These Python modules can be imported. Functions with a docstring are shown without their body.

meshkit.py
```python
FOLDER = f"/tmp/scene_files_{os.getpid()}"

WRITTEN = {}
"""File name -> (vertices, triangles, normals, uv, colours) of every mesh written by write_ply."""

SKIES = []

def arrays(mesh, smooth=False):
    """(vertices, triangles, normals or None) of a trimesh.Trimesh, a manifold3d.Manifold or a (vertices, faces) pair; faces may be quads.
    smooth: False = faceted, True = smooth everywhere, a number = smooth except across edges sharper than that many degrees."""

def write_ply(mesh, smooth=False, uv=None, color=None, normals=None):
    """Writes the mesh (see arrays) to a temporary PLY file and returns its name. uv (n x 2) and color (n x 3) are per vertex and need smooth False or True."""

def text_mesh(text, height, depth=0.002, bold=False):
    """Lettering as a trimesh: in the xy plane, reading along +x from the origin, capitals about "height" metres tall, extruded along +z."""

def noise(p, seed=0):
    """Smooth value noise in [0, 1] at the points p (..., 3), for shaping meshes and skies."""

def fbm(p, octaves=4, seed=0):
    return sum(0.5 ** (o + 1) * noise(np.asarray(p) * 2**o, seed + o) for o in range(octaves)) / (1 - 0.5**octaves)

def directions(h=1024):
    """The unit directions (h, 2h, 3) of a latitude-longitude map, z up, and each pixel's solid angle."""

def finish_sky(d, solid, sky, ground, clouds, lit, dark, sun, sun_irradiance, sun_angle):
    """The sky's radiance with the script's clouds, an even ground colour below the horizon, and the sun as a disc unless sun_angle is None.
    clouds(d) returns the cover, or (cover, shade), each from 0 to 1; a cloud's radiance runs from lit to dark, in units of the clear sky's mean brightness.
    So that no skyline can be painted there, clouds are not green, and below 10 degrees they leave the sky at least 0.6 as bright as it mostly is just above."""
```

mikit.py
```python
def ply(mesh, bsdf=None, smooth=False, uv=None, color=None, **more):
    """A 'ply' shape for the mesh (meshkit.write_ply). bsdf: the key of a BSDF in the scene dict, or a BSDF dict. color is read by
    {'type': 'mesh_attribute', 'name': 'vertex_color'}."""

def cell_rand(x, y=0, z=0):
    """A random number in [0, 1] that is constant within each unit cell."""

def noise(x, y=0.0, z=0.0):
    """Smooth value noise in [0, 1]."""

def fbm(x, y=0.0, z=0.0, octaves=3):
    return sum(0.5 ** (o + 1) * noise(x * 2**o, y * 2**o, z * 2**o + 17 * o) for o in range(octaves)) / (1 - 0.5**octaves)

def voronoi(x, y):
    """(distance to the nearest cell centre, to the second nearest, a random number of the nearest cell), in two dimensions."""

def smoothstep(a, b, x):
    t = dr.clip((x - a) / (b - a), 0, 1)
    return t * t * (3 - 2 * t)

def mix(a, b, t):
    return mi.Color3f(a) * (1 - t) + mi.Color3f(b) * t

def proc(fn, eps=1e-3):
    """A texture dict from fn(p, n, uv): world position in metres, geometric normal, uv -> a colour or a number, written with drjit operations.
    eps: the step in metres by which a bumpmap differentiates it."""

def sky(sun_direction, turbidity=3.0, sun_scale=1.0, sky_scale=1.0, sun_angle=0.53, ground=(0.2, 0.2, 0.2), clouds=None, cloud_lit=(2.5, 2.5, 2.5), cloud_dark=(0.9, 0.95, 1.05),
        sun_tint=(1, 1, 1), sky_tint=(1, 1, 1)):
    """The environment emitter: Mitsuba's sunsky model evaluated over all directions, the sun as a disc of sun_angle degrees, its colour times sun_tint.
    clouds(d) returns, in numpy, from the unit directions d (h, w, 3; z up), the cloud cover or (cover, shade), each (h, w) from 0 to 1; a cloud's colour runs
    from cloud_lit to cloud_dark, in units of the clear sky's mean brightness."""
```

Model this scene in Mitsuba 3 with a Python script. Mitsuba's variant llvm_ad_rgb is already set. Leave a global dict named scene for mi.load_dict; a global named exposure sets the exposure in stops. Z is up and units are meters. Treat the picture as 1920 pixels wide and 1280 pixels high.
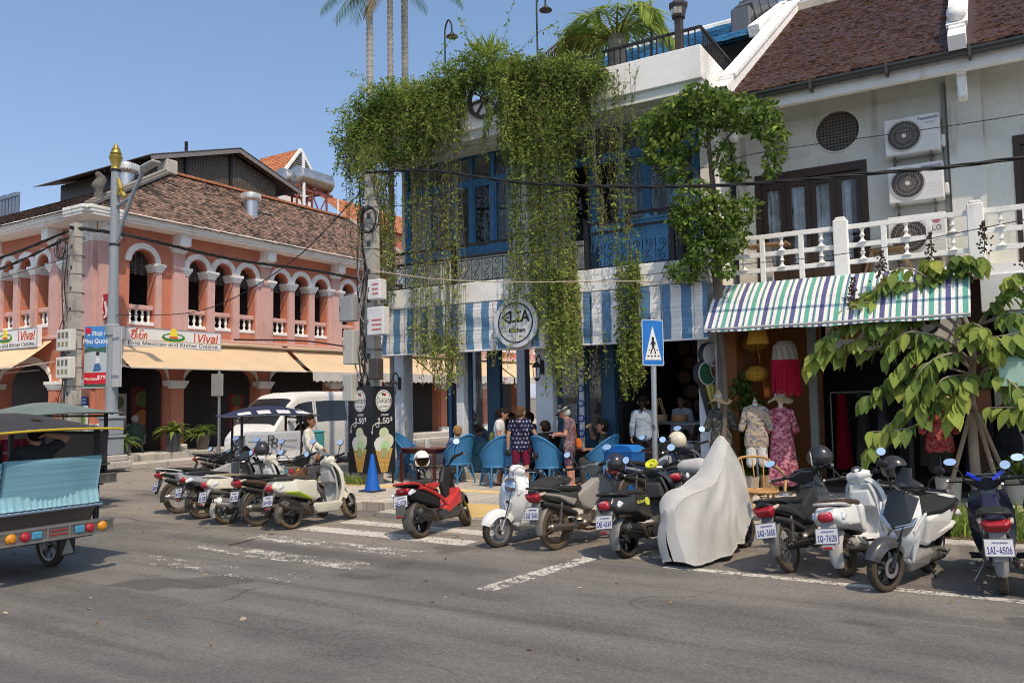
import math, random
import numpy as np
import trimesh, shapely
import manifold3d as m3
from shapely.geometry import Polygon, Point, LineString, box as sbox
from shapely.ops import unary_union
import mitsuba as mi, drjit as dr
import mikit, meshkit
from mikit import proc, noise, fbm, voronoi, cell_rand, smoothstep, mix

T = mi.ScalarTransform4f
rng = np.random.default_rng(7)
scene, labels = {'type': 'scene'}, {}

# ------------------------------------------------------------------ camera, sky, exposure
# X runs along the cafe front (right), Y into the block, z up; metres
PSI, TILT, ROLL = math.radians(121.52), math.radians(4.03), math.radians(-1.007)
F0 = np.array([math.cos(PSI), math.sin(PSI), 0])
R0 = np.array([math.sin(PSI), -math.cos(PSI), 0])
F = F0 * math.cos(TILT) + np.array([0, 0, math.sin(TILT)])
U = -F0 * math.sin(TILT) + np.array([0, 0, math.cos(TILT)])
UP = -R0 * math.sin(ROLL) + U * math.cos(ROLL)
EYE = np.array([0, 0, 1.95])
scene['camera'] = {'type': 'perspective', 'fov': math.degrees(2 * math.atan(960 / 1510)), 'fov_axis': 'x', 'near_clip': 0.1, 'far_clip': 3000.0,
                   'to_world': T().look_at(origin=EYE.tolist(), target=(EYE + F).tolist(), up=UP.tolist())}
exposure = 1.2
scene['sky'] = mikit.sky([0.80, -0.60, 1.38], turbidity=5.0, sky_scale=2.1, sky_tint=(1.05, 1.01, 0.97), ground=(0.16, 0.15, 0.14), sun_tint=(1.0, 0.99, 0.97))

# ------------------------------------------------------------------ materials
def f_code(p, n, uv):
    # uv.x: a colour as one whole number (square roots of r, g, b in 8 bits each), uv.y: how light it is there
    i = mi.Int32(dr.round(uv.x)); c = mi.Color3f(mi.Float((i >> 16) & 255), mi.Float((i >> 8) & 255), mi.Float(i & 255)) / 255.0
    return c * c * uv.y
VC = proc(f_code)
def pack(c):
    q = np.clip(np.round(np.sqrt(np.clip(c, 0, 1)) * 255), 3, 252); return q[..., 0] * 65536 + q[..., 1] * 256 + q[..., 2]
def two(b): return {'type': 'twosided', 'bsdf': b}
def prin(**k): return two({'type': 'principled', **k})
scene['matte'] = prin(base_color=VC, roughness=0.85, specular=0.2)
scene['paint'] = prin(base_color=VC, roughness=0.5, specular=0.4)
scene['gloss'] = prin(base_color=VC, roughness=0.22, specular=0.5, clearcoat=0.7, clearcoat_gloss=0.92)
scene['metal'] = prin(base_color=VC, roughness=0.38, metallic=0.85)
scene['chrome'] = prin(base_color=VC, roughness=0.12, metallic=1.0)
scene['cloth'] = prin(base_color=VC, roughness=0.95, specular=0.1, sheen=0.3)
scene['leaf'] = {'type': 'principledthin', 'base_color': VC, 'roughness': 0.45, 'diff_trans': 0.9, 'spec_trans': 0.0}
scene['glass'] = {'type': 'thindielectric', 'int_ior': 1.5}
def rgb(*c): return {'type': 'rgb', 'value': list(c)}

def f_asphalt(p, n, uv):
    fine = fbm(p.x * 60, p.y * 60, 0, 2)
    mid = fbm(p.x * 0.9, p.y * 2.2, 1.3, 3)
    big = fbm(p.x * 0.22, p.y * 0.35, 4.1, 3)
    c = mix((0.102, 0.099, 0.096), (0.148, 0.142, 0.135), smoothstep(0.3, 0.72, mid))
    # dusty margin by the kerb where the bikes stand
    dust = smoothstep(7.0, 10.2, p.y + 1.6 * (mid - 0.5)) * smoothstep(0.28, 0.62, big + 0.25 * (mid - 0.5))
    c = mix(c, (0.235, 0.205, 0.172), 0.8 * dust)
    track = fbm(p.x * 0.13 + 3, p.y * 4.5, 7.7, 3)
    c = mix(c, (0.175, 0.166, 0.154), 0.55 * smoothstep(0.5, 0.75, track)); c = mix(c, (0.078, 0.074, 0.07), 0.5 * smoothstep(0.42, 0.25, track))
    tar = smoothstep(0.70, 0.76, fbm(p.x * 0.8 + 9, p.y * 1.1, 2.2, 3))
    c = mix(c, (0.06, 0.057, 0.055), 0.6 * tar)
    cr = dr.abs(fbm(p.x * 0.55, p.y * 0.55, 9.4, 3) - 0.5)
    c = mix(c, (0.05, 0.047, 0.045), 0.6 * smoothstep(0.006, 0.001, cr) * smoothstep(0.4, 0.6, big))
    return c * (0.72 + 0.56 * fine)
def h_asphalt(p, n, uv): return noise(p.x * 90, p.y * 90)
def asphalt_like(fn, rough=0.9, bump=0.006, h=h_asphalt):
    return two({'type': 'bumpmap', 'arbitrary': proc(h, 0.004), 'scale': bump, 'bsdf': {'type': 'principled', 'base_color': proc(fn), 'roughness': rough, 'specular': 0.25}})
def f_stripe(p, n, uv):
    wear = fbm(p.x * 5, p.y * 9, 3.3, 3)
    fine = noise(p.x * 45, p.y * 45)
    k = smoothstep(uv.x * 0.62 - 0.06, uv.x * 0.62 + 0.26, wear + 0.5 * (fine - 0.5)) * 0.9
    return mix(f_asphalt(p, n, uv), mi.Color3f(0.50, 0.48, 0.44) * (0.8 + 0.35 * fine), k)
scene['road_paint'] = asphalt_like(f_stripe, 0.8, 0.004)
def f_paving(p, n, uv):
    a, b = p.x * 3.333, p.y * 3.333
    g = dr.minimum(dr.minimum(a - dr.floor(a), 1 - (a - dr.floor(a))), dr.minimum(b - dr.floor(b), 1 - (b - dr.floor(b))))
    r = cell_rand(dr.floor(a), dr.floor(b), 5)
    m = fbm(p.x * 1.3, p.y * 1.3, 0.5, 3)
    c = mix((0.30, 0.275, 0.24), (0.44, 0.405, 0.355), 0.45 * r + 0.7 * smoothstep(0.3, 0.7, m))
    c = mix((0.2, 0.18, 0.155), c, smoothstep(0.0, 0.05, g))
    st = smoothstep(0.62, 0.72, fbm(p.x * 2.1, p.y * 2.1, 8.5, 3))
    return mix(c, (0.2, 0.18, 0.16), 0.55 * st) * (0.8 + 0.4 * noise(p.x * 50, p.y * 50))
def h_paving(p, n, uv):
    a, b = p.x * 3.333, p.y * 3.333
    g = dr.minimum(dr.minimum(a - dr.floor(a), 1 - (a - dr.floor(a))), dr.minimum(b - dr.floor(b), 1 - (b - dr.floor(b))))
    return smoothstep(0.0, 0.05, g) * 0.8 + 0.5 * noise(p.x * 60, p.y * 60)
scene['paving'] = asphalt_like(f_paving, 0.85, 0.006, h_paving)
def weather(p, base, dirt, amt):
    """Plaster: blotches, rain streaks and grain."""
    h = p.x + p.y
    blot = fbm(p.x * 1.1, p.y * 1.1, p.z * 1.1, 3)
    streak = fbm(h * 7.0, 0.0, p.z * 0.6, 2)
    k = amt * (0.6 * smoothstep(0.5, 0.78, blot) + 0.8 * smoothstep(0.6, 0.82, streak) * smoothstep(0.35, 0.65, blot))
    return mix(base, dirt, dr.clip(k, 0, 1)) * (0.93 + 0.14 * noise(p.x * 40, p.y * 40, p.z * 40))
PLASTER = {'plaster_white': ((0.83, 0.83, 0.81), (0.45, 0.43, 0.38), 0.5), 'plaster_grey': ((0.63, 0.64, 0.60), (0.36, 0.35, 0.31), 0.75), 'plaster_salmon': ((0.56, 0.215, 0.14), (0.36, 0.16, 0.12), 0.65),
           'plaster_pink': ((0.60, 0.375, 0.345), (0.42, 0.26, 0.24), 0.65), 'concrete': ((0.44, 0.42, 0.38), (0.22, 0.20, 0.18), 0.9)}
def f_plaster(p, n, uv):
    base, dirt, amt = mi.Color3f(0), mi.Color3f(0), mi.Float(0)
    for i, (b, d, a) in enumerate(PLASTER.values()):
        on = dr.abs(uv.x - i) < 0.4
        base, dirt, amt = dr.select(on, mi.Color3f(b), base), dr.select(on, mi.Color3f(d), dirt), dr.select(on, mi.Float(a), amt)
    return weather(p, base, dirt, amt)
scene['plaster'] = prin(base_color=proc(f_plaster), roughness=0.82, specular=0.2)

# ------------------------------------------------------------------ helpers
used = {}
def uniq(k):
    if k not in used:
        used[k] = 0
        return k
    used[k] += 1
    return f'{k}_{used[k]:03d}'
def thing(name, label, cat, group=None, kind=None):
    k = uniq(name)
    labels[k] = {'label': label, 'category': cat}
    if group: labels[k]['group'] = group
    if kind: labels[k]['kind'] = kind
    return k
def setting(name):
    k = uniq(name)
    labels[k] = {'kind': 'structure'}
    return k
cat = trimesh.util.concatenate
def tm(x):
    if isinstance(x, (list, tuple)):
        return cat([tm(a) for a in x])
    if isinstance(x, m3.Manifold):
        m = x.to_mesh()
        return trimesh.Trimesh(np.array(m.vert_properties[:, :3], float), np.array(m.tri_verts), process=False)
    return x
def put(key, mesh, mat='paint', col=(0.5, 0.5, 0.5), smooth=False, var=0.0, M=None, uv=None):
    """Writes one shape entry. col: one colour, or one per vertex (smooth False/True), or a function of the vertices."""
    mesh = tm(mesh)
    if M is not None:
        mesh = mesh.copy(); mesh.apply_transform(M)
    code = list(PLASTER).index(mat) if mat in PLASTER else None
    if mat == 'wood_dark': mat, col, var = 'paint', (0.042, 0.024, 0.018), 0.5
    if mat == 'tactile': mat, col, var = 'matte', (0.5, 0.36, 0.15), 0.5
    if mat == 'asphalt': mat, code = 'road_paint', 9
    if not len(mesh.faces): raise ValueError('empty ' + key)
    if smooth not in (False, True):
        mesh = trimesh.graph.smooth_shade(mesh, angle=np.radians(smooth), facet_minarea=None); smooth = True
    v, f, n = meshkit.arrays(mesh, bool(smooth))
    if mat == 'glass': uv = None
    elif code is not None: mat, uv = ('plaster' if mat in PLASTER else mat), np.tile([code, 0.0], (len(v), 1))
    elif uv is None:
        c = col(v) if callable(col) else np.asarray(col, float)
        b = 1 + var * (meshkit.fbm(v * 3.1 + 11, 4) - 0.5) * 2 if var else np.ones(len(v))
        if c.ndim == 1: u = np.full(len(v), pack(c))
        else:
            u = pack(c)
            if (u[f] != u[f[:, :1]]).any():      # a colour of its own for every face
                u, b, n = np.repeat(pack(c[f].mean(1)), 3), b[f].ravel(), None if n is None else n[f].reshape(-1, 3)
                v, f = v[f].reshape(-1, 3), np.arange(f.size).reshape(-1, 3)
        uv = np.column_stack([u, b])
    path = meshkit.write_ply((v, f), False, uv, None, n)
    scene[key] = {'type': 'ply', 'filename': path, 'face_normals': n is None, 'bsdf': {'type': 'ref', 'id': mat}}
    return key
def part(parent, name, mesh, mat='paint', col=(0.5, 0.5, 0.5), smooth=False, label=None, kind=None, **k):
    key = uniq(parent + '__' + name)
    put(key, mesh, mat, col, smooth, **k)
    if label or kind:
        labels[key] = {}
        if label: labels[key]['label'] = label
        if kind: labels[key]['kind'] = kind
    return key
def bx(x0, x1, y0, y1, z0, z1, b=0.0):
    """A box, its edges bevelled by b."""
    x0, x1, y0, y1, z0, z1 = min(x0, x1), max(x0, x1), min(y0, y1), max(y0, y1), min(z0, z1), max(z0, z1)
    c, h = np.array([(x0 + x1) / 2, (y0 + y1) / 2, (z0 + z1) / 2]), np.array([(x1 - x0) / 2, (y1 - y0) / 2, (z1 - z0) / 2])
    if b <= 0:
        m = trimesh.creation.box(extents=2 * h); m.apply_translation(c); return m
    b = min(b, h.min() * 0.9)
    s = np.array([[a, d, e] for a in (-1, 1) for d in (-1, 1) for e in (-1, 1)], float)
    p = np.vstack([s * (h - np.array(q) * b) for q in ((0, 1, 1), (1, 0, 1), (1, 1, 0))]) + c
    return tm(m3.Manifold.hull_points(p))
def bar(a, b, w, h=None, up=(0, 0, 1), ext=0.0):
    """A square bar from a to b, w wide and h high."""
    a, b = np.array(a, float), np.array(b, float); d = b - a; L = np.linalg.norm(d); d /= L
    up = np.array(up, float)
    if abs(d @ up) > 0.98: up = np.array([1.0, 0, 0])
    s = np.cross(d, up); s /= np.linalg.norm(s); u = np.cross(s, d)
    m = trimesh.creation.box(extents=[L + 2 * ext, w, h or w])
    M = np.eye(4); M[:3, 0], M[:3, 1], M[:3, 2], M[:3, 3] = d, -s, u, (a + b) / 2
    m.apply_transform(M); return m
def tube(pts, r, n=8, caps=True):
    p = np.array(pts, float); k = len(p); r = np.broadcast_to(np.asarray(r, float), (k,))
    t = np.gradient(p, axis=0) if k > 2 else np.repeat((p[1] - p[0])[None], 2, 0)
    t /= np.linalg.norm(t, axis=1, keepdims=True) + 1e-12
    a = np.cross(t[0], [0, 0, 1.0] if abs(t[0, 2]) < 0.9 else [1.0, 0, 0]); a /= np.linalg.norm(a)
    A = []
    for i in range(k):
        a = a - t[i] * (a @ t[i]); a /= np.linalg.norm(a) + 1e-12; A.append(a)
    A = np.array(A); B = np.cross(t, A); g = np.arange(n) * 2 * np.pi / n
    v = (p[:, None] + r[:, None, None] * (np.cos(g)[None, :, None] * A[:, None] + np.sin(g)[None, :, None] * B[:, None])).reshape(-1, 3)
    i, j = np.meshgrid(np.arange(k - 1), np.arange(n), indexing='ij'); j2 = (j + 1) % n
    q = np.stack([i * n + j, i * n + j2, (i + 1) * n + j2, (i + 1) * n + j], -1).reshape(-1, 4)
    f = np.vstack([q[:, [0, 1, 2]], q[:, [0, 2, 3]]])
    if caps:
        e = np.arange(1, n - 1)
        f = np.vstack([f, np.stack([e * 0, e + 1, e], 1), np.stack([e * 0, e, e + 1], 1) + (k - 1) * n])
    return trimesh.Trimesh(v, f, process=False)
def curve(pts, n=16):
    """Catmull-Rom through the points."""
    p = np.array(pts, float); p = np.vstack([2 * p[0] - p[1], p, 2 * p[-1] - p[-2]]); out = []
    segs = len(p) - 3
    for s in range(segs):
        t = np.linspace(0, 1, max(2, n // segs + 1), endpoint=False)[:, None]
        a, b, c, d = p[s:s + 4]
        out.append(0.5 * (2 * b + (c - a) * t + (2 * a - 5 * b + 4 * c - d) * t**2 + (3 * b - a - 3 * c + d) * t**3))
    return np.vstack(out + [p[-2][None]])
def lathe(prof, n=20, M=None):
    """(r, z) profile about z."""
    pr = np.array(prof, float); k = len(pr); g = np.arange(n) * 2 * np.pi / n
    v = np.stack([pr[:, :1] * np.cos(g), pr[:, :1] * np.sin(g), np.repeat(pr[:, 1:], n, 1)], -1).reshape(-1, 3)
    i, j = np.meshgrid(np.arange(k - 1), np.arange(n), indexing='ij'); j2 = (j + 1) % n
    q = np.stack([i * n + j, i * n + j2, (i + 1) * n + j2, (i + 1) * n + j], -1).reshape(-1, 4)
    m = trimesh.Trimesh(v, np.vstack([q[:, [0, 1, 2]], q[:, [0, 2, 3]]]), process=False)
    m.update_faces(m.area_faces > 1e-12)
    if M is not None: m.apply_transform(M)
    return m
def prism(poly, z0, z1):
    """A shapely polygon (or its points) extruded along z."""
    if not hasattr(poly, 'geom_type'): poly = Polygon(poly)
    if not poly.is_valid: poly = poly.buffer(0)
    ms = [trimesh.creation.extrude_polygon(g, z1 - z0, engine='earcut') for g in getattr(poly, 'geoms', [poly]) if g.area > 1e-9]
    m = cat(ms); m.apply_translation([0, 0, z0]); return m
SPH = trimesh.creation.icosphere(2).vertices
SPL = trimesh.creation.icosphere(1).vertices
def hull(balls, fine=False):
    """The convex hull of balls (x, y, z, r)."""
    s = SPH if fine else SPL
    return m3.Manifold.hull_points(np.vstack([s * b[3] + np.array(b[:3]) for b in balls]))
def chain(balls, fine=False):
    """Hulls of consecutive balls, united."""
    return m3.Manifold.batch_boolean([hull(balls[i:i + 2], fine) for i in range(len(balls) - 1)], m3.OpType.Add)
def sym(balls): return [b for x, y, z, r in balls for b in ((x, y, z, r), (x, -y, z, r))]
def union(ms): return m3.Manifold.batch_boolean(list(ms), m3.OpType.Add)
def grid_mesh(P, thick=0.0, wrap=False):
    """A sheet from an (a, b, 3) grid of points; thick gives it a back and edges."""
    P = np.asarray(P, float); a, b = P.shape[:2]
    i, j = np.meshgrid(np.arange(a - 1), np.arange(b if wrap else b - 1), indexing='ij'); j2 = (j + 1) % b
    q = np.stack([i * b + j, i * b + j2, (i + 1) * b + j2, (i + 1) * b + j], -1).reshape(-1, 4)
    f = np.vstack([q[:, [0, 1, 2]], q[:, [0, 2, 3]]]); v = P.reshape(-1, 3)
    if not thick: return trimesh.Trimesh(v, f, process=False)
    n = trimesh.Trimesh(v, f, process=False).vertex_normals
    N = len(v); edge = []
    for u, w in [(r * b, (r + 1) * b) for r in range(a - 1)] + [((r + 1) * b + b - 1, r * b + b - 1) for r in range(a - 1)] + [(c + 1, c) for c in range(b - 1)] + [((a - 1) * b + c, (a - 1) * b + c + 1) for c in range(b - 1)]:
        edge += [(u, w, w + N), (u, w + N, u + N)]
    return trimesh.Trimesh(np.vstack([v, v - n * thick]), np.vstack([f, f[:, ::-1] + N, np.array(edge)[:, ::-1]]), process=False)
def TR(x=0, y=0, z=0, rz=0.0, rx=0.0, ry=0.0, s=1.0):
    """Translation after rotations (degrees): x, then y, then z."""
    M = np.eye(4)
    for ang, ax in ((rx, 0), (ry, 1), (rz, 2)):
        c, q = math.cos(math.radians(ang)), math.sin(math.radians(ang)); R = np.eye(4); i, j = [(1, 2), (2, 0), (0, 1)][ax]
        R[i, i], R[i, j], R[j, i], R[j, j] = c, -q, q, c
        M = R @ M
    M[:3, :3] *= s; M[:3, 3] = (x, y, z); return M
def axes(o, x, y, z):
    M = np.eye(4); M[:3, 0], M[:3, 1], M[:3, 2], M[:3, 3] = x, y, z, o; return M
def moved(m, M):
    m = tm(m).copy(); m.apply_transform(M); return m
def on_front(x, y, z):   # sheet coordinates (right, up, out) to a wall facing -Y
    return axes((x, y, z), (1, 0, 0), (0, 0, 1), (0, -1, 0))
def on_side(x, y, z):    # to a wall facing +X: right runs along +Y
    return axes((x, y, z), (0, 1, 0), (0, 0, 1), (1, 0, 0))
def text(s, h, bold=False, depth=0.004, shear=0.0, center=True, squeeze=1.0):
    m = meshkit.text_mesh(s, h, depth, bold)
    if center: m.apply_translation([-m.bounds[:, 0].mean(), 0, 0])
    v = m.vertices; v[:, 0] = v[:, 0] * squeeze + shear * v[:, 1]; m.vertices = v
    return m
def stroke(pts, w, depth=0.004, n=24, smooth=True):
    """A drawn line as a flat raised band in the xy plane."""
    p = np.column_stack([np.array(pts, float), np.zeros(len(pts))])
    if smooth: p = curve(p, n)
    return prism(LineString(p[:, :2]).buffer(w / 2, 3), 0, depth)
def disc(r, depth, n=40, x=0, y=0): return prism(Point(x, y).buffer(r, n // 4), 0, depth)
def ring(r0, r1, depth, n=40, x=0, y=0): return prism(Point(x, y).buffer(r1, n // 4).difference(Point(x, y).buffer(r0, n // 4)), 0, depth)
WHITE, BLACK, DARK = (0.78, 0.78, 0.76), (0.012, 0.012, 0.013), (0.03, 0.03, 0.032)

# ================================================================== the ground
road = setting('road')
put(road, bx(-900, 900, -900, 900, -1.0, 0.0), 'asphalt')
def stripe(x0, x1, y0, y1, wear, rz=0.0):
    m = bx(-(x1 - x0) / 2, (x1 - x0) / 2, -(y1 - y0) / 2, (y1 - y0) / 2, 0.0, 0.004)
    m.apply_transform(TR((x0 + x1) / 2, (y0 + y1) / 2, 0, rz))
    part(road, 'painted_stripe', m, 'road_paint', uv=np.tile([wear, 0], (len(m.vertices), 1)))
stripe(-9.3, -6.25, 9.72, 10.06, 0.36)
stripe(-9.4, -6.3, 8.93, 9.3, 0.4)
stripe(-9.5, -6.5, 8.02, 8.4, 0.85)
stripe(-9.6, -6.6, 7.1, 7.5, 0.9)
stripe(-9.6, -6.7, 6.2, 6.6, 1.1)
stripe(-3.45, 6.0, 8.82, 8.95, 0.42)
stripe(-5.0 - 0.55, -4.1 + 0.55, 7.86, 8.08, 0.6, 83)
stripe(-4.15, -2.75, 9.55, 9.75, 0.6, 47)

def rounded(poly, r):
    return Polygon(poly).buffer(-r).buffer(r, 12)
def walk(name, poly, z, kerb_pts, skip=()):
    k = setting(name)
    m = prism(poly, -0.3, z)
    put(k, m, 'paving')
    # kerb stones, one by one
    L = LineString(kerb_pts); d = 0.0
    while d < L.length - 0.3:
        a, b = np.array(L.interpolate(d + 0.006).coords[0]), np.array(L.interpolate(min(d + 0.894, L.length)).coords[0])
        mid = (a + b) / 2
        if not any(x0 < mid[0] < x1 and y0 < mid[1] < y1 for x0, x1, y0, y1 in skip):
            ang = math.degrees(math.atan2(b[1] - a[1], b[0] - a[0])); n = np.linalg.norm(b - a)
            s = bx(-n / 2, n / 2, -0.05, 0.13, -0.2, z + 0.006 + rng.uniform(-0.004, 0.004), 0.015)
            s.apply_transform(TR(mid[0], mid[1], 0, ang + rng.uniform(-0.6, 0.6)))
            part(k, 'kerb_stone', s, 'concrete')
        d += 0.9
    return k
kerb_in = [(8.0, 11.05), (-12.0, 11.05)] + [(-12.0 - 1.3 * math.sin(a), 12.35 - 1.3 * math.cos(a)) for a in np.linspace(0.12, math.pi / 2, 8)] + [(-13.3, 40)]
ramp_hole = Polygon([(-9.6, 11.0), (-6.2, 11.0), (-6.6, 12.3), (-9.2, 12.3)])
sidewalk = walk('pavement', Polygon(kerb_in + [(8, 40)]).difference(Polygon([(-9.5, 10.9), (-6.3, 10.9), (-6.8, 12.2), (-9.2, 12.2)])), 0.15,
                [(x, y) for x, y in reversed([(x, y) for x, y in kerb_in])][::-1], skip=[(-9.6, -6.2, 10.8, 11.3)])
# the dropped kerb: a ramp with a tactile patch
rp = np.array([[[x0 + (x1 - x0) * t, y, z] for t in np.linspace(0, 1, 9)] for (x0, x1, y, z) in ((-9.5, -6.3, 10.88, 0.012), (-9.4, -6.45, 11.2, 0.045), (-9.32, -6.6, 11.6, 0.09), (-9.2, -6.8, 12.2, 0.15))])
part(sidewalk, 'ramp', grid_mesh(rp, 0.2), 'paving')
tp = np.array([[[x0 + (x1 - x0) * t, y, z + 0.004] for t in np.linspace(0, 1, 9)] for (x0, x1, y, z) in ((-8.95, -6.75, 10.98, 0.0225), (-8.95, -6.8, 11.2, 0.045), (-8.9, -6.9, 11.6, 0.09), (-8.8, -7.0, 11.85, 0.115))])
part(sidewalk, 'tactile_patch', grid_mesh(tp), 'tactile')
for x0, x1 in ((-12.4, -9.0), (-8.95, -5.8), (-5.75, -2.0), (-1.95, 2.5)):
    part(sidewalk, 'tactile_band', bx(x0, x1, 13.02, 13.32, 0.15, 0.154), 'tactile')
kerb_out = [(-60, 13.3), (-24.0, 13.3)] + [(-24.0 + 0.9 * math.sin(a), 14.2 - 0.9 * math.cos(a)) for a in np.linspace(0.15, math.pi / 2, 6)] + [(-23.1, 60)]
walk('pavement', Polygon(kerb_out + [(-60, 60)]), 0.13, kerb_out)
part(road, 'tar_seam', prism(LineString([(-9.34, 7.13), (-9.24, 7.53), (-9.31, 7.96), (-9.43, 8.45)]).buffer(0.035), 0, 0.003), 'matte', (0.045, 0.043, 0.042))

# ================================================================== the salmon corner building
SALMON, PINK, TRIM, CANVAS = (0.62, 0.21, 0.12), (0.62, 0.33, 0.29), (0.78, 0.76, 0.73), (0.62, 0.47, 0.31)
pink = thing('corner_building', 'two storey salmon pink corner building with white arches and a brown tiled roof', 'building')
LW = np.array([[-1, 0, 0, -25], [0, 0, -1, 15.05], [0, 1, 0, 0], [0, 0, 0, 1.0]])   # left wing: u runs along -X, out is -Y
RW = on_side(-25, 15.05, 0)
def arch_poly(c, r, z0, zs, n=18):
    a = np.linspace(0, math.pi, n)
    return Polygon([(c + r, z0), *[(c + r * math.cos(t), zs + r * math.sin(t)) for t in a], (c - r, z0)])
def half_ring(c, zs, r0, r1, n=18):
    a = np.linspace(0, math.pi, n)
    return Polygon([(c + r1 * math.cos(t), zs + r1 * math.sin(t)) for t in a] + [(c + r0 * math.cos(t), zs + r0 * math.sin(t)) for t in a[::-1]])
def capital(u0, u1, z0, z1, w0, w1):
    h = z1 - z0
    return cat([bx(u0 - 0.02, u1 + 0.02, z0, z0 + 0.3 * h, w0, w1 + 0.02), bx(u0 - 0.06, u1 + 0.06, z0 + 0.3 * h, z0 + 0.62 * h, w0, w1 + 0.06), bx(u0 - 0.1, u1 + 0.1, z0 + 0.62 * h, z1, w0, w1 + 0.1)])
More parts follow.
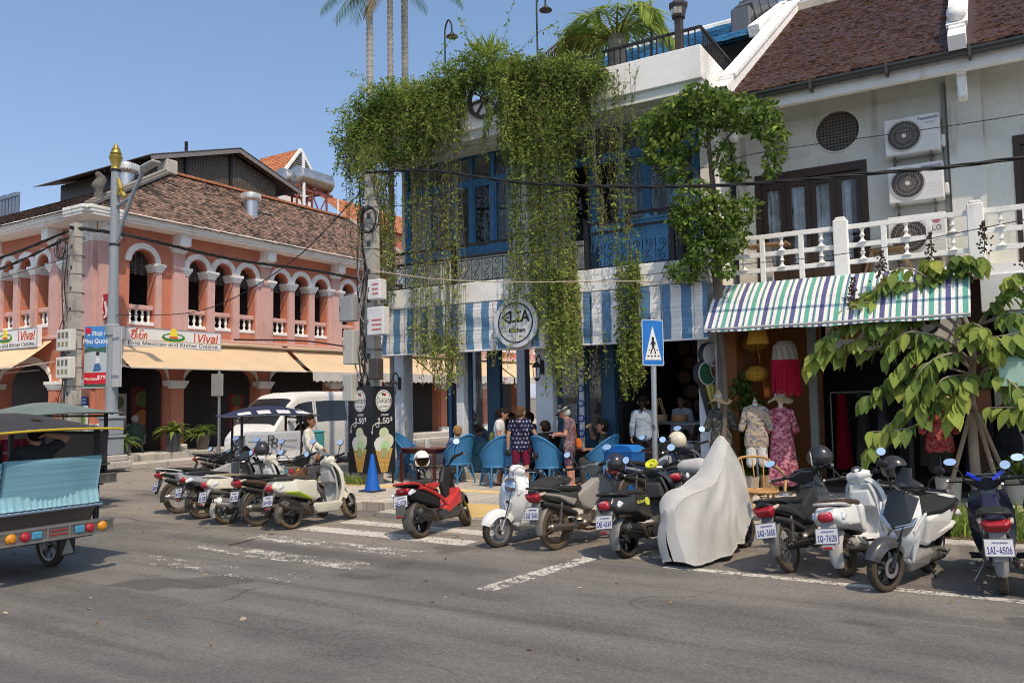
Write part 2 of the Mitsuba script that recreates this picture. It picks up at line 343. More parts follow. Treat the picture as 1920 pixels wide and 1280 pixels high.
def wing(M, arches, pils, L, small):
    P = lambda name, mesh, mat='paint', col=WHITE, **k: part(pink, name, moved(mesh, M), mat, col, **k)
    wall = sbox(0.0, 4.3, L, 8.0)
    for c, r in arches: wall = wall.difference(arch_poly(c, r, 4.62, 6.78))
    P('upper_wall', prism(wall, -0.42, 0.0), 'plaster_salmon')
    lower = sbox(0.0, 0.1, L, 4.3)
    edges = [(pils[i][1], pils[i + 1][0]) for i in range(len(pils) - 1)]
    for a, b in edges:
        c, h = (a + b) / 2, (b - a) / 2 - 0.08
        t = np.linspace(0, math.pi, 20)
        lower = lower.difference(Polygon([(c + h, 0.0), *[(c + h * math.cos(q), 2.72 + 0.75 * math.sin(q)) for q in t], (c - h, 0.0)]))
    P('lower_wall', prism(lower, -0.42, 0.0), 'plaster_salmon')
    for a, b in edges:   # white mouldings of the arcade
        c, h = (a + b) / 2, (b - a) / 2 - 0.08
        t = np.linspace(0, math.pi, 20)
        e = [(c + h * math.cos(q), 2.72 + 0.75 * math.sin(q)) for q in t]; o = [(c + (h + 0.0) * math.cos(q), 2.92 + 0.8 * math.sin(q)) for q in t]
        P('arcade_moulding', prism(Polygon(e + o[::-1]), 0.0, 0.05), 'plaster_white')
    for i, (a, b) in enumerate(pils):
        P('pilaster', bx(a, b, 4.32, 7.5, 0.0, 0.14), 'plaster_pink')
        P('eave_bracket', cat([capital(a, b, 7.3, 7.52, 0.0, 0.14), bx(a + 0.02, b - 0.02, 7.52, 7.93, 0.0, 0.5 if a else 0.3)]), 'plaster_white')
        P('pier', bx(a - 0.02, b + 0.02, 0.1, 2.55, 0.0, 0.12), 'plaster_salmon')
        P('pier_capital', capital(a - 0.05, b + 0.05, 2.5, 2.78, -0.2, 0.12), 'plaster_white')
        P('pier_base', bx(a - 0.12, b + 0.12, 0.1, 0.55, 0.0, 0.24, 0.03), 'plaster_white')
    # piers between the arches, capitals, archivolts, balustrades
    cs = sorted(arches)
    for c, r in cs:
        P('archivolt', prism(half_ring(c, 6.8, r, r + 0.19), 0.0, 0.09), 'plaster_white')
        P('archivolt_edge', prism(half_ring(c, 6.8, r - 0.05, r + 0.002), -0.1, 0.05), 'plaster_salmon')
        P('balustrade_rail', bx(c - r + 0.004, c + r - 0.004, 5.18, 5.34, -0.3, -0.02, 0.02), 'plaster_pink')
        P('balustrade_base', bx(c - r + 0.004, c + r - 0.004, 4.63, 4.76, -0.28, 0.03, 0.02), 'plaster_white')
        n = 4 if r > 0.45 else 3
        for q in range(n):
            P('baluster', lathe([(0.0, 4.76), (0.05, 4.76), (0.05, 4.8), (0.026, 4.84), (0.058, 4.95), (0.03, 5.1), (0.05, 5.15), (0.05, 5.18), (0.0, 5.18)], 7,
              np.array([[1, 0, 0, c - r + (q + 0.5) * 2 * r / n], [0, 0, 1, 0], [0, -1, 0, -0.14], [0, 0, 0, 1.0]])), 'plaster_white', smooth=40)
        # lattice in the arch head, dark room behind
        bars = [bx(c - r, c + r, z, z + 0.022, -0.40, -0.36) for z in np.arange(6.45, 7.25, 0.06)] + [bx(c + s * r * 0.5 - 0.012, c + s * r * 0.5 + 0.012, 6.4, 7.2, -0.41, -0.37) for s in (-1, 0, 1)]
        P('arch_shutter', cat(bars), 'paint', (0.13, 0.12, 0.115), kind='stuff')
    gaps = []
    for i in range(len(cs) - 1): gaps.append((cs[i][0] + cs[i][1], cs[i + 1][0] - cs[i + 1][1]))
    for a, b in gaps:
        if b - a < 0.45:
            P('column', bx(a + 0.012, b - 0.012, 4.32, 6.52, 0.0, 0.10), 'plaster_pink')
            P('capital', capital(a, b, 6.52, 6.8, -0.4, 0.1), 'plaster_white')
        else:
            for s in ((a, a + 0.24), (b - 0.24, b)):
                P('column', bx(s[0] + 0.012, s[1] - 0.012, 4.32, 6.52, 0.0, 0.08), 'plaster_pink')
                P('capital', capital(s[0], s[1], 6.52, 6.8, -0.4, 0.08), 'plaster_white')
    P('string_course', bx(0, L, 4.2, 4.32, 0.0, 0.16, 0.02), 'plaster_pink')
    P('cornice', cat([bx(-0.95, L, 7.93, 8.0, -0.3, 0.72), bx(-0.98, L, 8.0, 8.1, -0.3, 0.8, 0.02), bx(-1.0, L, 8.1, 8.22, -0.3, 0.86, 0.02)]), 'plaster_white')
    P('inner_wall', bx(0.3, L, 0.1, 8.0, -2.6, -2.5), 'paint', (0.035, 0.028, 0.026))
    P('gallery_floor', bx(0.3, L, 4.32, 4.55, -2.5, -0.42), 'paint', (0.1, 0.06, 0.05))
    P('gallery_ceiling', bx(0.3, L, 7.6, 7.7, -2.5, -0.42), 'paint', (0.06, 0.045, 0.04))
    return P
bays_r = [(1.62, 0.47)] + [(3.8 + 3.93 * k + 1.13 * j, 0.40) for k in range(7) for j in range(3)]
pils_r = [(0.0, 0.62)] + [(2.74 + 3.93 * k, 3.2 + 3.93 * k) for k in range(8)]
PR = wing(RW, bays_r, pils_r, 31.0, 0)
bays_l = [(1.3, 0.42)] + [(3.07 + 3.93 * k + 1.13 * j, 0.40) for k in range(3) for j in range(3)]
pils_l = [(0.0, 0.62)] + [(2.0 + 3.93 * k, 2.44 + 3.93 * k) for k in range(5)]
PL = wing(LW, bays_l, pils_l, 18.0, 0)
part(pink, 'corner_plinth', cat([bx(-25.75, -24.8, 14.85, 15.8, 0.1, 0.75, 0.03), bx(-25.7, -24.86, 14.91, 15.75, 0.75, 1.25, 0.02), bx(-25.76, -24.8, 14.85, 15.8, 1.25, 1.36, 0.03)]), 'plaster_white')
part(pink, 'terrace', bx(-25.5, -23.95, 15.6, 46.0, 0.05, 0.34, 0.02), 'concrete')
# roof: two slopes meeting in a hip, tile by tile
def tiles(O, ux, uy, poly, pitch, course, cols, seed, tint=0.5, lift=0.03, dark=None):
    """Courses of tiles on the slope O + u*ux + v*uy (v up the slope) within poly (u, v). Returns mesh and colours."""
    r = np.random.default_rng(seed); n = np.cross(ux, uy); n /= np.linalg.norm(n)
    if n[2] < 0: n = -n
    u0, v0, u1, v1 = poly.bounds
    us, vs = np.arange(u0, u1, pitch), np.arange(v0, v1, course)
    UU, VV = np.meshgrid(us, vs); UU = UU + (np.arange(len(vs)) % 2)[:, None] * pitch / 2
    pts = np.column_stack([UU.ravel(), VV.ravel()])
    pts = pts[shapely.contains_xy(poly, pts[:, 0] + pitch / 2, pts[:, 1] + course / 2)]
    k = len(pts); j = lambda s: r.normal(0, s, (k, 1))
    c = O + pts[:, :1] * ux + pts[:, 1:] * uy
    w, h = pitch * 0.94, course * 1.35
    up = lift + j(0.004); tilt = j(0.004)
    A = c + n * (up + tilt); B = c + ux * w + n * (up - tilt); C = c + ux * w + uy * h + n * 0.004; D = c + uy * h + n * 0.004
    m = c + ux * w / 2 - uy * course * 0.12 + n * (up + 0.004)      # the rounded nose
    A2, B2, m2 = A - n * 0.022, B - n * 0.022, m - n * 0.022
    V = np.stack([A, m, B, C, D, A2, m2, B2], 1).reshape(-1, 3)
    f = np.array([[0, 1, 4], [1, 3, 4], [1, 2, 3], [5, 6, 0], [6, 1, 0], [6, 7, 1], [7, 2, 1], [0, 4, 5], [2, 7, 3]])
    Fc = (f[None] + (np.arange(k) * 8)[:, None, None]).reshape(-1, 3)
    pal = np.array(cols); w3 = meshkit.fbm(np.column_stack([pts * 0.9, np.zeros(k)]), 3, seed)
    t = np.clip(w3 + r.normal(0, tint * 0.35, k), 0, 0.999) * (len(pal) - 1); i = np.minimum(t.astype(int), len(pal) - 2); q = (t - i)[:, None]
    col = (pal[i] * (1 - q) + pal[i + 1] * q) * r.uniform(0.8, 1.2, (k, 1))
    return trimesh.Trimesh(V, Fc, process=False), np.repeat(col, 8, 0)
PINKTILE = [(0.045, 0.038, 0.035), (0.09, 0.07, 0.06), (0.19, 0.125, 0.1), (0.30, 0.2, 0.155), (0.12, 0.088, 0.073), (0.06, 0.05, 0.045)]
roof = part(pink, 'roof', cat([grid_mesh([[(-24.14, 14.2, 8.16), (-24.14, 32.0, 8.16)], [(-27.0, 19.1, 10.76), (-27.0, 29.0, 10.76)]]),
    grid_mesh([[(-24.14, 14.2, 8.16), (-43.2, 14.2, 8.16)], [(-27.0, 19.1, 10.76), (-43.2, 19.1, 10.76)]]),
    grid_mesh([[(-24.14, 32.0, 8.16), (-30.0, 32.0, 8.16)], [(-27.0, 29.0, 10.76), (-30.0, 29.0, 10.76)]]),
    grid_mesh([[(-27.0, 19.1, 10.76), (-27, 29.0, 10.76)], [(-43.2, 19.1, 10.7), (-43.2, 29.0, 10.7)]])]), 'paint', (0.08, 0.05, 0.04))
sr = np.array([-2.86, 0, 2.6]); Lr = np.linalg.norm(sr)
m, c = tiles(np.array([-24.14, 14.2, 8.17]), np.array([0, 1.0, 0]), sr / Lr, Polygon([(0, -0.06), (17.8, -0.06), (14.8, Lr), (4.9, Lr)]), 0.17, 0.125, PINKTILE, 3, 0.6)
part(roof, 'tiles', m, 'matte', c, kind='stuff', label='weathered pink and brown tiles of the slope towards the side street')
sl = np.array([0, 4.9, 2.6]); Ll = np.linalg.norm(sl)
m, c = tiles(np.array([-43.2, 14.2, 8.17]), np.array([1.0, 0, 0]), sl / Ll, Polygon([(0, -0.06), (19.06, -0.06), (16.2, Ll), (0, Ll)]), 0.19, 0.15, [(0.035, 0.028, 0.025), (0.06, 0.045, 0.04), (0.12, 0.075, 0.055), (0.05, 0.04, 0.035)], 4)
part(roof, 'tiles', m, 'matte', c, kind='stuff', label='dark mossy tiles of the slope towards the main street')
part(roof, 'hip_ridge', cat([bar((-24.2, 14.3, 8.27), (-26.98, 19.05, 10.86), 0.34, 0.1), bar((-24.25, 14.38, 8.36), (-26.95, 19.0, 10.93), 0.18, 0.1)]), 'matte', (0.2, 0.185, 0.17), var=0.4)
part(roof, 'hip_ridge', bar((-27.0, 29.0, 10.82), (-24.2, 31.95, 8.25), 0.3, 0.14), 'concrete')
part(roof, 'finial', chain([(-24.45, 14.75, 8.5, 0.17), (-24.45, 14.75, 8.8, 0.12), (-24.45, 14.72, 8.95, 0.19), (-24.55, 14.9, 9.2, 0.15), (-24.5, 14.75, 9.33, 0.1)]), 'matte', (0.14, 0.13, 0.12), smooth=40)
part(roof, 'ridge_block', bx(-27.3, -26.7, 18.75, 19.25, 10.7, 11.25, 0.04), 'concrete')
part(roof, 'ridge_tiles', cat([bar((-27.0, 19.2 + 0.25 * i, 10.83), (-27.0, 19.42 + 0.25 * i, 10.83), 0.26, 0.09) for i in range(39)]), 'matte', (0.42, 0.19, 0.10), kind='stuff', var=0.4)
def turbine(x, y, z, s):
    M = TR(x, y, z, s=s)
    k = part(pink, 'turbine_vent', lathe([(0.0, 0.3), (0.36, 0.3), (0.36, -0.9), (0.5, -1.0)], 24, M), 'metal', (0.5, 0.52, 0.55), smooth=30)
    part(k, 'turbine_cap', lathe([(0.0, 0.86), (0.2, 0.85), (0.34, 0.76), (0.5, 0.72), (0.52, 0.62), (0.5, 0.46), (0.4, 0.34), (0.36, 0.3)], 30, M), 'metal', (0.75, 0.72, 0.67), smooth=20)
    part(k, 'turbine_blades', cat([moved(bx(0.485, 0.535, -0.012, 0.012, 0.4, 0.72), M @ TR(rz=a)) for a in range(0, 360, 12)]), 'metal', (0.75, 0.72, 0.67), kind='stuff')
turbine(-25.7, 21.9, 9.85, 0.72)
turbine(-26.5, 17.0, 9.95, 0.8)
part(pink, 'roof_flashing', bx(-26.15, -25.75, 22.55, 23.1, 9.75, 9.79), 'metal', (0.55, 0.53, 0.5), M=None)
# the loft under a corrugated roof
lp = Polygon([(18.95, 10.5), (24.5, 10.5), (24.6, 11.6), (22.15, 12.42), (18.95, 11.4)])
ML = on_side(-27.25, 0, 0)
loft = part(pink, 'loft', moved(prism(lp, -7.0, 0.0), ML), 'paint', (0.085, 0.072, 0.062))
part(loft, 'mesh_screen', cat([moved(bx(18.95, 24.55, z, z + 0.014, 0.0, 0.02), ML) for z in np.arange(10.6, 11.3, 0.1)] + [moved(bx(y, y + 0.012, 10.5, min(11.38 + (y - 18.95) * 0.31, 12.4 - max(0, y - 22.15) * 0.33), 0.0, 0.02), ML) for y in np.arange(19.0, 24.5, 0.13)]), 'matte', (0.17, 0.14, 0.115), kind='stuff')
for y in (19.95, 22.1): part(loft, 'post', moved(bx(y - 0.05, y + 0.05, 10.6, 12.3, 0.02, 0.1), ML), 'paint', (0.015, 0.014, 0.014))
for a, b in (((18.1, 11.25), (22.2, 12.55)), ((22.2, 12.55), (25.7, 11.45))):
    d = np.array(b) - np.array(a); L = np.linalg.norm(d); n = np.array([-d[1], d[0]]) / L
    if n[1] < 0: n = -n
    us = np.linspace(0, 1, 60)
    ridge = [tuple(np.array(a) + d * t + n * (0.02 * (i % 2))) for i, t in enumerate(us)]
    back = [tuple(np.array(p) - n * 0.02) for p in ridge[::-1]]
    part(loft, 'corrugated_roof', moved(prism(Polygon(ridge + back), -7.6, 0.55), ML), 'metal', (0.34, 0.31, 0.29), var=0.3)
    part(loft, 'verge_board', moved(prism(Polygon([tuple(np.array(a) - n * 0.03), tuple(np.array(b) - n * 0.03), tuple(np.array(b) - n * 0.2), tuple(np.array(a) - n * 0.2)]), 0.47, 0.52), ML), 'paint', (0.2, 0.18, 0.17))
for x in (-27.0, -28.5, -30): part(loft, 'rafter', cat([bar((x, 18.3, 11.2), (x, 22.1, 12.43), 0.06, 0.12), bar((x, 22.2, 12.43), (x, 25.6, 11.38), 0.06, 0.12)]), 'paint', (0.13, 0.085, 0.06))
# canvas awnings
def awning(u0, u1, zt, zb, out, M=RW, valance=0.0, sag=0.05, col=CANVAS, owner=None, w0=0.12):
    us, ts = np.linspace(u0, u1, 14), np.linspace(0, 1, 6)
    G = np.array([[(u, zt + (zb - zt) * t - sag * math.sin(math.pi * t) * (0.5 + 0.5 * math.sin(9 * u)), w0 + out * t) for u in us] for t in ts])
    k = part(owner or pink, 'awning', moved(grid_mesh(G, 0.012), M), 'cloth', col, smooth=True, var=0.12)
    if valance:
        uu = np.linspace(u0, u1, 90)
        V = np.array([[(u, zb - valance * t * (1 + 0.1 * math.sin(u * 20)), w0 + out + 0.02 + 0.025 * math.sin(u * 9) * t) for u in uu] for t in (0, 0.5, 1.0)])
        part(k, 'valance', moved(grid_mesh(V, 0.008), M), 'cloth', (0.58, 0.56, 0.52), smooth=True, var=0.1)
    part(k, 'awning_bar', moved(tube([(u0, zb, w0 + out), (u1, zb, w0 + out)], 0.025, 6), M), 'paint', (0.5, 0.48, 0.45))
    for u in (u0 + 0.05, u1 - 0.05): part(k, 'awning_arm', moved(bar((u, zb, w0 + out), (u, zb + 0.25, 0.0), 0.04), M), 'paint', (0.45, 0.43, 0.4))
    return k
awning(0.25, 7.7, 4.2, 3.12, 1.45)
awning(8.0, 15.8, 4.2, 3.12, 1.45, valance=0.36)
awning(16.0, 23.2, 4.2, 3.12, 1.45, valance=0.36)
awning(23.4, 30.6, 4.2, 3.12, 1.45, valance=0.36)
awning(2.3, 10.0, 4.15, 3.2, 1.3, LW); awning(3.2, 9.5, 3.25, 2.95, 0.9, LW, valance=0.3, w0=1.3, col=(0.62, 0.6, 0.56))
part(pink, 'awning_ledge', cat([moved(bx(0.2, 31, 4.06, 4.12, 0.0, 0.55), RW)]), 'paint', (0.50, 0.40, 0.29), var=0.2)
# menus and posters in the arcade
for u, w, z0, z1, c in ((1.15, 0.62, 0.7, 2.35, (0.42, 0.41, 0.40)), (1.95, 0.85, 0.45, 2.55, (0.13, 0.02, 0.02)), (6.1, 0.7, 0.9, 2.3, (0.25, 0.02, 0.025)), (9.9, 0.8, 0.8, 2.4, (0.14, 0.02, 0.02)), (13.0, 0.8, 0.8, 2.4, (0.35, 0.33, 0.3))):
    k = part(pink, 'menu_poster', moved(bx(u, u + w, z0, z1, -1.02, -1.0), RW), 'paint', c)
    for q in range(3):
        part(k, 'dish_picture', moved(disc(w * 0.34, 0.012, 20, u + w / 2, z0 + (q + 0.6) * (z1 - z0) / 3.2), RW @ TR(z=-1.0)), 'paint', [(0.4, 0.36, 0.33), (0.42, 0.16, 0.06), (0.12, 0.14, 0.05)][q])
# signs
def khmer(s):
    """The two syllables of the restaurant's name, drawn as strokes in a box about 2.2 wide and 1.5 high."""
    e = [[(0.1, 0.62), (0.22, 0.74), (0.36, 0.66), (0.26, 0.5), (0.1, 0.36), (0.2, 0.14), (0.45, 0.12), (0.62, 0.25), (0.58, 0.5)], [(0.58, 0.5), (0.7, 0.62), (0.84, 0.5), (0.82, 0.12)], [(0.05, 0.95), (0.3, 1.1), (0.62, 1.02), (0.8, 0.9), (0.6, 0.86), (0.3, 0.9)],
         [(0.62, 1.02), (0.78, 1.25), (0.9, 1.2)], [(1.1, 0.62), (1.22, 0.74), (1.36, 0.66), (1.26, 0.5), (1.1, 0.36), (1.2, 0.14), (1.45, 0.12), (1.62, 0.25), (1.58, 0.5)], [(1.58, 0.5), (1.72, 0.64), (1.86, 0.5), (1.8, 0.12)],
         [(1.86, 0.5), (1.98, 0.74), (2.15, 0.66), (2.12, 0.12)], [(1.3, 1.0), (1.36, 1.2)], [(1.6, 1.0), (1.66, 1.2)]]
    return moved(cat([stroke(p, 0.13, 0.01 / s) for p in e]), TR(s=s))
def sombrero(owner, M):
    el = lambda a, b, x=0, y=0, n=40: Polygon([(x + a * math.cos(t), y + b * math.sin(t)) for t in np.linspace(0, 2 * math.pi, n, endpoint=False)])
    part(owner, 'sombrero_brim', moved(prism(el(0.46, 0.15).difference(el(0.37, 0.085, 0, 0.03)), 0, 0.012), M), 'paint', (0.03, 0.2, 0.06))
    part(owner, 'sombrero_edge', moved(prism(el(0.47, 0.16, 0, -0.01).difference(el(0.45, 0.135)), 0, 0.009), M), 'paint', (0.8, 0.6, 0.05))
    part(owner, 'sombrero_band', moved(prism(Polygon([(-0.17, -0.04), (0.17, -0.04), (0.15, 0.06), (-0.15, 0.06)]), 0, 0.016), M), 'paint', (0.55, 0.14, 0.03))
    part(owner, 'sombrero_crown', moved(prism(Polygon([(-0.15, 0.05), (0.15, 0.05), (0.1, 0.25), (0.04, 0.31), (-0.04, 0.31), (-0.1, 0.25)]).buffer(0.01), 0, 0.02), M), 'paint', (0.85, 0.68, 0.06))
RED = (0.52, 0.07, 0.03)
def viva_sign(M, W, H, label, shift=0.0):
    k = thing('restaurant_sign', label, 'sign', 'signs of the corner restaurant')
    part(k, 'sign_box', moved(bx(0, W, 0, H, -0.16, 0.0, 0.012), M), 'paint', (0.76, 0.76, 0.75))
    part(k, 'frame', moved(prism(sbox(0, 0, W, H).difference(sbox(0.035, 0.035, W - 0.035, H - 0.035)), 0.0, 0.012), M), 'metal', (0.55, 0.55, 0.55))
    s = H / 0.66
    part(k, 'khmer_lettering', moved(khmer(0.27 * s), M @ TR(0.2, 0.26 * s, 0.0)), 'paint', RED)
    sombrero(k, M @ TR(W * 0.475, 0.38 * s, 0.0, s=0.98 * s))
    part(k, 'lettering', moved(cat([moved(text('Viva!', 0.28 * s, True, 0.01, 0.22), TR(W * 0.835, 0.27 * s, 0))]), M), 'paint', RED, label='red slanted lettering reading Viva!')
    part(k, 'chilli_mark', moved(cat([disc(0.035 * s, 0.01, 12, W * 0.7, 0.55 * s), bx(W * 0.7 - 0.02, W * 0.7 + 0.02, 0.24 * s, 0.5 * s, 0, 0.01)]), M), 'paint', RED)
    part(k, 'lettering', moved(text('Fine Mexican and Khmer Cuisine.', 0.125 * s, False, 0.008, 0.0, True, (W * 0.94) / (text('Fine Mexican and Khmer Cuisine.', 0.125 * s).extents[0])), M @ TR(W * 0.5, 0.07 * s, 0)), 'paint', (0.03, 0.03, 0.03), label='black lettering reading Fine Mexican and Khmer Cuisine.')
    return k
viva_sign(on_side(-24.45, 15.72, 3.86), 3.78, 0.66, 'white restaurant sign with a sombrero over the tan awnings, right of the street lamp')
viva_sign(on_front(-31.4, 14.55, 3.93), 3.9, 0.68, 'white restaurant sign with a sombrero at the left edge, left of the concrete pole')
for u in (11.6, 17.3, 22.0):
    M = RW @ TR(u, 2.74, 1.605)
    part(pink, 'valance_lettering', moved(cat([moved(text('Fine Mexican and', 0.11, True, 0.004, 0, True, 1.0), TR(0, 0.06)), moved(khmer(0.11), TR(-0.4, 0.2, 0)), moved(text('Viva!', 0.13, True, 0.004, 0.2), TR(0.35, 0.21, 0))]), M), 'paint', (0.28, 0.06, 0.04))

# ================================================================== the cafe
BLUE, DKBLUE, COLW, IRON = (0.05, 0.17, 0.34), (0.016, 0.05, 0.095), (0.62, 0.66, 0.72), (0.022, 0.02, 0.02)
cafe = thing('cafe_building', 'two storey white cafe building with blue windows under hanging vines', 'building')
CX0, CX1, CF = -12.5, -4.62, 14.5
C = lambda name, mesh, mat='paint', col=WHITE, **k: part(cafe, name, mesh, mat, col, **k)
# floor and step
C('floor_step', bx(CX0 + 0.05, CX1, 15.0, 23.5, 0.12, 0.3, 0.012), 'concrete')
fc = np.array([[0.035, 0.05, 0.07], [0.10, 0.12, 0.14], [0.02, 0.06, 0.12]])
for i in range(24):
    for j in range(3):
        x = CX0 + 0.08 + i * 0.325
        C('floor_tile', bx(x + 0.004, x + 0.321, 15.03 + j * 0.325, 15.35 + j * 0.325, 0.297, 0.304), 'gloss', fc[(i * 7 + j * 5) % 3])
C('floor_tiles_inside', bx(CX0 + 0.08, CX1 - 0.05, 16.005, 23.4, 0.297, 0.304), 'gloss', (0.05, 0.06, 0.075))
# columns
for a, b in ((-12.5, -12.2), (-10.68, -10.48), (-8.6, -8.18), (-5.02, -4.64)):
    C('column', bx(a, b, 14.95, 15.3, 0.3, 4.05, 0.012), 'paint', COLW, var=0.1)
    C('column_base', bx(a - 0.02, b + 0.02, 14.93, 15.32, 0.3, 0.42, 0.01), 'paint', (0.5, 0.53, 0.57), var=0.1)
for y in (18.0, 20.6, 23.3): C('column', bx(-12.5, -12.2, y, y + 0.3, 0.3, 4.05, 0.012), 'paint', COLW, var=0.1)
# slab, walls, roof terrace
C('balcony_slab', bx(CX0, CX1, CF, 23.5, 4.05, 4.5, 0.015), 'plaster_white')
C('balcony_wall', bx(CX0 + 0.1, -7.5, 15.3, 15.5, 4.5, 5.28), 'plaster_grey')
C('wall_end', bx(-4.95, CX1 - 0.01, 15.28, 16.2, 4.5, 7.66), 'plaster_white')
C('wall_pier', bx(-9.3, -8.0, 15.26, 15.6, 4.5, 7.66), 'plaster_grey')
C('wall_end', bx(CX0 + 0.02, -12.42, 15.28, 15.6, 4.5, 7.66), 'plaster_white')
C('side_wall', bx(CX0 + 0.01, -12.3, 15.6, 23.4, 4.5, 7.66), 'plaster_white')
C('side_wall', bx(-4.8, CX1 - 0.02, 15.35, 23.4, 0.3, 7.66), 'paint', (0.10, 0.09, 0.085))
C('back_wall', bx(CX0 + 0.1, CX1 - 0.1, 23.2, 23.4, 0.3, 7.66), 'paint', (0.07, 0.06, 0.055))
C('roof_slab', bx(CX0 - 0.05, CX1 + 0.02, 14.45, 23.5, 7.66, 7.9), 'plaster_grey')
C('parapet', bx(CX0 - 0.08, CX1 + 0.05, 14.38, 14.56, 7.86, 8.5, 0.012), 'plaster_white')
C('parapet', bx(CX1 - 0.12, CX1 + 0.05, 14.562, 20.0, 7.864, 8.496, 0.012), 'plaster_white')
C('parapet', bx(CX0 - 0.08, CX0 + 0.08, 14.562, 20.0, 7.864, 8.496, 0.012), 'plaster_white')
C('soffit_step', bx(CX0, CX1, 14.75, 15.25, 7.6, 7.655), 'plaster_grey')
# windows upstairs
def window(x0, x1, z0, z1, zt, splits, door=False):
    k = C('window', cat([bx(x0, x1, 15.33, 15.42, z1 - 0.07, z1), bx(x0, x1, 15.33, 15.42, z0, z0 + 0.1), bx(x0, x1, 15.325, 15.425, zt - 0.05, zt + 0.05), bx(x0, x0 + 0.08, 15.322, 15.428, z0, z1), bx(x1 - 0.08, x1, 15.322, 15.428, z0, z1)]), 'paint', BLUE, var=0.15)
    xs = [x0 + 0.08] + [s for s in splits] + [x1 - 0.08]
    for i in range(len(xs) - 1):
        a, b = xs[i] + (0.035 if i else 0), xs[i + 1] - (0.035 if i < len(xs) - 2 else 0)
        part(k, 'sash', cat([bx(a, a + 0.055, 15.335, 15.4, z0 + 0.1, zt - 0.05), bx(b - 0.055, b, 15.335, 15.4, z0 + 0.1, zt - 0.05), bx(a, b, 15.337, 15.398, z0 + 0.1, z0 + 0.2), bx(a, b, 15.337, 15.398, zt - 0.12, zt - 0.05)]), 'paint', BLUE, var=0.15)
        part(k, 'pane', grid_mesh([[(a + 0.05, 15.37, z0 + 0.18), (b - 0.05, 15.37, z0 + 0.18)], [(a + 0.05, 15.37, zt - 0.1), (b - 0.05, 15.37, zt - 0.1)]]), 'glass')
        part(k, 'pane', grid_mesh([[(a, 15.37, zt + 0.05), (b, 15.37, zt + 0.05)], [(a, 15.37, z1 - 0.07), (b, 15.37, z1 - 0.07)]]), 'glass')
    for s in splits: part(k, 'mullion', bx(s - 0.045, s + 0.045, 15.318, 15.43, z0 + 0.1, z1 - 0.07), 'paint', BLUE, var=0.15)
    return k
window(-12.4, -9.3, 5.28, 7.66, 7.0, (-11.7, -10.95, -10.45, -9.85))
window(-8.0, -4.98, 4.52, 7.66, 7.02, (-7.3, -6.66, -6.12, -5.5))
C('curtain', grid_mesh([[(x, 15.75 + 0.04 * math.sin(x * 23), z) for x in np.linspace(-10.2, -9.3, 60)] for z in (5.3, 7.6)]), 'cloth', (0.15, 0.16, 0.2), smooth=True)
C('curtain', grid_mesh([[(x, 15.75 + 0.04 * math.sin(x * 23), z) for x in np.linspace(-6.6, -4.98, 90)] for z in (4.6, 7.6)]), 'cloth', (0.18, 0.19, 0.24), smooth=True)
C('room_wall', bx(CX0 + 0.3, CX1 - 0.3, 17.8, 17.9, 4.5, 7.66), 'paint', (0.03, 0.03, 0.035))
# balcony ironwork
def scroll_unit(w, h):
    """One S-scroll with curls, in the xy plane."""
    def spiral(cx, cy, r, a0, turns, d): return [(cx + r * (1 - 0.78 * t) * math.cos(a0 + d * turns * 2 * math.pi * t), cy + r * (1 - 0.78 * t) * math.sin(a0 + d * turns * 2 * math.pi * t)) for t in np.linspace(0, 1, 14)]
    s = spiral(w * 0.52, h * 0.80, w * 0.3, 0.0, 1.25, 1)[::-1]
    e = spiral(w * 0.47, h * 0.17, w * 0.3, math.pi, 1.25, 1)
    big = s + [(w * 0.74, h * 0.66), (w * 0.5, h * 0.45), (w * 0.3, h * 0.3)] + e
    c2 = spiral(w * 0.2, h * 0.42, w * 0.16, -0.6, 1.1, 1)
    P = lambda q: np.column_stack([np.array(q), np.zeros(len(q))])
    return cat([tube(P(big), 0.009, 5), tube(P(c2), 0.007, 4), tube([(0, 0, 0), (0, h, 0)], 0.009, 5)])
rail = C('balcony_railing', cat([bx(CX0 + 0.1, -9.0, CF + 0.03, CF + 0.07, 5.05, 5.11), bx(CX0 + 0.1, -7.0, CF + 0.035, CF + 0.065, 5.0, 5.02), bx(CX0 + 0.1, CX1 - 0.1, CF + 0.035, CF + 0.065, 4.52, 4.54)]), 'paint', IRON)
part(rail, 'handrail', cat([bar((CX0 + 0.3, CF + 0.1, 5.36), (-8.9, CF + 0.1, 5.36), 0.05)]), 'paint', IRON)
su = scroll_unit(0.26, 0.46)
for i in range(28):
    x = CX0 + 0.16 + 0.268 * i
    if -7.25 < x < -7.05: continue
    part(rail, 'scroll', moved(su, on_front(x, CF + 0.05, 4.54)), 'paint', IRON)
for x in (-10.4, -7.1, -5.3, -5.15): part(rail, 'post', bx(x - 0.05, x + 0.05, CF + 0.0, CF + 0.1, 4.5, 5.5), 'paint', IRON)
part(rail, 'handrail', cat([bar((-7.1, CF + 0.06, 5.22), (-6.2, CF + 0.06, 5.22), 0.05), bar((-7.1, CF + 0.06, 5.42), (-6.2, CF + 0.06, 5.42), 0.05), bar((-6.2, CF + 0.06, 5.28), (-5.2, CF + 0.06, 5.28), 0.05), bar((-6.2, CF + 0.06, 5.53), (-5.2, CF + 0.06, 5.53), 0.05), bar((-6.2, CF + 0.06, 5.2), (-6.2, CF + 0.06, 5.55), 0.05), bar((-5.2, CF + 0.06, 5.25), (-4.66, CF + 0.06, 5.25), 0.04)]), 'paint', IRON)
cab = thing('balcony_cabinet', 'blue painted wooden cabinet behind the iron railing on the cafe balcony', 'cabinet')
part(cab, 'carcass', bx(-6.95, -5.35, 14.75, 15.2, 4.51, 5.42, 0.01), 'paint', (0.08, 0.26, 0.5), var=0.2)
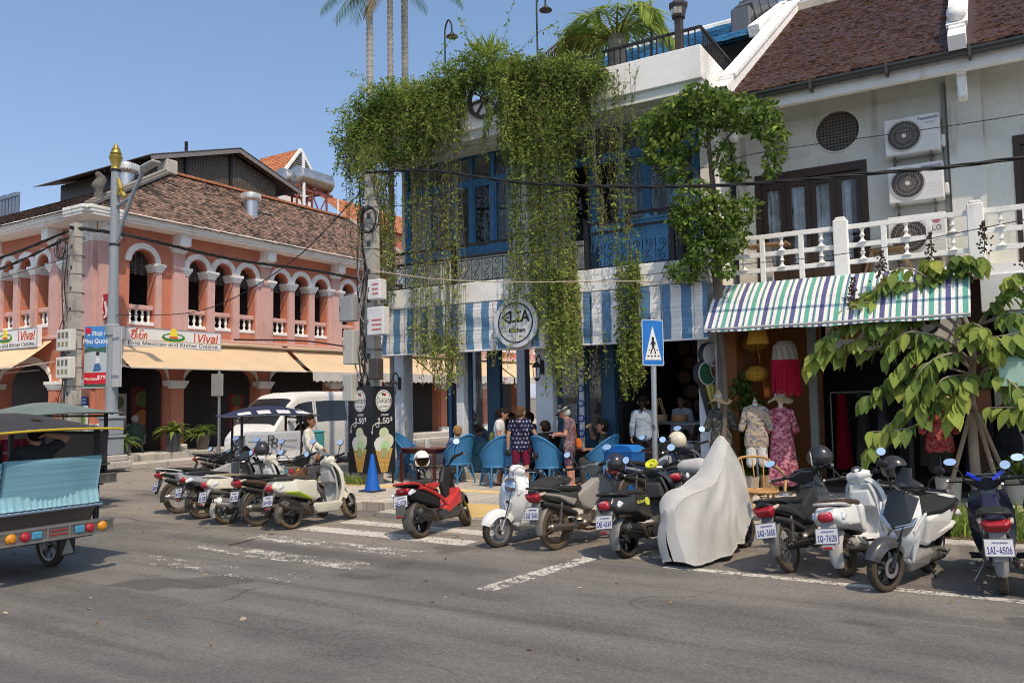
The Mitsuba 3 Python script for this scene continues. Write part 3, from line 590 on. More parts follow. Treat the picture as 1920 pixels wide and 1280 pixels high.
for i in range(3): part(cab, 'door', bx(-6.93 + i * 0.52, -6.43 + i * 0.52, 14.735, 14.752, 4.56, 5.36, 0.005), 'paint', (0.09, 0.29, 0.54), var=0.2)
part(cab, 'worktop', bx(-7.0, -5.3, 14.72, 15.22, 5.42, 5.46, 0.008), 'paint', (0.12, 0.34, 0.58), var=0.2)
# ground floor joinery
def leaf(x0, x1, y=15.12, z0=0.32, z1=3.9, low=0.0, col=DKBLUE, depth=0.06):
    k = C('door_leaf', cat([bx(x0, x0 + 0.09, y, y + depth, z0, z1), bx(x1 - 0.09, x1, y, y + depth, z0, z1), bx(x0 + 0.09, x1 - 0.09, y + 0.002, y + depth - 0.002, z0, z0 + 0.14), bx(x0 + 0.09, x1 - 0.09, y + 0.002, y + depth - 0.002, z1 - 0.1, z1)]), 'paint', col, var=0.15)
    if low: part(k, 'lower_panel', bx(x0 + 0.09, x1 - 0.09, y + 0.015, y + depth - 0.015, z0 + 0.14, z0 + 0.14 + low), 'paint', (0.014, 0.07, 0.11), var=0.2)
    part(k, 'pane', grid_mesh([[(x0 + 0.09, y + depth / 2, z0 + 0.14 + low), (x1 - 0.09, y + depth / 2, z0 + 0.14 + low)], [(x0 + 0.09, y + depth / 2, z1 - 0.1), (x1 - 0.09, y + depth / 2, z1 - 0.1)]]), 'glass')
    return k
leaf(-10.46, -9.86, low=0.55); C('door_post', bx(-9.86, -9.6, 15.1, 15.22, 0.3, 4.05), 'paint', DKBLUE)
leaf(-8.16, -7.62, low=0.6); leaf(-7.52, -7.05, low=0.6); C('door_post', bx(-7.05, -6.82, 15.08, 15.24, 0.3, 4.05), 'paint', (0.016, 0.06, 0.11))
C('charm_board', bx(-7.62, -7.52, 15.06, 15.1, 0.9, 3.6), 'paint', (0.5, 0.53, 0.6))
for z in np.arange(1.2, 3.5, 0.31):
    k = C('evil_eye_charm', moved(disc(0.075, 0.02, 16), on_front(-7.57, 15.058, z)), 'gloss', (0.02, 0.04, 0.25))
    part(k, 'pupil', moved(cat([ring(0.02, 0.04, 0.004, 12)]), on_front(-7.57, 15.037, z)), 'paint', (0.6, 0.65, 0.75))
for y in (17.1, 19.2, 21.9): C('side_post', bx(-12.46, -12.36, y, y + 0.09, 0.3, 4.05), 'paint', BLUE)
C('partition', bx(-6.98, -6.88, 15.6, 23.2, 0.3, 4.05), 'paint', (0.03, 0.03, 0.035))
C('transom_beam', bx(CX0 + 0.3, CX1 - 0.4, 15.0, 15.25, 3.72, 4.05), 'paint', (0.03, 0.05, 0.08))
# roof terrace: railing, lamp columns, blue roof behind
tr = C('terrace_railing', cat([bar((-9.0, 14.7, 8.98), (CX1 - 0.04, 14.7, 8.98), 0.05), bar((CX1 - 0.04, 14.7, 8.98), (CX1 - 0.04, 18.4, 8.98), 0.05)]), 'paint', IRON)
for x in np.arange(-8.8, CX1 - 0.1, 0.13): part(tr, 'baluster', bx(x - 0.012, x + 0.012, 14.69, 14.71, 8.48, 8.96), 'paint', IRON)
for y in np.arange(14.85, 18.4, 0.13): part(tr, 'baluster', bx(CX1 - 0.052, CX1 - 0.028, y - 0.012, y + 0.012, 8.48, 8.96), 'paint', IRON)
for x, h in ((-5.08, 9.25), (-8.72, 8.85)):
    k = C('lantern_column', bx(x - 0.07, x + 0.07, 14.62, 14.76, 8.5, h, 0.01), 'paint', (0.05, 0.04, 0.04))
    part(k, 'lantern', lathe([(0.0, h), (0.13, h), (0.16, h + 0.18), (0.19, h + 0.24), (0.19, h + 0.28), (0.08, h + 0.36), (0.04, h + 0.42), (0.0, h + 0.42)], 8, TR(x, 14.69, 0)), 'paint', (0.06, 0.055, 0.055))
    part(k, 'lantern_glass', cat([bx(x + 0.1 * math.cos(a) - 0.03, x + 0.1 * math.cos(a) + 0.03, 14.69 + 0.155 * math.sin(a) - 0.03, 14.69 + 0.155 * math.sin(a) + 0.03, h + 0.04, h + 0.16) for a in (3.9, 4.7, 5.5)]), 'paint', (0.35, 0.36, 0.35), kind='stuff')
# the blue tiled roof behind the terrace
o, ux, uy = np.array([-13.0, 19.0, 10.5]), np.array([1.0, 0, 0]), np.array([0, 0.86, 0.51])
BLUETILE = [(0.03, 0.10, 0.20), (0.06, 0.20, 0.36), (0.10, 0.30, 0.48), (0.16, 0.38, 0.55)]
br = C('blue_roof', cat([bx(-13, -4.45, 22.4, 26, 7.9, 12.2), grid_mesh([[(-13, 19.0, 10.46), (-4.5, 19.0, 10.46)], [(-13, 22.4, 12.46), (-4.5, 22.4, 12.46)]])]), 'paint', (0.04, 0.12, 0.22))
m, c = tiles(o, ux, uy, sbox(0, 0, 8.45, 3.9), 0.22, 0.2, BLUETILE, 8, 0.6, 0.05)
part(br, 'tiles', m, 'gloss', c, kind='stuff', label='glazed blue roof tiles')
part(br, 'ridge', bx(-13.1, -4.6, 22.25, 22.6, 12.35, 12.62, 0.06), 'plaster_white')
part(br, 'verge', bar((-4.7, 18.9, 10.55), (-4.7, 22.4, 12.62), 0.26, 0.26), 'plaster_white')
part(br, 'gable_wall', bx(-13, -4.62, 19.7, 19.85, 7.9, 10.7), 'paint', (0.05, 0.05, 0.055))
dk = thing('ventilation_duct', 'grey galvanised ventilation duct on the blue tiled roof', 'duct')
part(dk, 'duct_body', bar((-5.3, 20.5, 11.75), (-5.1, 22.4, 13.1), 0.5, 0.5), 'metal', (0.22, 0.21, 0.2))
part(dk, 'duct_outlet', moved(bx(-0.31, 0.31, -0.35, 0.3, -0.75, 0.25, 0.05), TR(-5.32, 20.35, 11.6, s=0.8)), 'metal', (0.2, 0.19, 0.18))
for t in (0.25, 0.55, 0.85): part(dk, 'duct_seam', bar(np.array((-5.3, 20.5, 11.75)) + (t - 0.02) * np.array((0.2, 1.9, 1.35)), np.array((-5.3, 20.5, 11.75)) + t * np.array((0.2, 1.9, 1.35)), 0.54, 0.54), 'metal', (0.3, 0.29, 0.28))
# wooden wheel on the parapet
wh = thing('wagon_wheel', 'old wooden wagon wheel hung on the white parapet among the vines', 'wheel')
MW = on_front(-9.38, 14.37, 8.46)
part(wh, 'rim', moved(ring(0.36, 0.44, 0.07), MW), 'paint', (0.05, 0.035, 0.025))
part(wh, 'hub', moved(disc(0.09, 0.09, 16), MW), 'paint', (0.05, 0.035, 0.025))
for a in range(0, 360, 45): part(wh, 'spoke', moved(bx(0.08, 0.37, -0.02, 0.02, 0.02, 0.055), MW @ TR(rz=a + 10)), 'paint', (0.05, 0.035, 0.025))
# striped roller blinds
def blind(x0, x1, label):
    k = thing('roller_blind', label, 'blind', 'striped roller blinds over the cafe front')
    e = [x0]
    s0 = -12.52
    while s0 < x1:
        for q in (s0, s0 + 0.2):
            if x0 < q < x1: e.append(q)
        s0 += 0.41
    e = sorted(e) + [x1]
    cols = []
    for a, b in zip(e[:-1], e[1:]):
        cols.append((0.12, 0.25, 0.42) if ((a + b) / 2 + 12.52) % 0.41 < 0.2 else (0.80, 0.79, 0.79))
    for i in range(26):
        z = 4.03 - i * 0.0395
        bow = 0.015 * math.sin(i * 0.5 + x0)
        m = cat([bx(a, b, CF - 0.022 + bow, CF - 0.012 + bow, z - 0.0365, z) for a, b in zip(e[:-1], e[1:])])
        m.apply_transform(TR(0, 0, rng.uniform(-0.003, 0.003)))
        part(k, 'slat', m, 'paint', np.repeat(np.array(cols), 8, 0) * rng.uniform(0.93, 1.04), var=0.06)
    part(k, 'bottom_bar', tube([(x0, CF - 0.015, 2.99), (x1, CF - 0.015, 2.99)], 0.022, 8), 'paint', (0.68, 0.68, 0.7))
    for x in np.linspace(x0 + 0.25, x1 - 0.25, 4): part(k, 'cord', bx(x - 0.006, x + 0.006, CF - 0.04, CF - 0.034, 3.0, 4.05), 'paint', (0.4, 0.4, 0.4))
    part(k, 'lining', bx(x0 + 0.01, x1 - 0.01, CF + 0.02, CF + 0.03, 3.0, 4.04), 'paint', (0.3, 0.34, 0.4))
blind(-12.46, -10.62, 'blue and white slatted roller blind at the left end of the cafe front')
blind(-10.6, -7.05, 'blue and white slatted roller blind behind the round cafe sign')
blind(-7.02, -4.64, 'blue and white slatted roller blind above the gelato shop opening')
sg = thing('cafe_sign', 'round white cafe sign with a black ring hung in front of the striped blinds', 'sign')
MS = on_front(-8.68, 14.36, 3.52)
part(sg, 'disc', moved(disc(0.52, 0.06, 64), MS), 'paint', (0.56, 0.59, 0.64))
part(sg, 'ring', moved(ring(0.40, 0.425, 0.008, 64), MS @ TR(z=0.06)), 'paint', BLACK)
for i, (ch, x) in enumerate((('<', -0.24), ('L', -0.06), ('I', 0.08), ('A', 0.24))):
    if ch == '<': m = cat([stroke([(0.13, 0.22), (-0.06, 0.1), (0.13, -0.02)], 0.035, 0.01, smooth=False), bx(-0.02, 0.1, 0.085, 0.115, 0, 0.01)])
    else: m = moved(text(ch, 0.22, True, 0.01), TR(0.02, 0, 0))
    part(sg, 'lettering', moved(m, MS @ TR(x - 0.02, 0.02, 0.06)), 'paint', BLACK)
part(sg, 'lettering', moved(text('kitchen', 0.085, True, 0.008), MS @ TR(0.04, -0.2, 0.06)), 'paint', BLACK, label='small black lettering reading kitchen')
# wall lanterns
def wall_lantern(x, y, z, label):
    k = thing('wall_lantern', label, 'lamp', 'black wall lanterns on the cafe columns')
    part(k, 'bracket', tube(curve([(x, y, z + 0.1), (x, y - 0.12, z + 0.3), (x, y - 0.24, z + 0.2), (x, y - 0.24, z + 0.12)], 12), 0.014, 6), 'paint', IRON)
    part(k, 'back_plate', bx(x - 0.05, x + 0.05, y - 0.02, y, z - 0.1, z + 0.2, 0.01), 'paint', IRON)
    part(k, 'cage', cat([lathe([(0.0, 0.16), (0.04, 0.14), (0.11, 0.06), (0.11, 0.04), (0.0, 0.045)], 6), lathe([(0.0, -0.26), (0.03, -0.24), (0.07, -0.2), (0.075, -0.185), (0.0, -0.18)], 6)] + [tube([(0.095 * math.cos(a), 0.095 * math.sin(a), 0.045), (0.065 * math.cos(a), 0.065 * math.sin(a), -0.19)], 0.009, 4) for a in np.arange(6) * math.pi / 3]), 'paint', IRON, M=TR(x, y - 0.24, z))
    part(k, 'glass', lathe([(0.085, 0.04), (0.058, -0.18)], 6, TR(x, y - 0.24, z)), 'glass')
wall_lantern(-12.32, 14.94, 2.3, 'black wall lantern on the left end column, right of the tall gelato sign')
wall_lantern(-8.42, 14.94, 2.55, 'black wall lantern on the middle white column beside the vines')
# back wall of the gelato shop: barrel ends, shelf, counter
sh = thing('barrel_display', 'stack of round wooden barrel ends on the dark back wall of the gelato shop', 'display')
part(sh, 'rack', bx(-6.75, -5.3, 18.9, 19.0, 0.3, 3.7), 'paint', (0.03, 0.022, 0.018))
n = 0
for i, row in enumerate((4, 3, 4, 3, 3)):
    for j in range(row):
        x, z = -6.6 + 0.36 * j + (0.18 if i % 2 else 0), 1.7 + 0.34 * i
        k = part(sh, 'barrel_end', moved(disc(0.16, 0.25, 18), on_front(x, 18.9, z)), 'paint', np.array((0.20, 0.11, 0.06)) * rng.uniform(0.5, 1.2), var=0.3)
        part(k, 'hoop', moved(ring(0.15, 0.172, 0.26, 18), on_front(x, 18.9, z)), 'paint', (0.05, 0.035, 0.03))
ct = thing('gelato_counter', 'glass fronted gelato counter in the open shop front beneath the blinds', 'counter')
part(ct, 'base', bx(-6.35, -5.05, 15.35, 16.2, 0.3, 0.72, 0.01), 'paint', (0.55, 0.57, 0.6))
part(ct, 'base_band', bx(-6.37, -5.04, 15.33, 15.352, 0.62, 0.74), 'paint', (0.04, 0.12, 0.2))
prof = Polygon([(0, 0.74), (0.0, 1.02), (0.4, 1.38), (0.8, 1.38), (0.8, 0.74)])
part(ct, 'glass_front', grid_mesh([[(-6.33, 15.36, 0.74), (-5.07, 15.36, 0.74)], [(-6.33, 15.36, 1.05), (-5.07, 15.36, 1.05)], [(-6.33, 15.72, 1.38), (-5.07, 15.72, 1.38)]]), 'glass')
part(ct, 'frame', cat([bar((x, 15.36, 0.74), (x, 15.36, 1.05), 0.03) for x in (-6.34, -5.06)] + [bar((x, 15.36, 1.05), (x, 15.72, 1.38), 0.03) for x in (-6.34, -5.06)] + [bar((-6.34, 15.72, 1.38), (-5.06, 15.72, 1.38), 0.03), bar((-6.34, 15.36, 1.05), (-5.06, 15.36, 1.05), 0.02)]), 'metal', (0.25, 0.3, 0.35))
part(ct, 'top', bx(-6.36, -5.04, 15.7, 16.2, 1.38, 1.42, 0.006), 'paint', (0.12, 0.13, 0.14))
for i in range(5): part(ct, 'gelato_tray', bx(-6.28 + 0.245 * i, -6.06 + 0.245 * i, 15.5, 15.95, 0.85, 0.95, 0.02), 'paint', [(0.6, 0.55, 0.45), (0.5, 0.25, 0.22), (0.3, 0.42, 0.2), (0.55, 0.5, 0.42), (0.2, 0.12, 0.08)][i])
for i, (x, c) in enumerate(((-6.2, (0.45, 0.3, 0.16)), (-5.75, (0.38, 0.22, 0.1)))):
    k = thing('wicker_basket', ['round wicker basket with tall handles on the gelato counter', 'low wicker basket on the gelato counter, right of the one with handles'][i], 'basket')
    part(k, 'basket_body', lathe([(0.0, 0), (0.15, 0.0), (0.17, 0.05), (0.17, 0.14), (0.155, 0.14), (0.15, 0.02)], 18, TR(x, 15.9, 1.42)), 'cloth', c, var=0.5)
    if i == 0: part(k, 'handle', cat([tube(curve([(x - 0.12, 15.85 + d, 1.55), (x - 0.05, 15.88 + d, 1.75), (x, 15.9 + d, 1.9), (x + 0.05, 15.88 + d, 1.75), (x + 0.12, 15.85 + d, 1.55)], 12), 0.012, 5) for d in (0, 0.1)]), 'cloth', c)

# ================================================================== the white shophouse on the right
shop = thing('white_shophouse', 'off white two storey shophouse with a weathered red brown tile roof', 'building')
S = lambda name, mesh, mat='paint', col=WHITE, **k: part(shop, name, mesh, mat, col, **k)
WALL = 16.0
w = sbox(-4.45, 3.95, 9.0, 8.0).difference(sbox(-4.08, 4.0, -2.02, 6.26)).difference(sbox(0.28, 4.0, 2.3, 6.26)).difference(Point(-2.5, 6.88).buffer(0.4, 16))
S('upper_wall', moved(prism(w, -0.25, 0), on_front(0, WALL, 0)), 'plaster_grey')
for x0, x1 in ((-4.3, -3.0), (-2.0, -0.75)): S('wall_panel', moved(prism(sbox(x0, 6.5, x1, 7.25).difference(sbox(x0 + 0.02, 6.52, x1 - 0.02, 7.23)), 0, 0.012), on_front(0, WALL, 0)), 'plaster_grey')
k = S('round_vent', moved(ring(0.385, 0.41, 0.03, 48), on_front(-2.5, WALL, 6.88)), 'plaster_grey')
part(k, 'vent_grille', moved(cat([bx(-math.sqrt(max(0.386**2 - y * y, 0.001)), math.sqrt(max(0.386**2 - y * y, 0.001)), y - 0.012, y + 0.012, -0.1, -0.06) for y in np.arange(-0.36, 0.37, 0.06)] + [bx(x - 0.012, x + 0.012, -math.sqrt(max(0.386**2 - x * x, 0.001)), math.sqrt(max(0.386**2 - x * x, 0.001)), -0.11, -0.07) for x in np.arange(-0.36, 0.37, 0.06)]), on_front(-2.5, WALL, 6.88)), 'paint', (0.14, 0.12, 0.11), kind='stuff')
part(k, 'vent_back', moved(disc(0.395, 0.02), on_front(-2.5, WALL + 0.2, 6.88)), 'paint', (0.02, 0.018, 0.017))
# balcony doors
def balcony_door(x0, x1, leaves):
    k = S('balcony_door', cat([bx(x0, x0 + 0.11, 15.98, 16.14, 4.0, 6.26), bx(x1 - 0.11, x1, 15.98, 16.14, 4.0, 6.26), bx(x0 + 0.11, x1 - 0.11, 15.982, 16.138, 6.1, 6.26)]), 'wood_dark')
    W = (x1 - x0 - 0.22) / leaves
    for i in range(leaves):
        a, b = x0 + 0.11 + i * W + 0.004, x0 + 0.11 + (i + 1) * W - 0.004
        part(k, 'leaf', cat([bx(a, a + 0.1, 16.03, 16.09, 4.02, 6.09), bx(b - 0.1, b, 16.03, 16.09, 4.02, 6.09), bx(a + 0.1, b - 0.1, 16.032, 16.088, 5.95, 6.09), bx(a + 0.1, b - 0.1, 16.032, 16.088, 4.02, 4.45)]), 'wood_dark')
        part(k, 'pane', grid_mesh([[(a + 0.1, 16.06, 4.45), (b - 0.1, 16.06, 4.45)], [(a + 0.1, 16.06, 5.95), (b - 0.1, 16.06, 5.95)]]), 'glass')
        part(k, 'lace_curtain', grid_mesh([[(x, 16.16 + 0.02 * math.sin(x * 60), z) for x in np.linspace(a + 0.09, b - (0.09 if i != leaves - 1 else 0.2), 40)] for z in np.linspace(4.45, 5.96, 40)]), 'cloth',
             lambda v: np.array([[0.40, 0.46, 0.50]]) * (0.72 + 0.35 * ((np.floor(v[:, :1] * 40) + np.floor(v[:, 2:3] * 40)) % 2)) * (0.7 + 0.6 * meshkit.fbm(v * 6, 3)[:, None]), smooth=True)
    return k
balcony_door(-4.08, -2.02, 4); balcony_door(0.28, 2.3, 4)
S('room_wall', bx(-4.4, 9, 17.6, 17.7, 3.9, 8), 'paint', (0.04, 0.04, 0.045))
S('pilaster', bx(-0.66, -0.14, 15.86, 15.998, 3.96, 7.75), 'plaster_grey')
for x in (-0.4, -4.3):
    S('eave_bracket', cat([bx(x - 0.07, x + 0.07, 15.3, 15.86, 7.05, 7.25, 0.01), bx(x - 0.07, x + 0.07, 15.2, 15.4, 7.25, 7.6, 0.01), bx(x - 0.07, x + 0.07, 15.25, 15.5, 6.85, 7.05, 0.03)]), 'plaster_white')
S('eave_beam', bx(-4.4, 9, 15.12, 15.26, 7.28, 7.5, 0.01), 'plaster_white')
S('soffit', grid_mesh([[(-4.4, 15.12, 7.5), (9, 15.12, 7.5)], [(-4.4, 16.1, 7.62), (9, 16.1, 7.62)]], 0.03), 'plaster_grey')
g = np.linspace(math.pi, 2 * math.pi, 9)
gp = [(0.1 * math.cos(a), 0.1 * math.sin(a)) for a in g] + [(0.085 * math.cos(a), 0.085 * math.sin(a)) for a in g[::-1]]
gm = prism(Polygon(gp), 0, 13.4); gm.apply_transform(axes((-4.4, 14.98, 7.56), (0, 1, 0), (0, 0, 1), (1, 0, 0)))
gut = S('gutter', gm, 'metal', (0.10, 0.105, 0.11), var=0.4)
for x in np.arange(-4.0, 8, 1.25): part(gut, 'gutter_bracket', bx(x - 0.02, x + 0.02, 14.86, 15.12, 7.4, 7.6), 'paint', (0.05, 0.05, 0.05))
o, ux, uy = np.array([-4.25, 14.95, 7.6]), np.array([1.0, 0, 0]), np.array([0, 6.75, 4.45]) / math.hypot(6.75, 4.45)
REDTILE = [(0.02, 0.016, 0.013), (0.06, 0.034, 0.022), (0.19, 0.082, 0.040), (0.29, 0.135, 0.066), (0.11, 0.055, 0.032), (0.03, 0.022, 0.017)]
rf = S('roof', grid_mesh([[(-4.3, 14.95, 7.57), (9, 14.95, 7.57)], [(-4.3, 21.7, 12.02), (9, 21.7, 12.02)]], -0.05), 'paint', (0.05, 0.025, 0.02))
for a, b, sd in ((0.0, 3.65, 21), (4.05, 9.0, 22)):
    m, c = tiles(o, ux, uy, sbox(a, -0.05, b, 8.05), 0.115, 0.10, REDTILE, sd, 0.75, 0.03)
    part(rf, 'tiles', m, 'matte', c, kind='stuff', label='weathered red brown roof tiles blotched black')
for x, nm in ((-4.32, 'verge'), (-0.42, 'fire_wall')):
    p = np.array([[x, 14.75, 7.62], [x, 15.2, 7.92], [x, 21.7, 12.2]])
    kk = part(rf, nm, cat([bar(p[0], p[1], 0.26, 0.24), bar(p[1], p[2], 0.24, 0.3, ext=0.05), bar(p[1] + [0, 0, 0.17], p[2] + [0, 0, 0.17], 0.32, 0.07)]), 'plaster_white')
part(rf, 'fire_wall', chain([(-0.42, 15.3, 8.3, 0.13), (-0.42, 15.55, 8.45, 0.17), (-0.42, 15.9, 8.7, 0.1)]), 'plaster_white', smooth=40)
part(rf, 'finial', lathe([(0.0, 0), (0.16, 0), (0.18, 0.1), (0.1, 0.18), (0.17, 0.3), (0.1, 0.42), (0.13, 0.52), (0.05, 0.68), (0.0, 0.74)], 14, TR(-4.32, 21.6, 12.35)), 'plaster_white', smooth=40)
part(rf, 'ridge_cap', bx(-4.4, 9, 21.55, 21.85, 11.95, 12.25, 0.05), 'concrete')
# balcony and its railing
S('balcony_floor', bx(-4.45, -0.45, 15.02, 16.0, 3.86, 3.97), 'concrete')
S('balcony_fascia', bx(-4.45, -0.4, 15.0, 15.02, 3.82, 3.985), 'paint', (0.17, 0.075, 0.03), var=0.4)
S('balcony_floor', bx(-0.4, 9, 15.0, 16.0, 3.8, 3.97), 'plaster_white')
br = S('balcony_railing', cat([bx(-4.45, 6, 14.98 + 0.02, 15.04, z, z + 0.085, 0.006) for z in (4.18, 4.47, 4.8)]), 'plaster_white')
for x in (-2.37, -0.31, 1.75): part(br, 'post', cat([bx(x - 0.12, x + 0.12, 14.93, 15.1, 3.97, 4.98, 0.015), bx(x - 0.09, x + 0.09, 14.95, 15.08, 4.98, 5.03, 0.02)]), 'plaster_white')
orn = lathe([(0.0, 0), (0.085, 0.0), (0.05, 0.025), (0.022, 0.06), (0.03, 0.1), (0.05, 0.12), (0.03, 0.14), (0.025, 0.2), (0.05, 0.235), (0.0, 0.24)], 8)
for x0 in (-4.43, -2.37, -0.31):
    for i in range(1, 3):
        x = x0 + i * 0.69
        part(br, 'upright', bx(x - 0.045, x + 0.045, 14.992, 15.048, 3.97, 4.795, 0.006), 'plaster_white')
    for i in range(3):
        for z, fl in ((4.25, 1), (4.55, 1)):
            part(br, 'ornament', moved(orn, TR(x0 + 0.345 + i * 0.69, 15.02, z)), 'plaster_white', smooth=40)
tb = thing('balcony_table', 'small wooden table on the white balcony, under the lowest air conditioner', 'table')
for i in range(5): part(tb, 'slat', bx(-1.95, -1.4, 15.2 + 0.1 * i, 15.29 + 0.1 * i, 4.42, 4.45), 'paint', (0.45, 0.3, 0.15), var=0.3)
for x, y in ((-1.9, 15.25), (-1.45, 15.25), (-1.9, 15.65), (-1.45, 15.65)): part(tb, 'leg', bar((x, y, 4.43), (x - 0.15 * (1 if x < -1.6 else -1), y, 3.97), 0.045), 'paint', (0.4, 0.26, 0.13))
tb = thing('balcony_table', 'wooden board on a white stand at the left end of the white balcony', 'table')
part(tb, 'board', bx(-4.1, -3.35, 15.25, 15.6, 4.72, 4.77, 0.01), 'paint', (0.35, 0.22, 0.12), var=0.4)
part(tb, 'stand', bx(-3.78, -3.66, 15.36, 15.5, 3.97, 4.72), 'paint', (0.5, 0.5, 0.48))
# air conditioners
def aircon(x, z, w, h, brand, label):
    k = thing('air_conditioner', label, 'air conditioner', 'air conditioner units on the shophouse wall')
    y = 15.62
    part(k, 'casing', bx(x, x + w, y, y + 0.3, z, z + h, 0.018), 'paint', (0.68, 0.68, 0.67), var=0.06)
    cx, cz, r = x + w * 0.36, z + h * 0.5, h * 0.42
    M = on_front(cx, y, cz)
    part(k, 'fan_ring', moved(ring(r * 0.93, r * 1.03, 0.014, 40), M), 'paint', (0.45, 0.44, 0.42))
    part(k, 'fan_well', moved(disc(r * 0.94, 0.004, 40), M), 'paint', (0.035, 0.03, 0.03))
    gr = []
    for a in np.arange(28) * 2 * math.pi / 28:
        gr.append(tube([(r * t * math.cos(a + 0.9 * t), r * t * math.sin(a + 0.9 * t), 0.012) for t in np.linspace(0.15, 0.95, 6)], 0.0035, 4, False))
    part(k, 'fan_grille', moved(cat(gr + [ring(r * q - 0.004, r * q + 0.004, 0.012, 32) for q in (0.4, 0.68)]), M), 'paint', (0.30, 0.28, 0.26), kind='stuff')
    part(k, 'fan_hub', moved(disc(r * 0.13, 0.02, 20), M), 'paint', (0.65, 0.65, 0.64))
    if brand == 'LG':
        part(k, 'logo', moved(disc(0.07, 0.006, 24), on_front(x + w * 0.84, y, z + h * 0.85)), 'paint', (0.4, 0.02, 0.05))
        part(k, 'logo_lines', moved(cat([ring(0.045, 0.054, 0.004, 24), bx(-0.01, 0.002, -0.02, 0.03, 0, 0.004), bx(0.005, 0.04, -0.006, 0.004, 0, 0.004)]), on_front(x + w * 0.84, y - 0.006, z + h * 0.85)), 'paint', (0.6, 0.5, 0.5), kind='stuff')
        part(k, 'lettering', moved(text('LG', 0.09, True, 0.005), on_front(x + w * 0.84, y, z + h * 0.58)), 'paint', (0.2, 0.2, 0.2))
    else:
        part(k, 'lettering', moved(text(brand, 0.05, True, 0.005), on_front(x + w * 0.81, y, z + h * 0.85)), 'paint', (0.06, 0.08, 0.14))
        part(k, 'lettering', moved(text('Inverter', 0.03, False, 0.004, 0.2), on_front(x + w * 0.83, y, z + h * 0.74)), 'paint', (0.2, 0.2, 0.2))
    for i in range(4): part(k, 'vent_line', bx(x + w * 0.68, x + w * 0.97, y - 0.003, y, z + h * (0.15 + 0.09 * i), z + h * (0.155 + 0.09 * i)), 'paint', (0.4, 0.4, 0.4))
    part(k, 'pipe_cover', bx(x + w, x + w + 0.07, y + 0.08, y + 0.25, z + h * 0.12, z + h * 0.42, 0.02), 'paint', (0.6, 0.6, 0.58))
    for q in (0.15, 0.82):
        part(k, 'wall_bracket', cat([bx(x + w * q - 0.02, x + w * q + 0.02, y + 0.02, WALL, z - 0.045, z - 0.002), bar((x + w * q, y + 0.1, z - 0.05), (x + w * q, WALL, z - 0.3), 0.035)]), 'paint', (0.15, 0.14, 0.13))
aircon(-1.66, 6.14, 0.88, 0.66, 'Panasonic', 'white air conditioner unit high on the wall, topmost of the three')
aircon(-1.64, 5.28, 0.88, 0.66, 'Panasonic', 'white air conditioner unit in the middle of the three on the wall')
aircon(-1.68, 4.3, 0.92, 0.74, 'LG', 'grey air conditioner unit with a red round emblem behind the white balcony rail')
S('drain_pipe', tube([(-0.72, 15.95, 3.97), (-0.72, 15.95, 7.4)], 0.035, 8), 'paint', (0.3, 0.29, 0.28))
S('wall_stain', bx(-0.9, -0.68, 15.985, 15.999, 4.0, 7.3), 'plaster_grey')
# the striped awning
STR = [(0.74, 0.74, 0.72), (0.11, 0.12, 0.26), (0.74, 0.74, 0.72), (0.13, 0.37, 0.31), (0.11, 0.12, 0.26), (0.74, 0.74, 0.72), (0.13, 0.38, 0.31), (0.74, 0.74, 0.72), (0.11, 0.12, 0.26), (0.14, 0.36, 0.31)]
SWD = [0.055, 0.075, 0.06, 0.02, 0.02, 0.06, 0.075, 0.06, 0.02, 0.022]
aw = thing('striped_awning', 'green navy and white striped awning over the clothes shop', 'awning')
x, i, V, Fs, Cs = -4.55, 0, [], [], []
ap = np.array([(14.95, 4.0), (14.62, 3.78), (14.4, 3.60), (14.15, 3.32), (13.96, 3.12), (13.955, 3.06)])
while x < -0.42:
    x1 = min(x + SWD[i % 10], -0.42); n0 = len(V)
    for q, (y, z) in enumerate(ap):
        for xx in (x, x1): V.append((xx + (-0.0), y, z - 0.02 * math.sin(math.pi * (xx + 4.55) / 1.38) ** 2 * (q > 3))); Cs.append(STR[i % 10])
    for q in range(len(ap) - 1): Fs += [(n0 + 2 * q, n0 + 2 * q + 1, n0 + 2 * q + 3), (n0 + 2 * q, n0 + 2 * q + 3, n0 + 2 * q + 2)]
    x = x1; i += 1
part(aw, 'canvas', trimesh.Trimesh(np.array(V), np.array(Fs), process=False), 'cloth', np.array(Cs), smooth=True, var=0.1)
part(aw, 'end_cheek', prism(Polygon([(14.92, 3.98), *[tuple(p) for p in ap[1:]], (14.92, 3.3)]), 0, 0.01), 'cloth', (0.5, 0.52, 0.5), M=axes((-4.555, 0, 0), (0, 1, 0), (0, 0, 1), (1, 0, 0)))
part(aw, 'front_bar', tube([(-4.55, 13.97, 3.1), (-0.42, 13.97, 3.1)], 0.025, 8), 'paint', (0.4, 0.4, 0.4))
for x in (-4.45, -2.5, -0.55): part(aw, 'arm', bar((x, 13.98, 3.12), (x, 15.4, 3.3), 0.03), 'paint', (0.2, 0.2, 0.2))
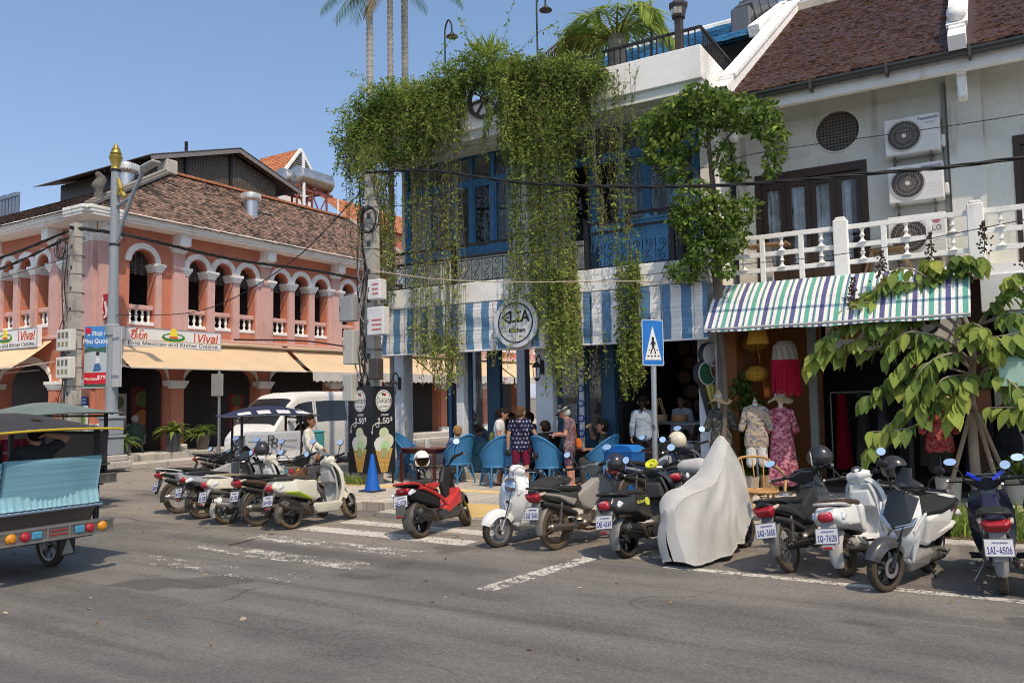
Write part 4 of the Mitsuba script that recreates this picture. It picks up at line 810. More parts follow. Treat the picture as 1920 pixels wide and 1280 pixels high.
# ground floor of the clothes shop
S('party_wall', bx(-4.6, -4.35, 15.2, 20, 0.15, 3.86), 'paint', (0.30, 0.115, 0.032), var=0.15)
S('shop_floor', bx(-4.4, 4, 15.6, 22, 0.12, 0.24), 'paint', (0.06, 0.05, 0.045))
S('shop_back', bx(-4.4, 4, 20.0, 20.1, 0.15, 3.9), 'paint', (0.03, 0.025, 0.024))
S('orange_wall', bx(-4.35, -3.2, 17.2, 17.3, 0.15, 3.86), 'paint', (0.30, 0.115, 0.032), var=0.15)
S('shop_post', bx(-3.22, -3.08, 16.0, 16.16, 0.15, 3.86), 'paint', (0.28, 0.3, 0.29))
S('shop_frame', cat([bx(x - 0.04, x + 0.04, 16.3, 16.38, 0.24, 3.4) for x in (-1.55, -0.2)]), 'paint', (0.03, 0.03, 0.03))
S('shop_pier', bx(-0.55, -0.25, 15.5, 16.0, 0.15, 3.86), 'paint', (0.09, 0.04, 0.03), var=0.3)
S('shop_divider', bx(0.1, 0.5, 15.8, 20.0, 0.15, 3.86), 'paint', (0.42, 0.42, 0.41))
sb = thing('shop_sign', 'white shop sign with black lettering under the striped awning, behind the leaves', 'sign')
part(sb, 'board', bx(-2.75, -0.6, 15.28, 15.36, 2.68, 3.32, 0.01), 'paint', (0.62, 0.62, 0.62))
part(sb, 'emblem', moved(cat([Polyp for Polyp in [prism(Point(0, 0).buffer(0.2).intersection(sbox(-0.2, -0.16, 0.2, 0.3)), 0, 0.01)]]), on_front(-2.35, 15.28, 3.05)), 'paint', (0.30, 0.13, 0.04))
for i in range(4):
    p = [[(0, 0.2), (0.1, 0.3), (0.16, 0.18), (0.02, 0.06), (0.12, 0.0), (0.22, 0.08), (0.22, 0.26)], [(0, 0.25), (0.08, 0.3), (0.1, 0.0), (0.2, 0.02), (0.22, 0.3)], [(0.02, 0.02), (0.02, 0.22), (0.12, 0.3), (0.2, 0.2), (0.1, 0.1), (0.2, 0.0)], [(0.0, 0.3), (0.15, 0.28), (0.02, 0.12), (0.2, 0.14), (0.16, 0.0), (0.04, -0.06)]][i]
    part(sb, 'khmer_lettering', moved(stroke(p, 0.045, 0.01), on_front(-1.95 + 0.27 * i, 15.28, 2.98)), 'paint', (0.03, 0.02, 0.03))
part(sb, 'lettering', moved(text('Rany Fashion', 0.13, True, 0.01), on_front(-1.6, 15.28, 2.76)), 'paint', (0.03, 0.02, 0.03))
# the neighbour to the right
nb = thing('mint_shop_front', 'white and pale mint shop front at the right edge, behind the big leaved tree', 'shop front')
part(nb, 'sign_board', bx(-0.3, 6, 14.95, 15.1, 3.2, 3.8, 0.01), 'paint', (0.66, 0.68, 0.7))
part(nb, 'mint_board', bx(0.05, 6, 14.6, 14.7, 2.7, 3.15, 0.01), 'paint', (0.45, 0.62, 0.50))
part(nb, 'mint_awning', grid_mesh([[(-0.1, 14.6, 2.7), (6, 14.6, 2.7)], [(-0.1, 14.1, 2.35), (6, 14.1, 2.35)], [(-0.1, 14.08, 2.0), (6, 14.08, 2.0)]], 0.01), 'cloth', (0.33, 0.5, 0.43))
part(nb, 'white_wall', bx(-0.2, 0.35, 15.9, 16.0, 0.15, 2.3), 'plaster_white')
part(nb, 'green_post', bx(0.42, 0.56, 15.5, 15.62, 0.15, 3.2), 'paint', (0.12, 0.2, 0.15))
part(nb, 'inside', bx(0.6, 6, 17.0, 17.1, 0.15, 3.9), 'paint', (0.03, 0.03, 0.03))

# ================================================================== motorbikes
TYRE, STEEL, ALU, RUST, CLEAR = (0.028, 0.027, 0.026), (0.55, 0.55, 0.56), (0.42, 0.42, 0.43), (0.16, 0.085, 0.045), (0.62, 0.66, 0.7)
def wheel_parts(R, w, style, dusty):
    """(name, mesh, material, colour) about the origin, axle along y."""
    Y = TR(rx=90)
    tread = [(R * 0.74, -w * 0.36), (R * 0.80, -w * 0.48), (R * 0.90, -w * 0.5), (R * 0.965, -w * 0.40), (R * 0.993, -w * 0.2), (R, 0), (R * 0.993, w * 0.2), (R * 0.965, w * 0.40), (R * 0.90, w * 0.5), (R * 0.80, w * 0.48), (R * 0.74, w * 0.36), (R * 0.74, -w * 0.36)]
    ty = lathe(tread, 36, Y)
    gr = []
    for i in range(26):
        a = i * 2 * math.pi / 26
        for s in (-1, 1):
            b = bx(-0.004, 0.004, 0.0, w * 0.36, -0.004, 0.003); b.apply_transform(TR(rz=35 * s)); b.apply_transform(TR(0, 0.0, 0)); 
            if s < 0: b.apply_transform(np.diag([1, -1, 1, 1.0]))
            b.apply_transform(TR(z=R)); b.apply_transform(TR(ry=math.degrees(a + 0.06 * s))); gr.append(b)
    tc = np.array(TYRE) * (1 - dusty) + np.array((0.17, 0.125, 0.085)) * dusty
    out = [('tyre', ty, 'matte', tc, 40), ('tread', cat(gr), 'matte', tc * 0.55, False)]
    rim = lathe([(R * 0.66, -w * 0.3), (R * 0.76, -w * 0.36), (R * 0.76, -w * 0.26), (R * 0.69, -w * 0.1), (R * 0.69, w * 0.1), (R * 0.76, w * 0.26), (R * 0.76, w * 0.36), (R * 0.66, w * 0.3), (R * 0.66, -w * 0.3)], 32, Y)
    out.append(('rim', rim, 'metal', None, 40))
    sp = []
    if style == 'wire':
        for i in range(18):
            a, b = i * 2 * math.pi / 18, i * 2 * math.pi / 18 + (0.5 if i % 2 else -0.5)
            sp.append(tube([(0.035 * math.cos(b), 0.03 * (1 if i % 4 < 2 else -1), 0.035 * math.sin(b)), (R * 0.68 * math.cos(a), 0, R * 0.68 * math.sin(a))], 0.0022, 4, False))
    else:
        k = {'five': 5, 'six': 6, 'three': 3}[style]
        for i in range(k):
            a = i * 2 * math.pi / k + 0.3
            for d in (-0.13, 0.13):
                sp.append(bar((0.03 * math.cos(a), 0, 0.03 * math.sin(a)), (R * 0.69 * math.cos(a + d), 0, R * 0.69 * math.sin(a + d)), 0.016, w * 0.28, up=(0, 1, 0)))
    out.append(('spokes', cat(sp), 'metal', None, False))
    out.append(('hub', lathe([(0, -w * 0.55), (0.035, -w * 0.55), (0.05, -w * 0.3), (0.05, w * 0.3), (0.035, w * 0.55), (0, w * 0.55)], 16, Y), 'metal', (0.2, 0.2, 0.2), 40))
    return out
def shield(zs, xs, hws, bulge, thick, n=13):
    """A curved panel across the bike: at each height a centre x and a half width."""
    v = np.linspace(-1, 1, n)
    zz = np.linspace(zs[0], zs[-1], 14); xx, hh, bb = np.interp(zz, zs, xs), np.interp(zz, zs, hws), np.interp(zz, zs, bulge)
    for a in (xx, hh, bb): a[1:-1] = (a[:-2] + 2 * a[1:-1] + a[2:]) / 4
    G = np.array([[(x + b * (1 - q * q), h * q, z) for q in v] for x, h, b, z in zip(xx, hh, bb, zz)])
    return grid_mesh(G, thick)
def mudguard(cx, cz, R, a0, a1, w, drop=0.05, thick=0.012):
    a = np.radians(np.linspace(a0, a1, 16)); v = np.linspace(-1, 1, 9)
    G = np.array([[(cx + (R - drop * q**4) * math.cos(t), w * q * (0.75 + 0.25 * math.sin(math.pi * i / 15) ** 0.5), cz + (R - drop * q**4) * math.sin(t)) for q in v] for i, t in enumerate(a)])
    return grid_mesh(G, thick)
def mirror_parts(x, y, z, s, out, shape='round'):
    tx, ty, tz = x - 0.02, y + s * 0.11, z + 0.19
    M = TR(tx, ty, tz, rz=-14 * s, ry=8)
    a = (0.055, 0.05) if shape == 'round' else (0.07, 0.042)
    sh = trimesh.creation.icosphere(2); sh.apply_scale((0.022, a[0], a[1])); sh.apply_transform(M)
    gl = lathe([(0, 0), (1, 0)], 24); gl.apply_scale((a[0] * 0.9, a[1] * 0.9, 1)); gl.apply_transform(axes((-0.0225, 0, 0), (0, 1, 0), (0, 0, 1), (-1, 0, 0))); gl.apply_transform(M)
    out.append(('F', 'mirror', [('housing', sh, 'paint', 'trim', True), ('glass', gl, 'chrome', (0.75, 0.82, 0.9), False), ('stem', tube(curve([(x, y, z), (x + 0.01, y + s * 0.05, z + 0.1), (tx, ty, tz - 0.04)], 8), 0.007, 6), 'paint', 'trim', True)]))
def bike_parts(kind):
    o = []
    A = lambda g, name, mesh, mat, col, sm=40: o.append((g, name, [(None, mesh, mat, col, sm)]))
    if kind in ('scooter', 'sport', 'naked'):
        R, WB, w = (0.228, 1.22, 0.10) if kind != 'naked' else (0.245, 1.2, 0.13)
        if kind == 'sport': R, w = 0.245, 0.095
        ret = kind == 'scooter'
        # tail body, seat, rail
        if kind != 'naked':
            body = hull(sym([(0.44, 0.08, 0.44, 0.05), (0.46, 0.085, 0.66, 0.05), (0.05, 0.155, 0.56, 0.05), (0.05, 0.14, 0.70, 0.05), (-0.22, 0.115, 0.60, 0.05), (-0.30, 0.075, 0.66, 0.05), (-0.27, 0.08, 0.71, 0.04)]) if ret else
                        sym([(0.44, 0.08, 0.42, 0.05), (0.46, 0.08, 0.64, 0.05), (0.05, 0.13, 0.60, 0.05), (0.05, 0.12, 0.72, 0.04), (-0.38, 0.05, 0.78, 0.03), (-0.36, 0.06, 0.70, 0.03)]), True)
            A('B', 'tail_body', body, 'gloss', 'body')
            A('B', 'side_trim', hull(sym([(0.40, 0.11, 0.48, 0.02), (0.05, 0.185, 0.55, 0.022), (-0.15, 0.155, 0.565, 0.02), (0.35, 0.12, 0.43, 0.02)])), 'paint', 'body2')
        else:
            A('B', 'tail_body', hull(sym([(0.42, 0.08, 0.42, 0.05), (0.40, 0.09, 0.60, 0.05), (0.0, 0.10, 0.60, 0.05), (-0.22, 0.09, 0.68, 0.04), (-0.2, 0.08, 0.60, 0.04)]), True), 'paint', (0.02, 0.02, 0.022))
            for s in (-1, 1): A('B', 'side_rail', tube(curve([(0.62, 0.14 * s, 0.34), (0.42, 0.15 * s, 0.52), (0.1, 0.155 * s, 0.66), (-0.05, 0.15 * s, 0.70)], 14), 0.028, 8), 'gloss', 'body')
            A('B', 'side_frame', hull(sym([(0.42, 0.13, 0.70, 0.035), (0.12, 0.14, 0.72, 0.03), (0.3, 0.13, 0.66, 0.03)])), 'gloss', 'body')
        A('B', 'seat', hull(sym([(0.48, 0.06, 0.715, 0.035), (0.25, 0.12, 0.735, 0.04), (0.02, 0.13, 0.765, 0.04), (-0.2, 0.11, 0.775, 0.035)]), True), 'paint', 'seat', True)
        A('B', 'grab_rail', tube(curve([(0.02, 0.155, 0.72), (-0.15, 0.155, 0.765), (-0.30, 0.11, 0.785), (-0.345, 0, 0.79), (-0.30, -0.11, 0.785), (-0.15, -0.155, 0.765), (0.02, -0.155, 0.72)], 28), 0.017, 8), 'gloss', 'rail', True)
        if ret: A('B', 'tail_light', hull(sym([(-0.33, 0.03, 0.655, 0.055), (-0.29, 0.05, 0.66, 0.05)]), True), 'gloss', (0.38, 0.012, 0.03), True)
        else: A('B', 'tail_light', hull(sym([(-0.34 if kind == 'sport' else -0.255, 0.08, 0.69, 0.035), (-0.30 if kind == 'sport' else -0.25, 0.09, 0.655, 0.025)])), 'gloss', (0.38, 0.012, 0.02))
        for s in (-1, 1): A('B', 'indicator', hull([(-0.25 if ret else -0.3, 0.15 * s, 0.64, 0.028), (-0.2, 0.16 * s, 0.66, 0.02), (-0.24, 0.155 * s, 0.68, 0.02)]), 'gloss', CLEAR)
        A('B', 'rear_mudguard', mudguard(0, R, R + 0.035, 95, 205, w * 0.75, 0.03), 'paint', 'guard')
        A('B', 'plate_holder', hull(sym([(-0.27, 0.06, 0.60, 0.02), (-0.36, 0.07, 0.46, 0.015), (-0.40, 0.05, 0.34, 0.012)])), 'paint', 'guard')
        A('B', 'reflector', bx(-0.425, -0.40, -0.045, 0.045, 0.335, 0.365, 0.005), 'gloss', (0.3, 0.02, 0.03), False)
        # drive train
        A('B', 'engine_case', union([hull([(0.02, 0.10, R, 0.075), (0.34, 0.09, 0.26, 0.085)], True), hull([(0.2, 0.0, 0.30, 0.11), (0.42, 0.0, 0.27, 0.09)])]), 'paint', 'engine')
        A('B', 'silencer', union([hull([(0.14, -0.165, 0.30, 0.055), (-0.2, -0.19, 0.365, 0.062)], True), hull([(-0.2, -0.19, 0.365, 0.035), (-0.30, -0.195, 0.385, 0.03)])]), 'paint', 'muffler', True)
        A('B', 'heat_guard', hull([(0.08, -0.225, 0.315, 0.012), (-0.2, -0.252, 0.37, 0.012), (0.06, -0.2, 0.365, 0.012), (-0.2, -0.225, 0.425, 0.012)]), 'metal', 'guardplate')
        A('B', 'silencer_tip', tube([(-0.29, -0.195, 0.383), (-0.325, -0.197, 0.39)], 0.026, 12), 'paint', (0.02, 0.02, 0.02))
        A('B', 'exhaust_pipe', tube(curve([(0.4, -0.06, 0.2), (0.3, -0.13, 0.19), (0.2, -0.16, 0.24), (0.12, -0.165, 0.29)], 10), 0.018, 8), 'metal', RUST, True)
        A('B', 'fan_cover', lathe([(0, 0.03), (0.06, 0.03), (0.085, 0.015), (0.09, 0)], 20, TR(0.3, -0.12, 0.28, rx=90)), 'paint', (0.05, 0.045, 0.042))
        for s in (1,): A('B', 'shock', cat([tube([(0.0, 0.115 * s, R), (0.04, 0.11 * s, 0.56)], 0.014, 8)] + [lathe([(0.022, 0), (0.03, 0.008), (0.022, 0.016)], 10, TR(0.005 + 0.006 * i, 0.114 * s, 0.29 + 0.022 * i)) for i in range(10)]), 'metal', (0.3, 0.3, 0.31))
        A('B', 'floorboard', bx(0.46, 0.92, -0.15, 0.15, 0.265, 0.305, 0.015), 'paint', 'trim')
        A('B', 'lower_skirt', hull(sym([(0.38, 0.11, 0.30, 0.045), (0.46, 0.12, 0.21, 0.03), (0.95, 0.11, 0.29, 0.04), (0.86, 0.10, 0.20, 0.03)]), True), 'gloss', 'skirt')
        A('B', 'side_stand', tube([(0.36, 0.1, 0.2), (0.30, 0.2, 0.02), (0.33, 0.22, 0.015)], 0.011, 6), 'paint', (0.05, 0.05, 0.05))
        # the front
        if ret:
            A('B', 'leg_shield', shield([0.24, 0.34, 0.55, 0.78, 0.93, 0.99], [0.90, 0.95, 0.985, 0.955, 0.905, 0.875], [0.11, 0.17, 0.225, 0.23, 0.17, 0.07], [0.05, 0.07, 0.10, 0.12, 0.10, 0.05], 0.05), 'gloss', 'body')
            A('B', 'inner_panel', shield([0.3, 0.5, 0.75, 0.9], [0.865, 0.89, 0.87, 0.845], [0.11, 0.165, 0.17, 0.12], [0.06, 0.08, 0.09, 0.06], 0.03), 'paint', 'inner')
            A('B', 'glove_box', hull(sym([(0.80, 0.10, 0.66, 0.03), (0.80, 0.08, 0.80, 0.03), (0.86, 0.10, 0.64, 0.03)])), 'paint', 'inner')
            o.append(('B', 'headlight', [('bezel', lathe([(0.085, 0.0), (0.112, 0.012), (0.112, -0.05), (0.07, -0.07)], 28, axes((1.075, 0, 0.80), (0, 1, 0), (-0.25, 0, 0.97), (0.97, 0, 0.25))), 'chrome', (0.75, 0.75, 0.76), 40),
                                         ('lens', lathe([(0, 0.03), (0.03, 0.027), (0.065, 0.013), (0.088, -0.005)], 24, axes((1.075, 0, 0.80), (0, 1, 0), (-0.25, 0, 0.97), (0.97, 0, 0.25))), 'chrome', (0.50, 0.53, 0.57), True)]))
            for s in (-1, 1): A('B', 'front_indicator', hull([(1.03, 0.125 * s, 0.72, 0.03), (1.0, 0.15 * s, 0.76, 0.025), (1.03, 0.12 * s, 0.78, 0.02)]), 'gloss', CLEAR)
            A('F', 'handlebar_cover', hull([(0.97, 0, 1.0, 0.07), (0.88, 0, 1.0, 0.075), (0.90, 0.1, 0.985, 0.05), (0.90, -0.1, 0.985, 0.05), (0.93, 0, 0.92, 0.06)], True), 'gloss', 'body', True)
            A('F', 'dial', lathe([(0, 0.012), (0.055, 0.012), (0.062, 0.0)], 20, axes((0.865, 0, 1.06), (0, 1, 0), (0.8, 0, 0.6), (-0.6, 0, 0.8))), 'gloss', 'dial', 40)
        elif kind == 'sport':
            A('B', 'leg_shield', shield([0.24, 0.36, 0.55, 0.78, 0.95], [0.90, 0.96, 1.03, 0.985, 0.93], [0.09, 0.13, 0.20, 0.19, 0.12], [0.04, 0.07, 0.12, 0.10, 0.05], 0.06), 'gloss', 'body')
            A('B', 'nose_panel', hull([(1.165, 0, 0.63, 0.015), (1.10, 0.12, 0.72, 0.015), (1.10, -0.12, 0.72, 0.015), (1.0, 0.13, 0.93, 0.015), (1.0, -0.13, 0.93, 0.015), (1.02, 0, 0.97, 0.02)]), 'gloss', BLACK)
            A('B', 'inner_panel', shield([0.3, 0.5, 0.75, 0.9], [0.86, 0.90, 0.88, 0.85], [0.10, 0.165, 0.17, 0.12], [0.06, 0.08, 0.09, 0.06], 0.03), 'paint', 'inner')
            for s in (-1, 1):
                A('B', 'side_wing', hull([(1.05, 0.16 * s, 0.62, 0.02), (0.98, 0.215 * s, 0.80, 0.015), (0.95, 0.15 * s, 0.3, 0.015), (0.9, 0.17 * s, 0.6, 0.02)]), 'gloss', 'body')
                o.append(('B', 'headlight', [('lens', hull([(1.15, 0.025 * s, 0.61, 0.02), (1.10, 0.15 * s, 0.68, 0.02), (1.06, 0.165 * s, 0.75, 0.012), (1.13, 0.05 * s, 0.545, 0.015), (1.11, 0.1 * s, 0.58, 0.02)]), 'chrome', (0.55, 0.6, 0.66), 30), ('rim', tube([(1.175, 0.02 * s, 0.635), (1.12, 0.16 * s, 0.71), (1.075, 0.18 * s, 0.765)], 0.008, 5), 'chrome', (0.8, 0.8, 0.8), True)]))
            A('F', 'handlebar_cover', hull([(1.0, 0, 1.02, 0.03), (0.90, 0.15, 1.03, 0.03), (0.90, -0.15, 1.03, 0.03), (0.88, 0, 1.09, 0.02), (0.86, 0.1, 0.97, 0.03), (0.86, -0.1, 0.97, 0.03)]), 'gloss', 'cowl')
            A('F', 'wind_screen', shield([1.02, 1.1, 1.2], [0.98, 0.95, 0.90], [0.10, 0.09, 0.05], [0.03, 0.03, 0.02], 0.01), 'gloss', BLACK)
        else:
            A('B', 'leg_shield', shield([0.3, 0.45, 0.6], [0.78, 0.93, 0.98], [0.12, 0.17, 0.14], [0.04, 0.06, 0.05], 0.05), 'gloss', 'body')
            A('B', 'side_tray', hull(sym([(0.55, 0.12, 0.34, 0.04), (0.95, 0.14, 0.56, 0.03), (0.98, 0.10, 0.40, 0.04), (0.6, 0.13, 0.30, 0.04)])), 'gloss', 'body')
            A('B', 'front_frame', hull([(0.78, 0, 0.5, 0.06), (0.93, 0, 0.86, 0.06), (0.84, 0, 0.9, 0.04), (0.72, 0, 0.72, 0.05)]), 'paint', (0.02, 0.02, 0.022))
            A('F', 'handlebar', tube(curve([(0.80, 0.34, 1.02), (0.86, 0.2, 1.03), (0.93, 0.08, 0.95), (0.93, -0.08, 0.95), (0.86, -0.2, 1.03), (0.80, -0.34, 1.02)], 26), 0.013, 8), 'paint', BLACK, True)
            for s in (-1, 1): A('F', 'headlight', lathe([(0, 0.03), (0.06, 0.02), (0.07, -0.02), (0.04, -0.07), (0, -0.07)], 18, axes((1.06, 0.075 * s, 0.86), (0, 1, 0), (0, 0, 1), (1, 0, 0))), 'paint', (0.05, 0.05, 0.05))
        hz = 0.995 if kind != 'naked' else 1.02
        for s in (-1, 1):
            A('F', 'grip', tube([(0.87, 0.16 * s, hz), (0.82, 0.36 * s, hz + 0.015)], 0.018, 8), 'paint', BLACK)
            A('F', 'brake_lever', tube(curve([(0.90, 0.2 * s, hz), (0.93, 0.25 * s, hz), (0.88, 0.36 * s, hz)], 8), 0.006, 5), 'metal', STEEL)
            mirror_parts(0.88, 0.2 * s, hz + 0.02, s, o, 'round' if ret or kind == 'naked' else 'angular')
        A('F', 'front_mudguard', mudguard(WB, R, R + 0.045, 18, 150, w * 0.95, 0.09), 'gloss', 'fender')
        for s in (-1, 1): A('F', 'fork', cat([tube([(WB, 0.075 * s, R), (WB - 0.16, 0.06 * s, 0.58)], 0.02, 8), tube([(WB, 0.075 * s, R), (WB - 0.05, 0.07 * s, R + 0.14)], 0.027, 8)]), 'metal', 'fork')
        A('F', 'steering_column', tube([(WB - 0.16, 0, 0.56), (0.92, 0, 0.95)], 0.04, 8), 'paint', BLACK)
        A('F', 'brake_disc', moved(ring(0.06, 0.10, 0.004, 28), TR(WB, 0.07, R, rx=90)), 'metal', STEEL, False)
    else:
        R, WB, w = 0.275, 1.22, 0.075
        A('B', 'tail_body', hull(sym([(0.42, 0.07, 0.52, 0.04), (0.40, 0.075, 0.66, 0.04), (0.0, 0.095, 0.66, 0.04), (0.0, 0.09, 0.73, 0.03), (-0.30, 0.07, 0.72, 0.035), (-0.34, 0.05, 0.765, 0.03)]), True), 'gloss', 'body')
        A('B', 'side_trim', hull(sym([(0.36, 0.10, 0.60, 0.02), (0.0, 0.125, 0.68, 0.018), (-0.26, 0.095, 0.73, 0.015), (0.3, 0.105, 0.55, 0.02)])), 'gloss', 'body2')
        A('B', 'seat', hull(sym([(0.52, 0.06, 0.735, 0.03), (0.25, 0.105, 0.745, 0.035), (0.0, 0.11, 0.775, 0.035), (-0.28, 0.085, 0.795, 0.03)]), True), 'paint', 'seat', True)
        A('B', 'grab_rail', tube(curve([(0.02, 0.135, 0.74), (-0.18, 0.135, 0.785), (-0.36, 0.09, 0.81), (-0.41, 0, 0.815), (-0.36, -0.09, 0.81), (-0.18, -0.135, 0.785), (0.02, -0.135, 0.74)], 28), 0.014, 8), 'paint', 'rail', True)
        A('B', 'tail_light', hull(sym([(-0.37, 0.07, 0.70, 0.03), (-0.34, 0.10, 0.72, 0.03), (-0.33, 0.07, 0.655, 0.025)]), True), 'gloss', (0.34, 0.012, 0.02), True)
        for s in (-1, 1): A('B', 'indicator', hull([(-0.34, 0.125 * s, 0.725, 0.022), (-0.27, 0.135 * s, 0.74, 0.016)]), 'gloss', (0.5, 0.4, 0.3))
        A('B', 'rear_mudguard', mudguard(0, R, R + 0.05, 100, 190, w * 0.85, 0.03), 'paint', 'guard')
        A('B', 'plate_holder', hull(sym([(-0.30, 0.05, 0.62, 0.02), (-0.37, 0.06, 0.48, 0.012), (-0.39, 0.05, 0.38, 0.012)])), 'paint', 'guard')
        for s in (-1, 1): A('B', 'shock', cat([tube([(0.0, 0.10 * s, R + 0.02), (0.09, 0.095 * s, 0.60)], 0.014, 8)] + [lathe([(0.02, 0), (0.03, 0.008), (0.02, 0.016)], 10, TR(0.02 + 0.0055 * i, 0.1 * s, 0.35 + 0.022 * i, ry=14)) for i in range(9)]), 'metal', (0.32, 0.31, 0.30))
        A('B', 'swing_arm', cat([bar((0.0, 0.085 * s, R), (0.45, 0.08 * s, 0.3), 0.03, 0.045) for s in (-1, 1)]), 'metal', (0.25, 0.24, 0.23))
        A('B', 'engine', union([hull([(0.5, 0.0, 0.29, 0.10), (0.62, 0.0, 0.30, 0.09)], True), hull([(0.66, 0, 0.33, 0.06), (0.82, 0, 0.36, 0.055)]), hull([(0.5, 0.10, 0.28, 0.06), (0.6, 0.10, 0.30, 0.05)]), hull([(0.5, -0.10, 0.28, 0.06), (0.6, -0.10, 0.30, 0.05)])]), 'metal', 'engine')
        A('B', 'cylinder_fins', cat([bx(0.70 + 0.018 * i, 0.706 + 0.018 * i, -0.07, 0.07, 0.28, 0.42, 0.002) for i in range(6)]), 'metal', 'engine', False)
        A('B', 'silencer', union([hull([(0.25, -0.135, 0.265, 0.04), (-0.22, -0.155, 0.31, 0.047)], True), hull([(-0.22, -0.155, 0.31, 0.03), (-0.27, -0.156, 0.315, 0.028)])]), 'metal', 'muffler', True)
        A('B', 'silencer_tip', tube([(-0.26, -0.156, 0.314), (-0.285, -0.157, 0.316)], 0.022, 12), 'paint', (0.02, 0.02, 0.02))
        A('B', 'exhaust_pipe', tube(curve([(0.82, -0.04, 0.30), (0.78, -0.08, 0.2), (0.55, -0.12, 0.19), (0.25, -0.135, 0.26)], 12), 0.016, 8), 'metal', RUST, True)
        A('B', 'chain_case', hull([(0.0, 0.09, R, 0.045), (0.48, 0.09, 0.31, 0.05)]), 'paint', (0.06, 0.055, 0.05))
        A('B', 'foot_rest', cat([tube([(0.58, -0.22, 0.25), (0.58, 0.22, 0.25)], 0.012, 8), tube([(0.58, 0.15, 0.25), (0.58, 0.24, 0.25)], 0.02, 8), tube([(0.58, -0.15, 0.25), (0.58, -0.24, 0.25)], 0.02, 8)]), 'paint', BLACK)
        A('B', 'side_stand', tube([(0.52, 0.1, 0.24), (0.46, 0.24, 0.02), (0.5, 0.26, 0.015)], 0.011, 6), 'metal', (0.3, 0.29, 0.28))
        A('B', 'centre_body', hull(sym([(0.45, 0.06, 0.62, 0.04), (0.72, 0.05, 0.46, 0.04), (0.95, 0.05, 0.66, 0.04), (0.98, 0.04, 0.82, 0.04), (0.55, 0.05, 0.52, 0.04)])), 'paint', 'body2')
        for s in (-1, 1):
            G = np.array([[(x + 0.10 * q - 0.0, s * (0.06 + b * q), z) for q in np.linspace(0, 1, 6)] for x, b, z in ((0.70, 0.07, 0.22), (0.80, 0.12, 0.34), (0.88, 0.15, 0.5), (0.93, 0.15, 0.65), (0.95, 0.12, 0.78), (0.95, 0.08, 0.88))])
            A('B', 'leg_shield', grid_mesh(G, 0.02 * s), 'gloss', 'body')
        A('B', 'front_panel', hull(sym([(0.98, 0.06, 0.88, 0.04), (1.0, 0.09, 0.70, 0.035), (0.93, 0.07, 0.5, 0.03)])), 'gloss', 'body')
        A('F', 'handlebar_cover', hull([(1.02, 0, 0.98, 0.055), (0.90, 0, 1.03, 0.035), (0.92, 0.15, 0.99, 0.035), (0.92, -0.15, 0.99, 0.035), (0.98, 0, 0.9, 0.045)], True), 'gloss', 'cowl', True)
        A('F', 'dial', bx(0.86, 0.93, -0.09, 0.09, 1.045, 1.062, 0.008), 'gloss', 'dial', False)
        A('F', 'headlight', hull(sym([(1.06, 0.06, 0.96, 0.03), (1.03, 0.1, 1.0, 0.025), (1.05, 0.04, 0.91, 0.025)])), 'chrome', (0.55, 0.6, 0.65))
        for s in (-1, 1):
            A('F', 'grip', tube([(0.89, 0.17 * s, 1.0), (0.83, 0.36 * s, 1.01)], 0.018, 8), 'paint', BLACK)
            A('F', 'brake_lever', tube(curve([(0.92, 0.2 * s, 1.0), (0.95, 0.25 * s, 1.0), (0.90, 0.36 * s, 1.0)], 8), 0.006, 5), 'metal', STEEL)
            mirror_parts(0.90, 0.2 * s, 1.02, s, o, 'angular')
        A('F', 'front_mudguard', mudguard(WB, R, R + 0.04, 25, 165, w * 0.95, 0.07), 'gloss', 'fender')
        for s in (-1, 1): A('F', 'fork', cat([tube([(WB, 0.075 * s, R), (WB - 0.19, 0.065 * s, 0.72)], 0.018, 8), tube([(WB, 0.075 * s, R), (WB - 0.1, 0.07 * s, R + 0.24)], 0.026, 8)]), 'metal', 'fork')
        A('F', 'steering_column', tube([(WB - 0.2, 0, 0.68), (0.96, 0, 0.95)], 0.035, 8), 'paint', BLACK)
    return o, R, WB, w
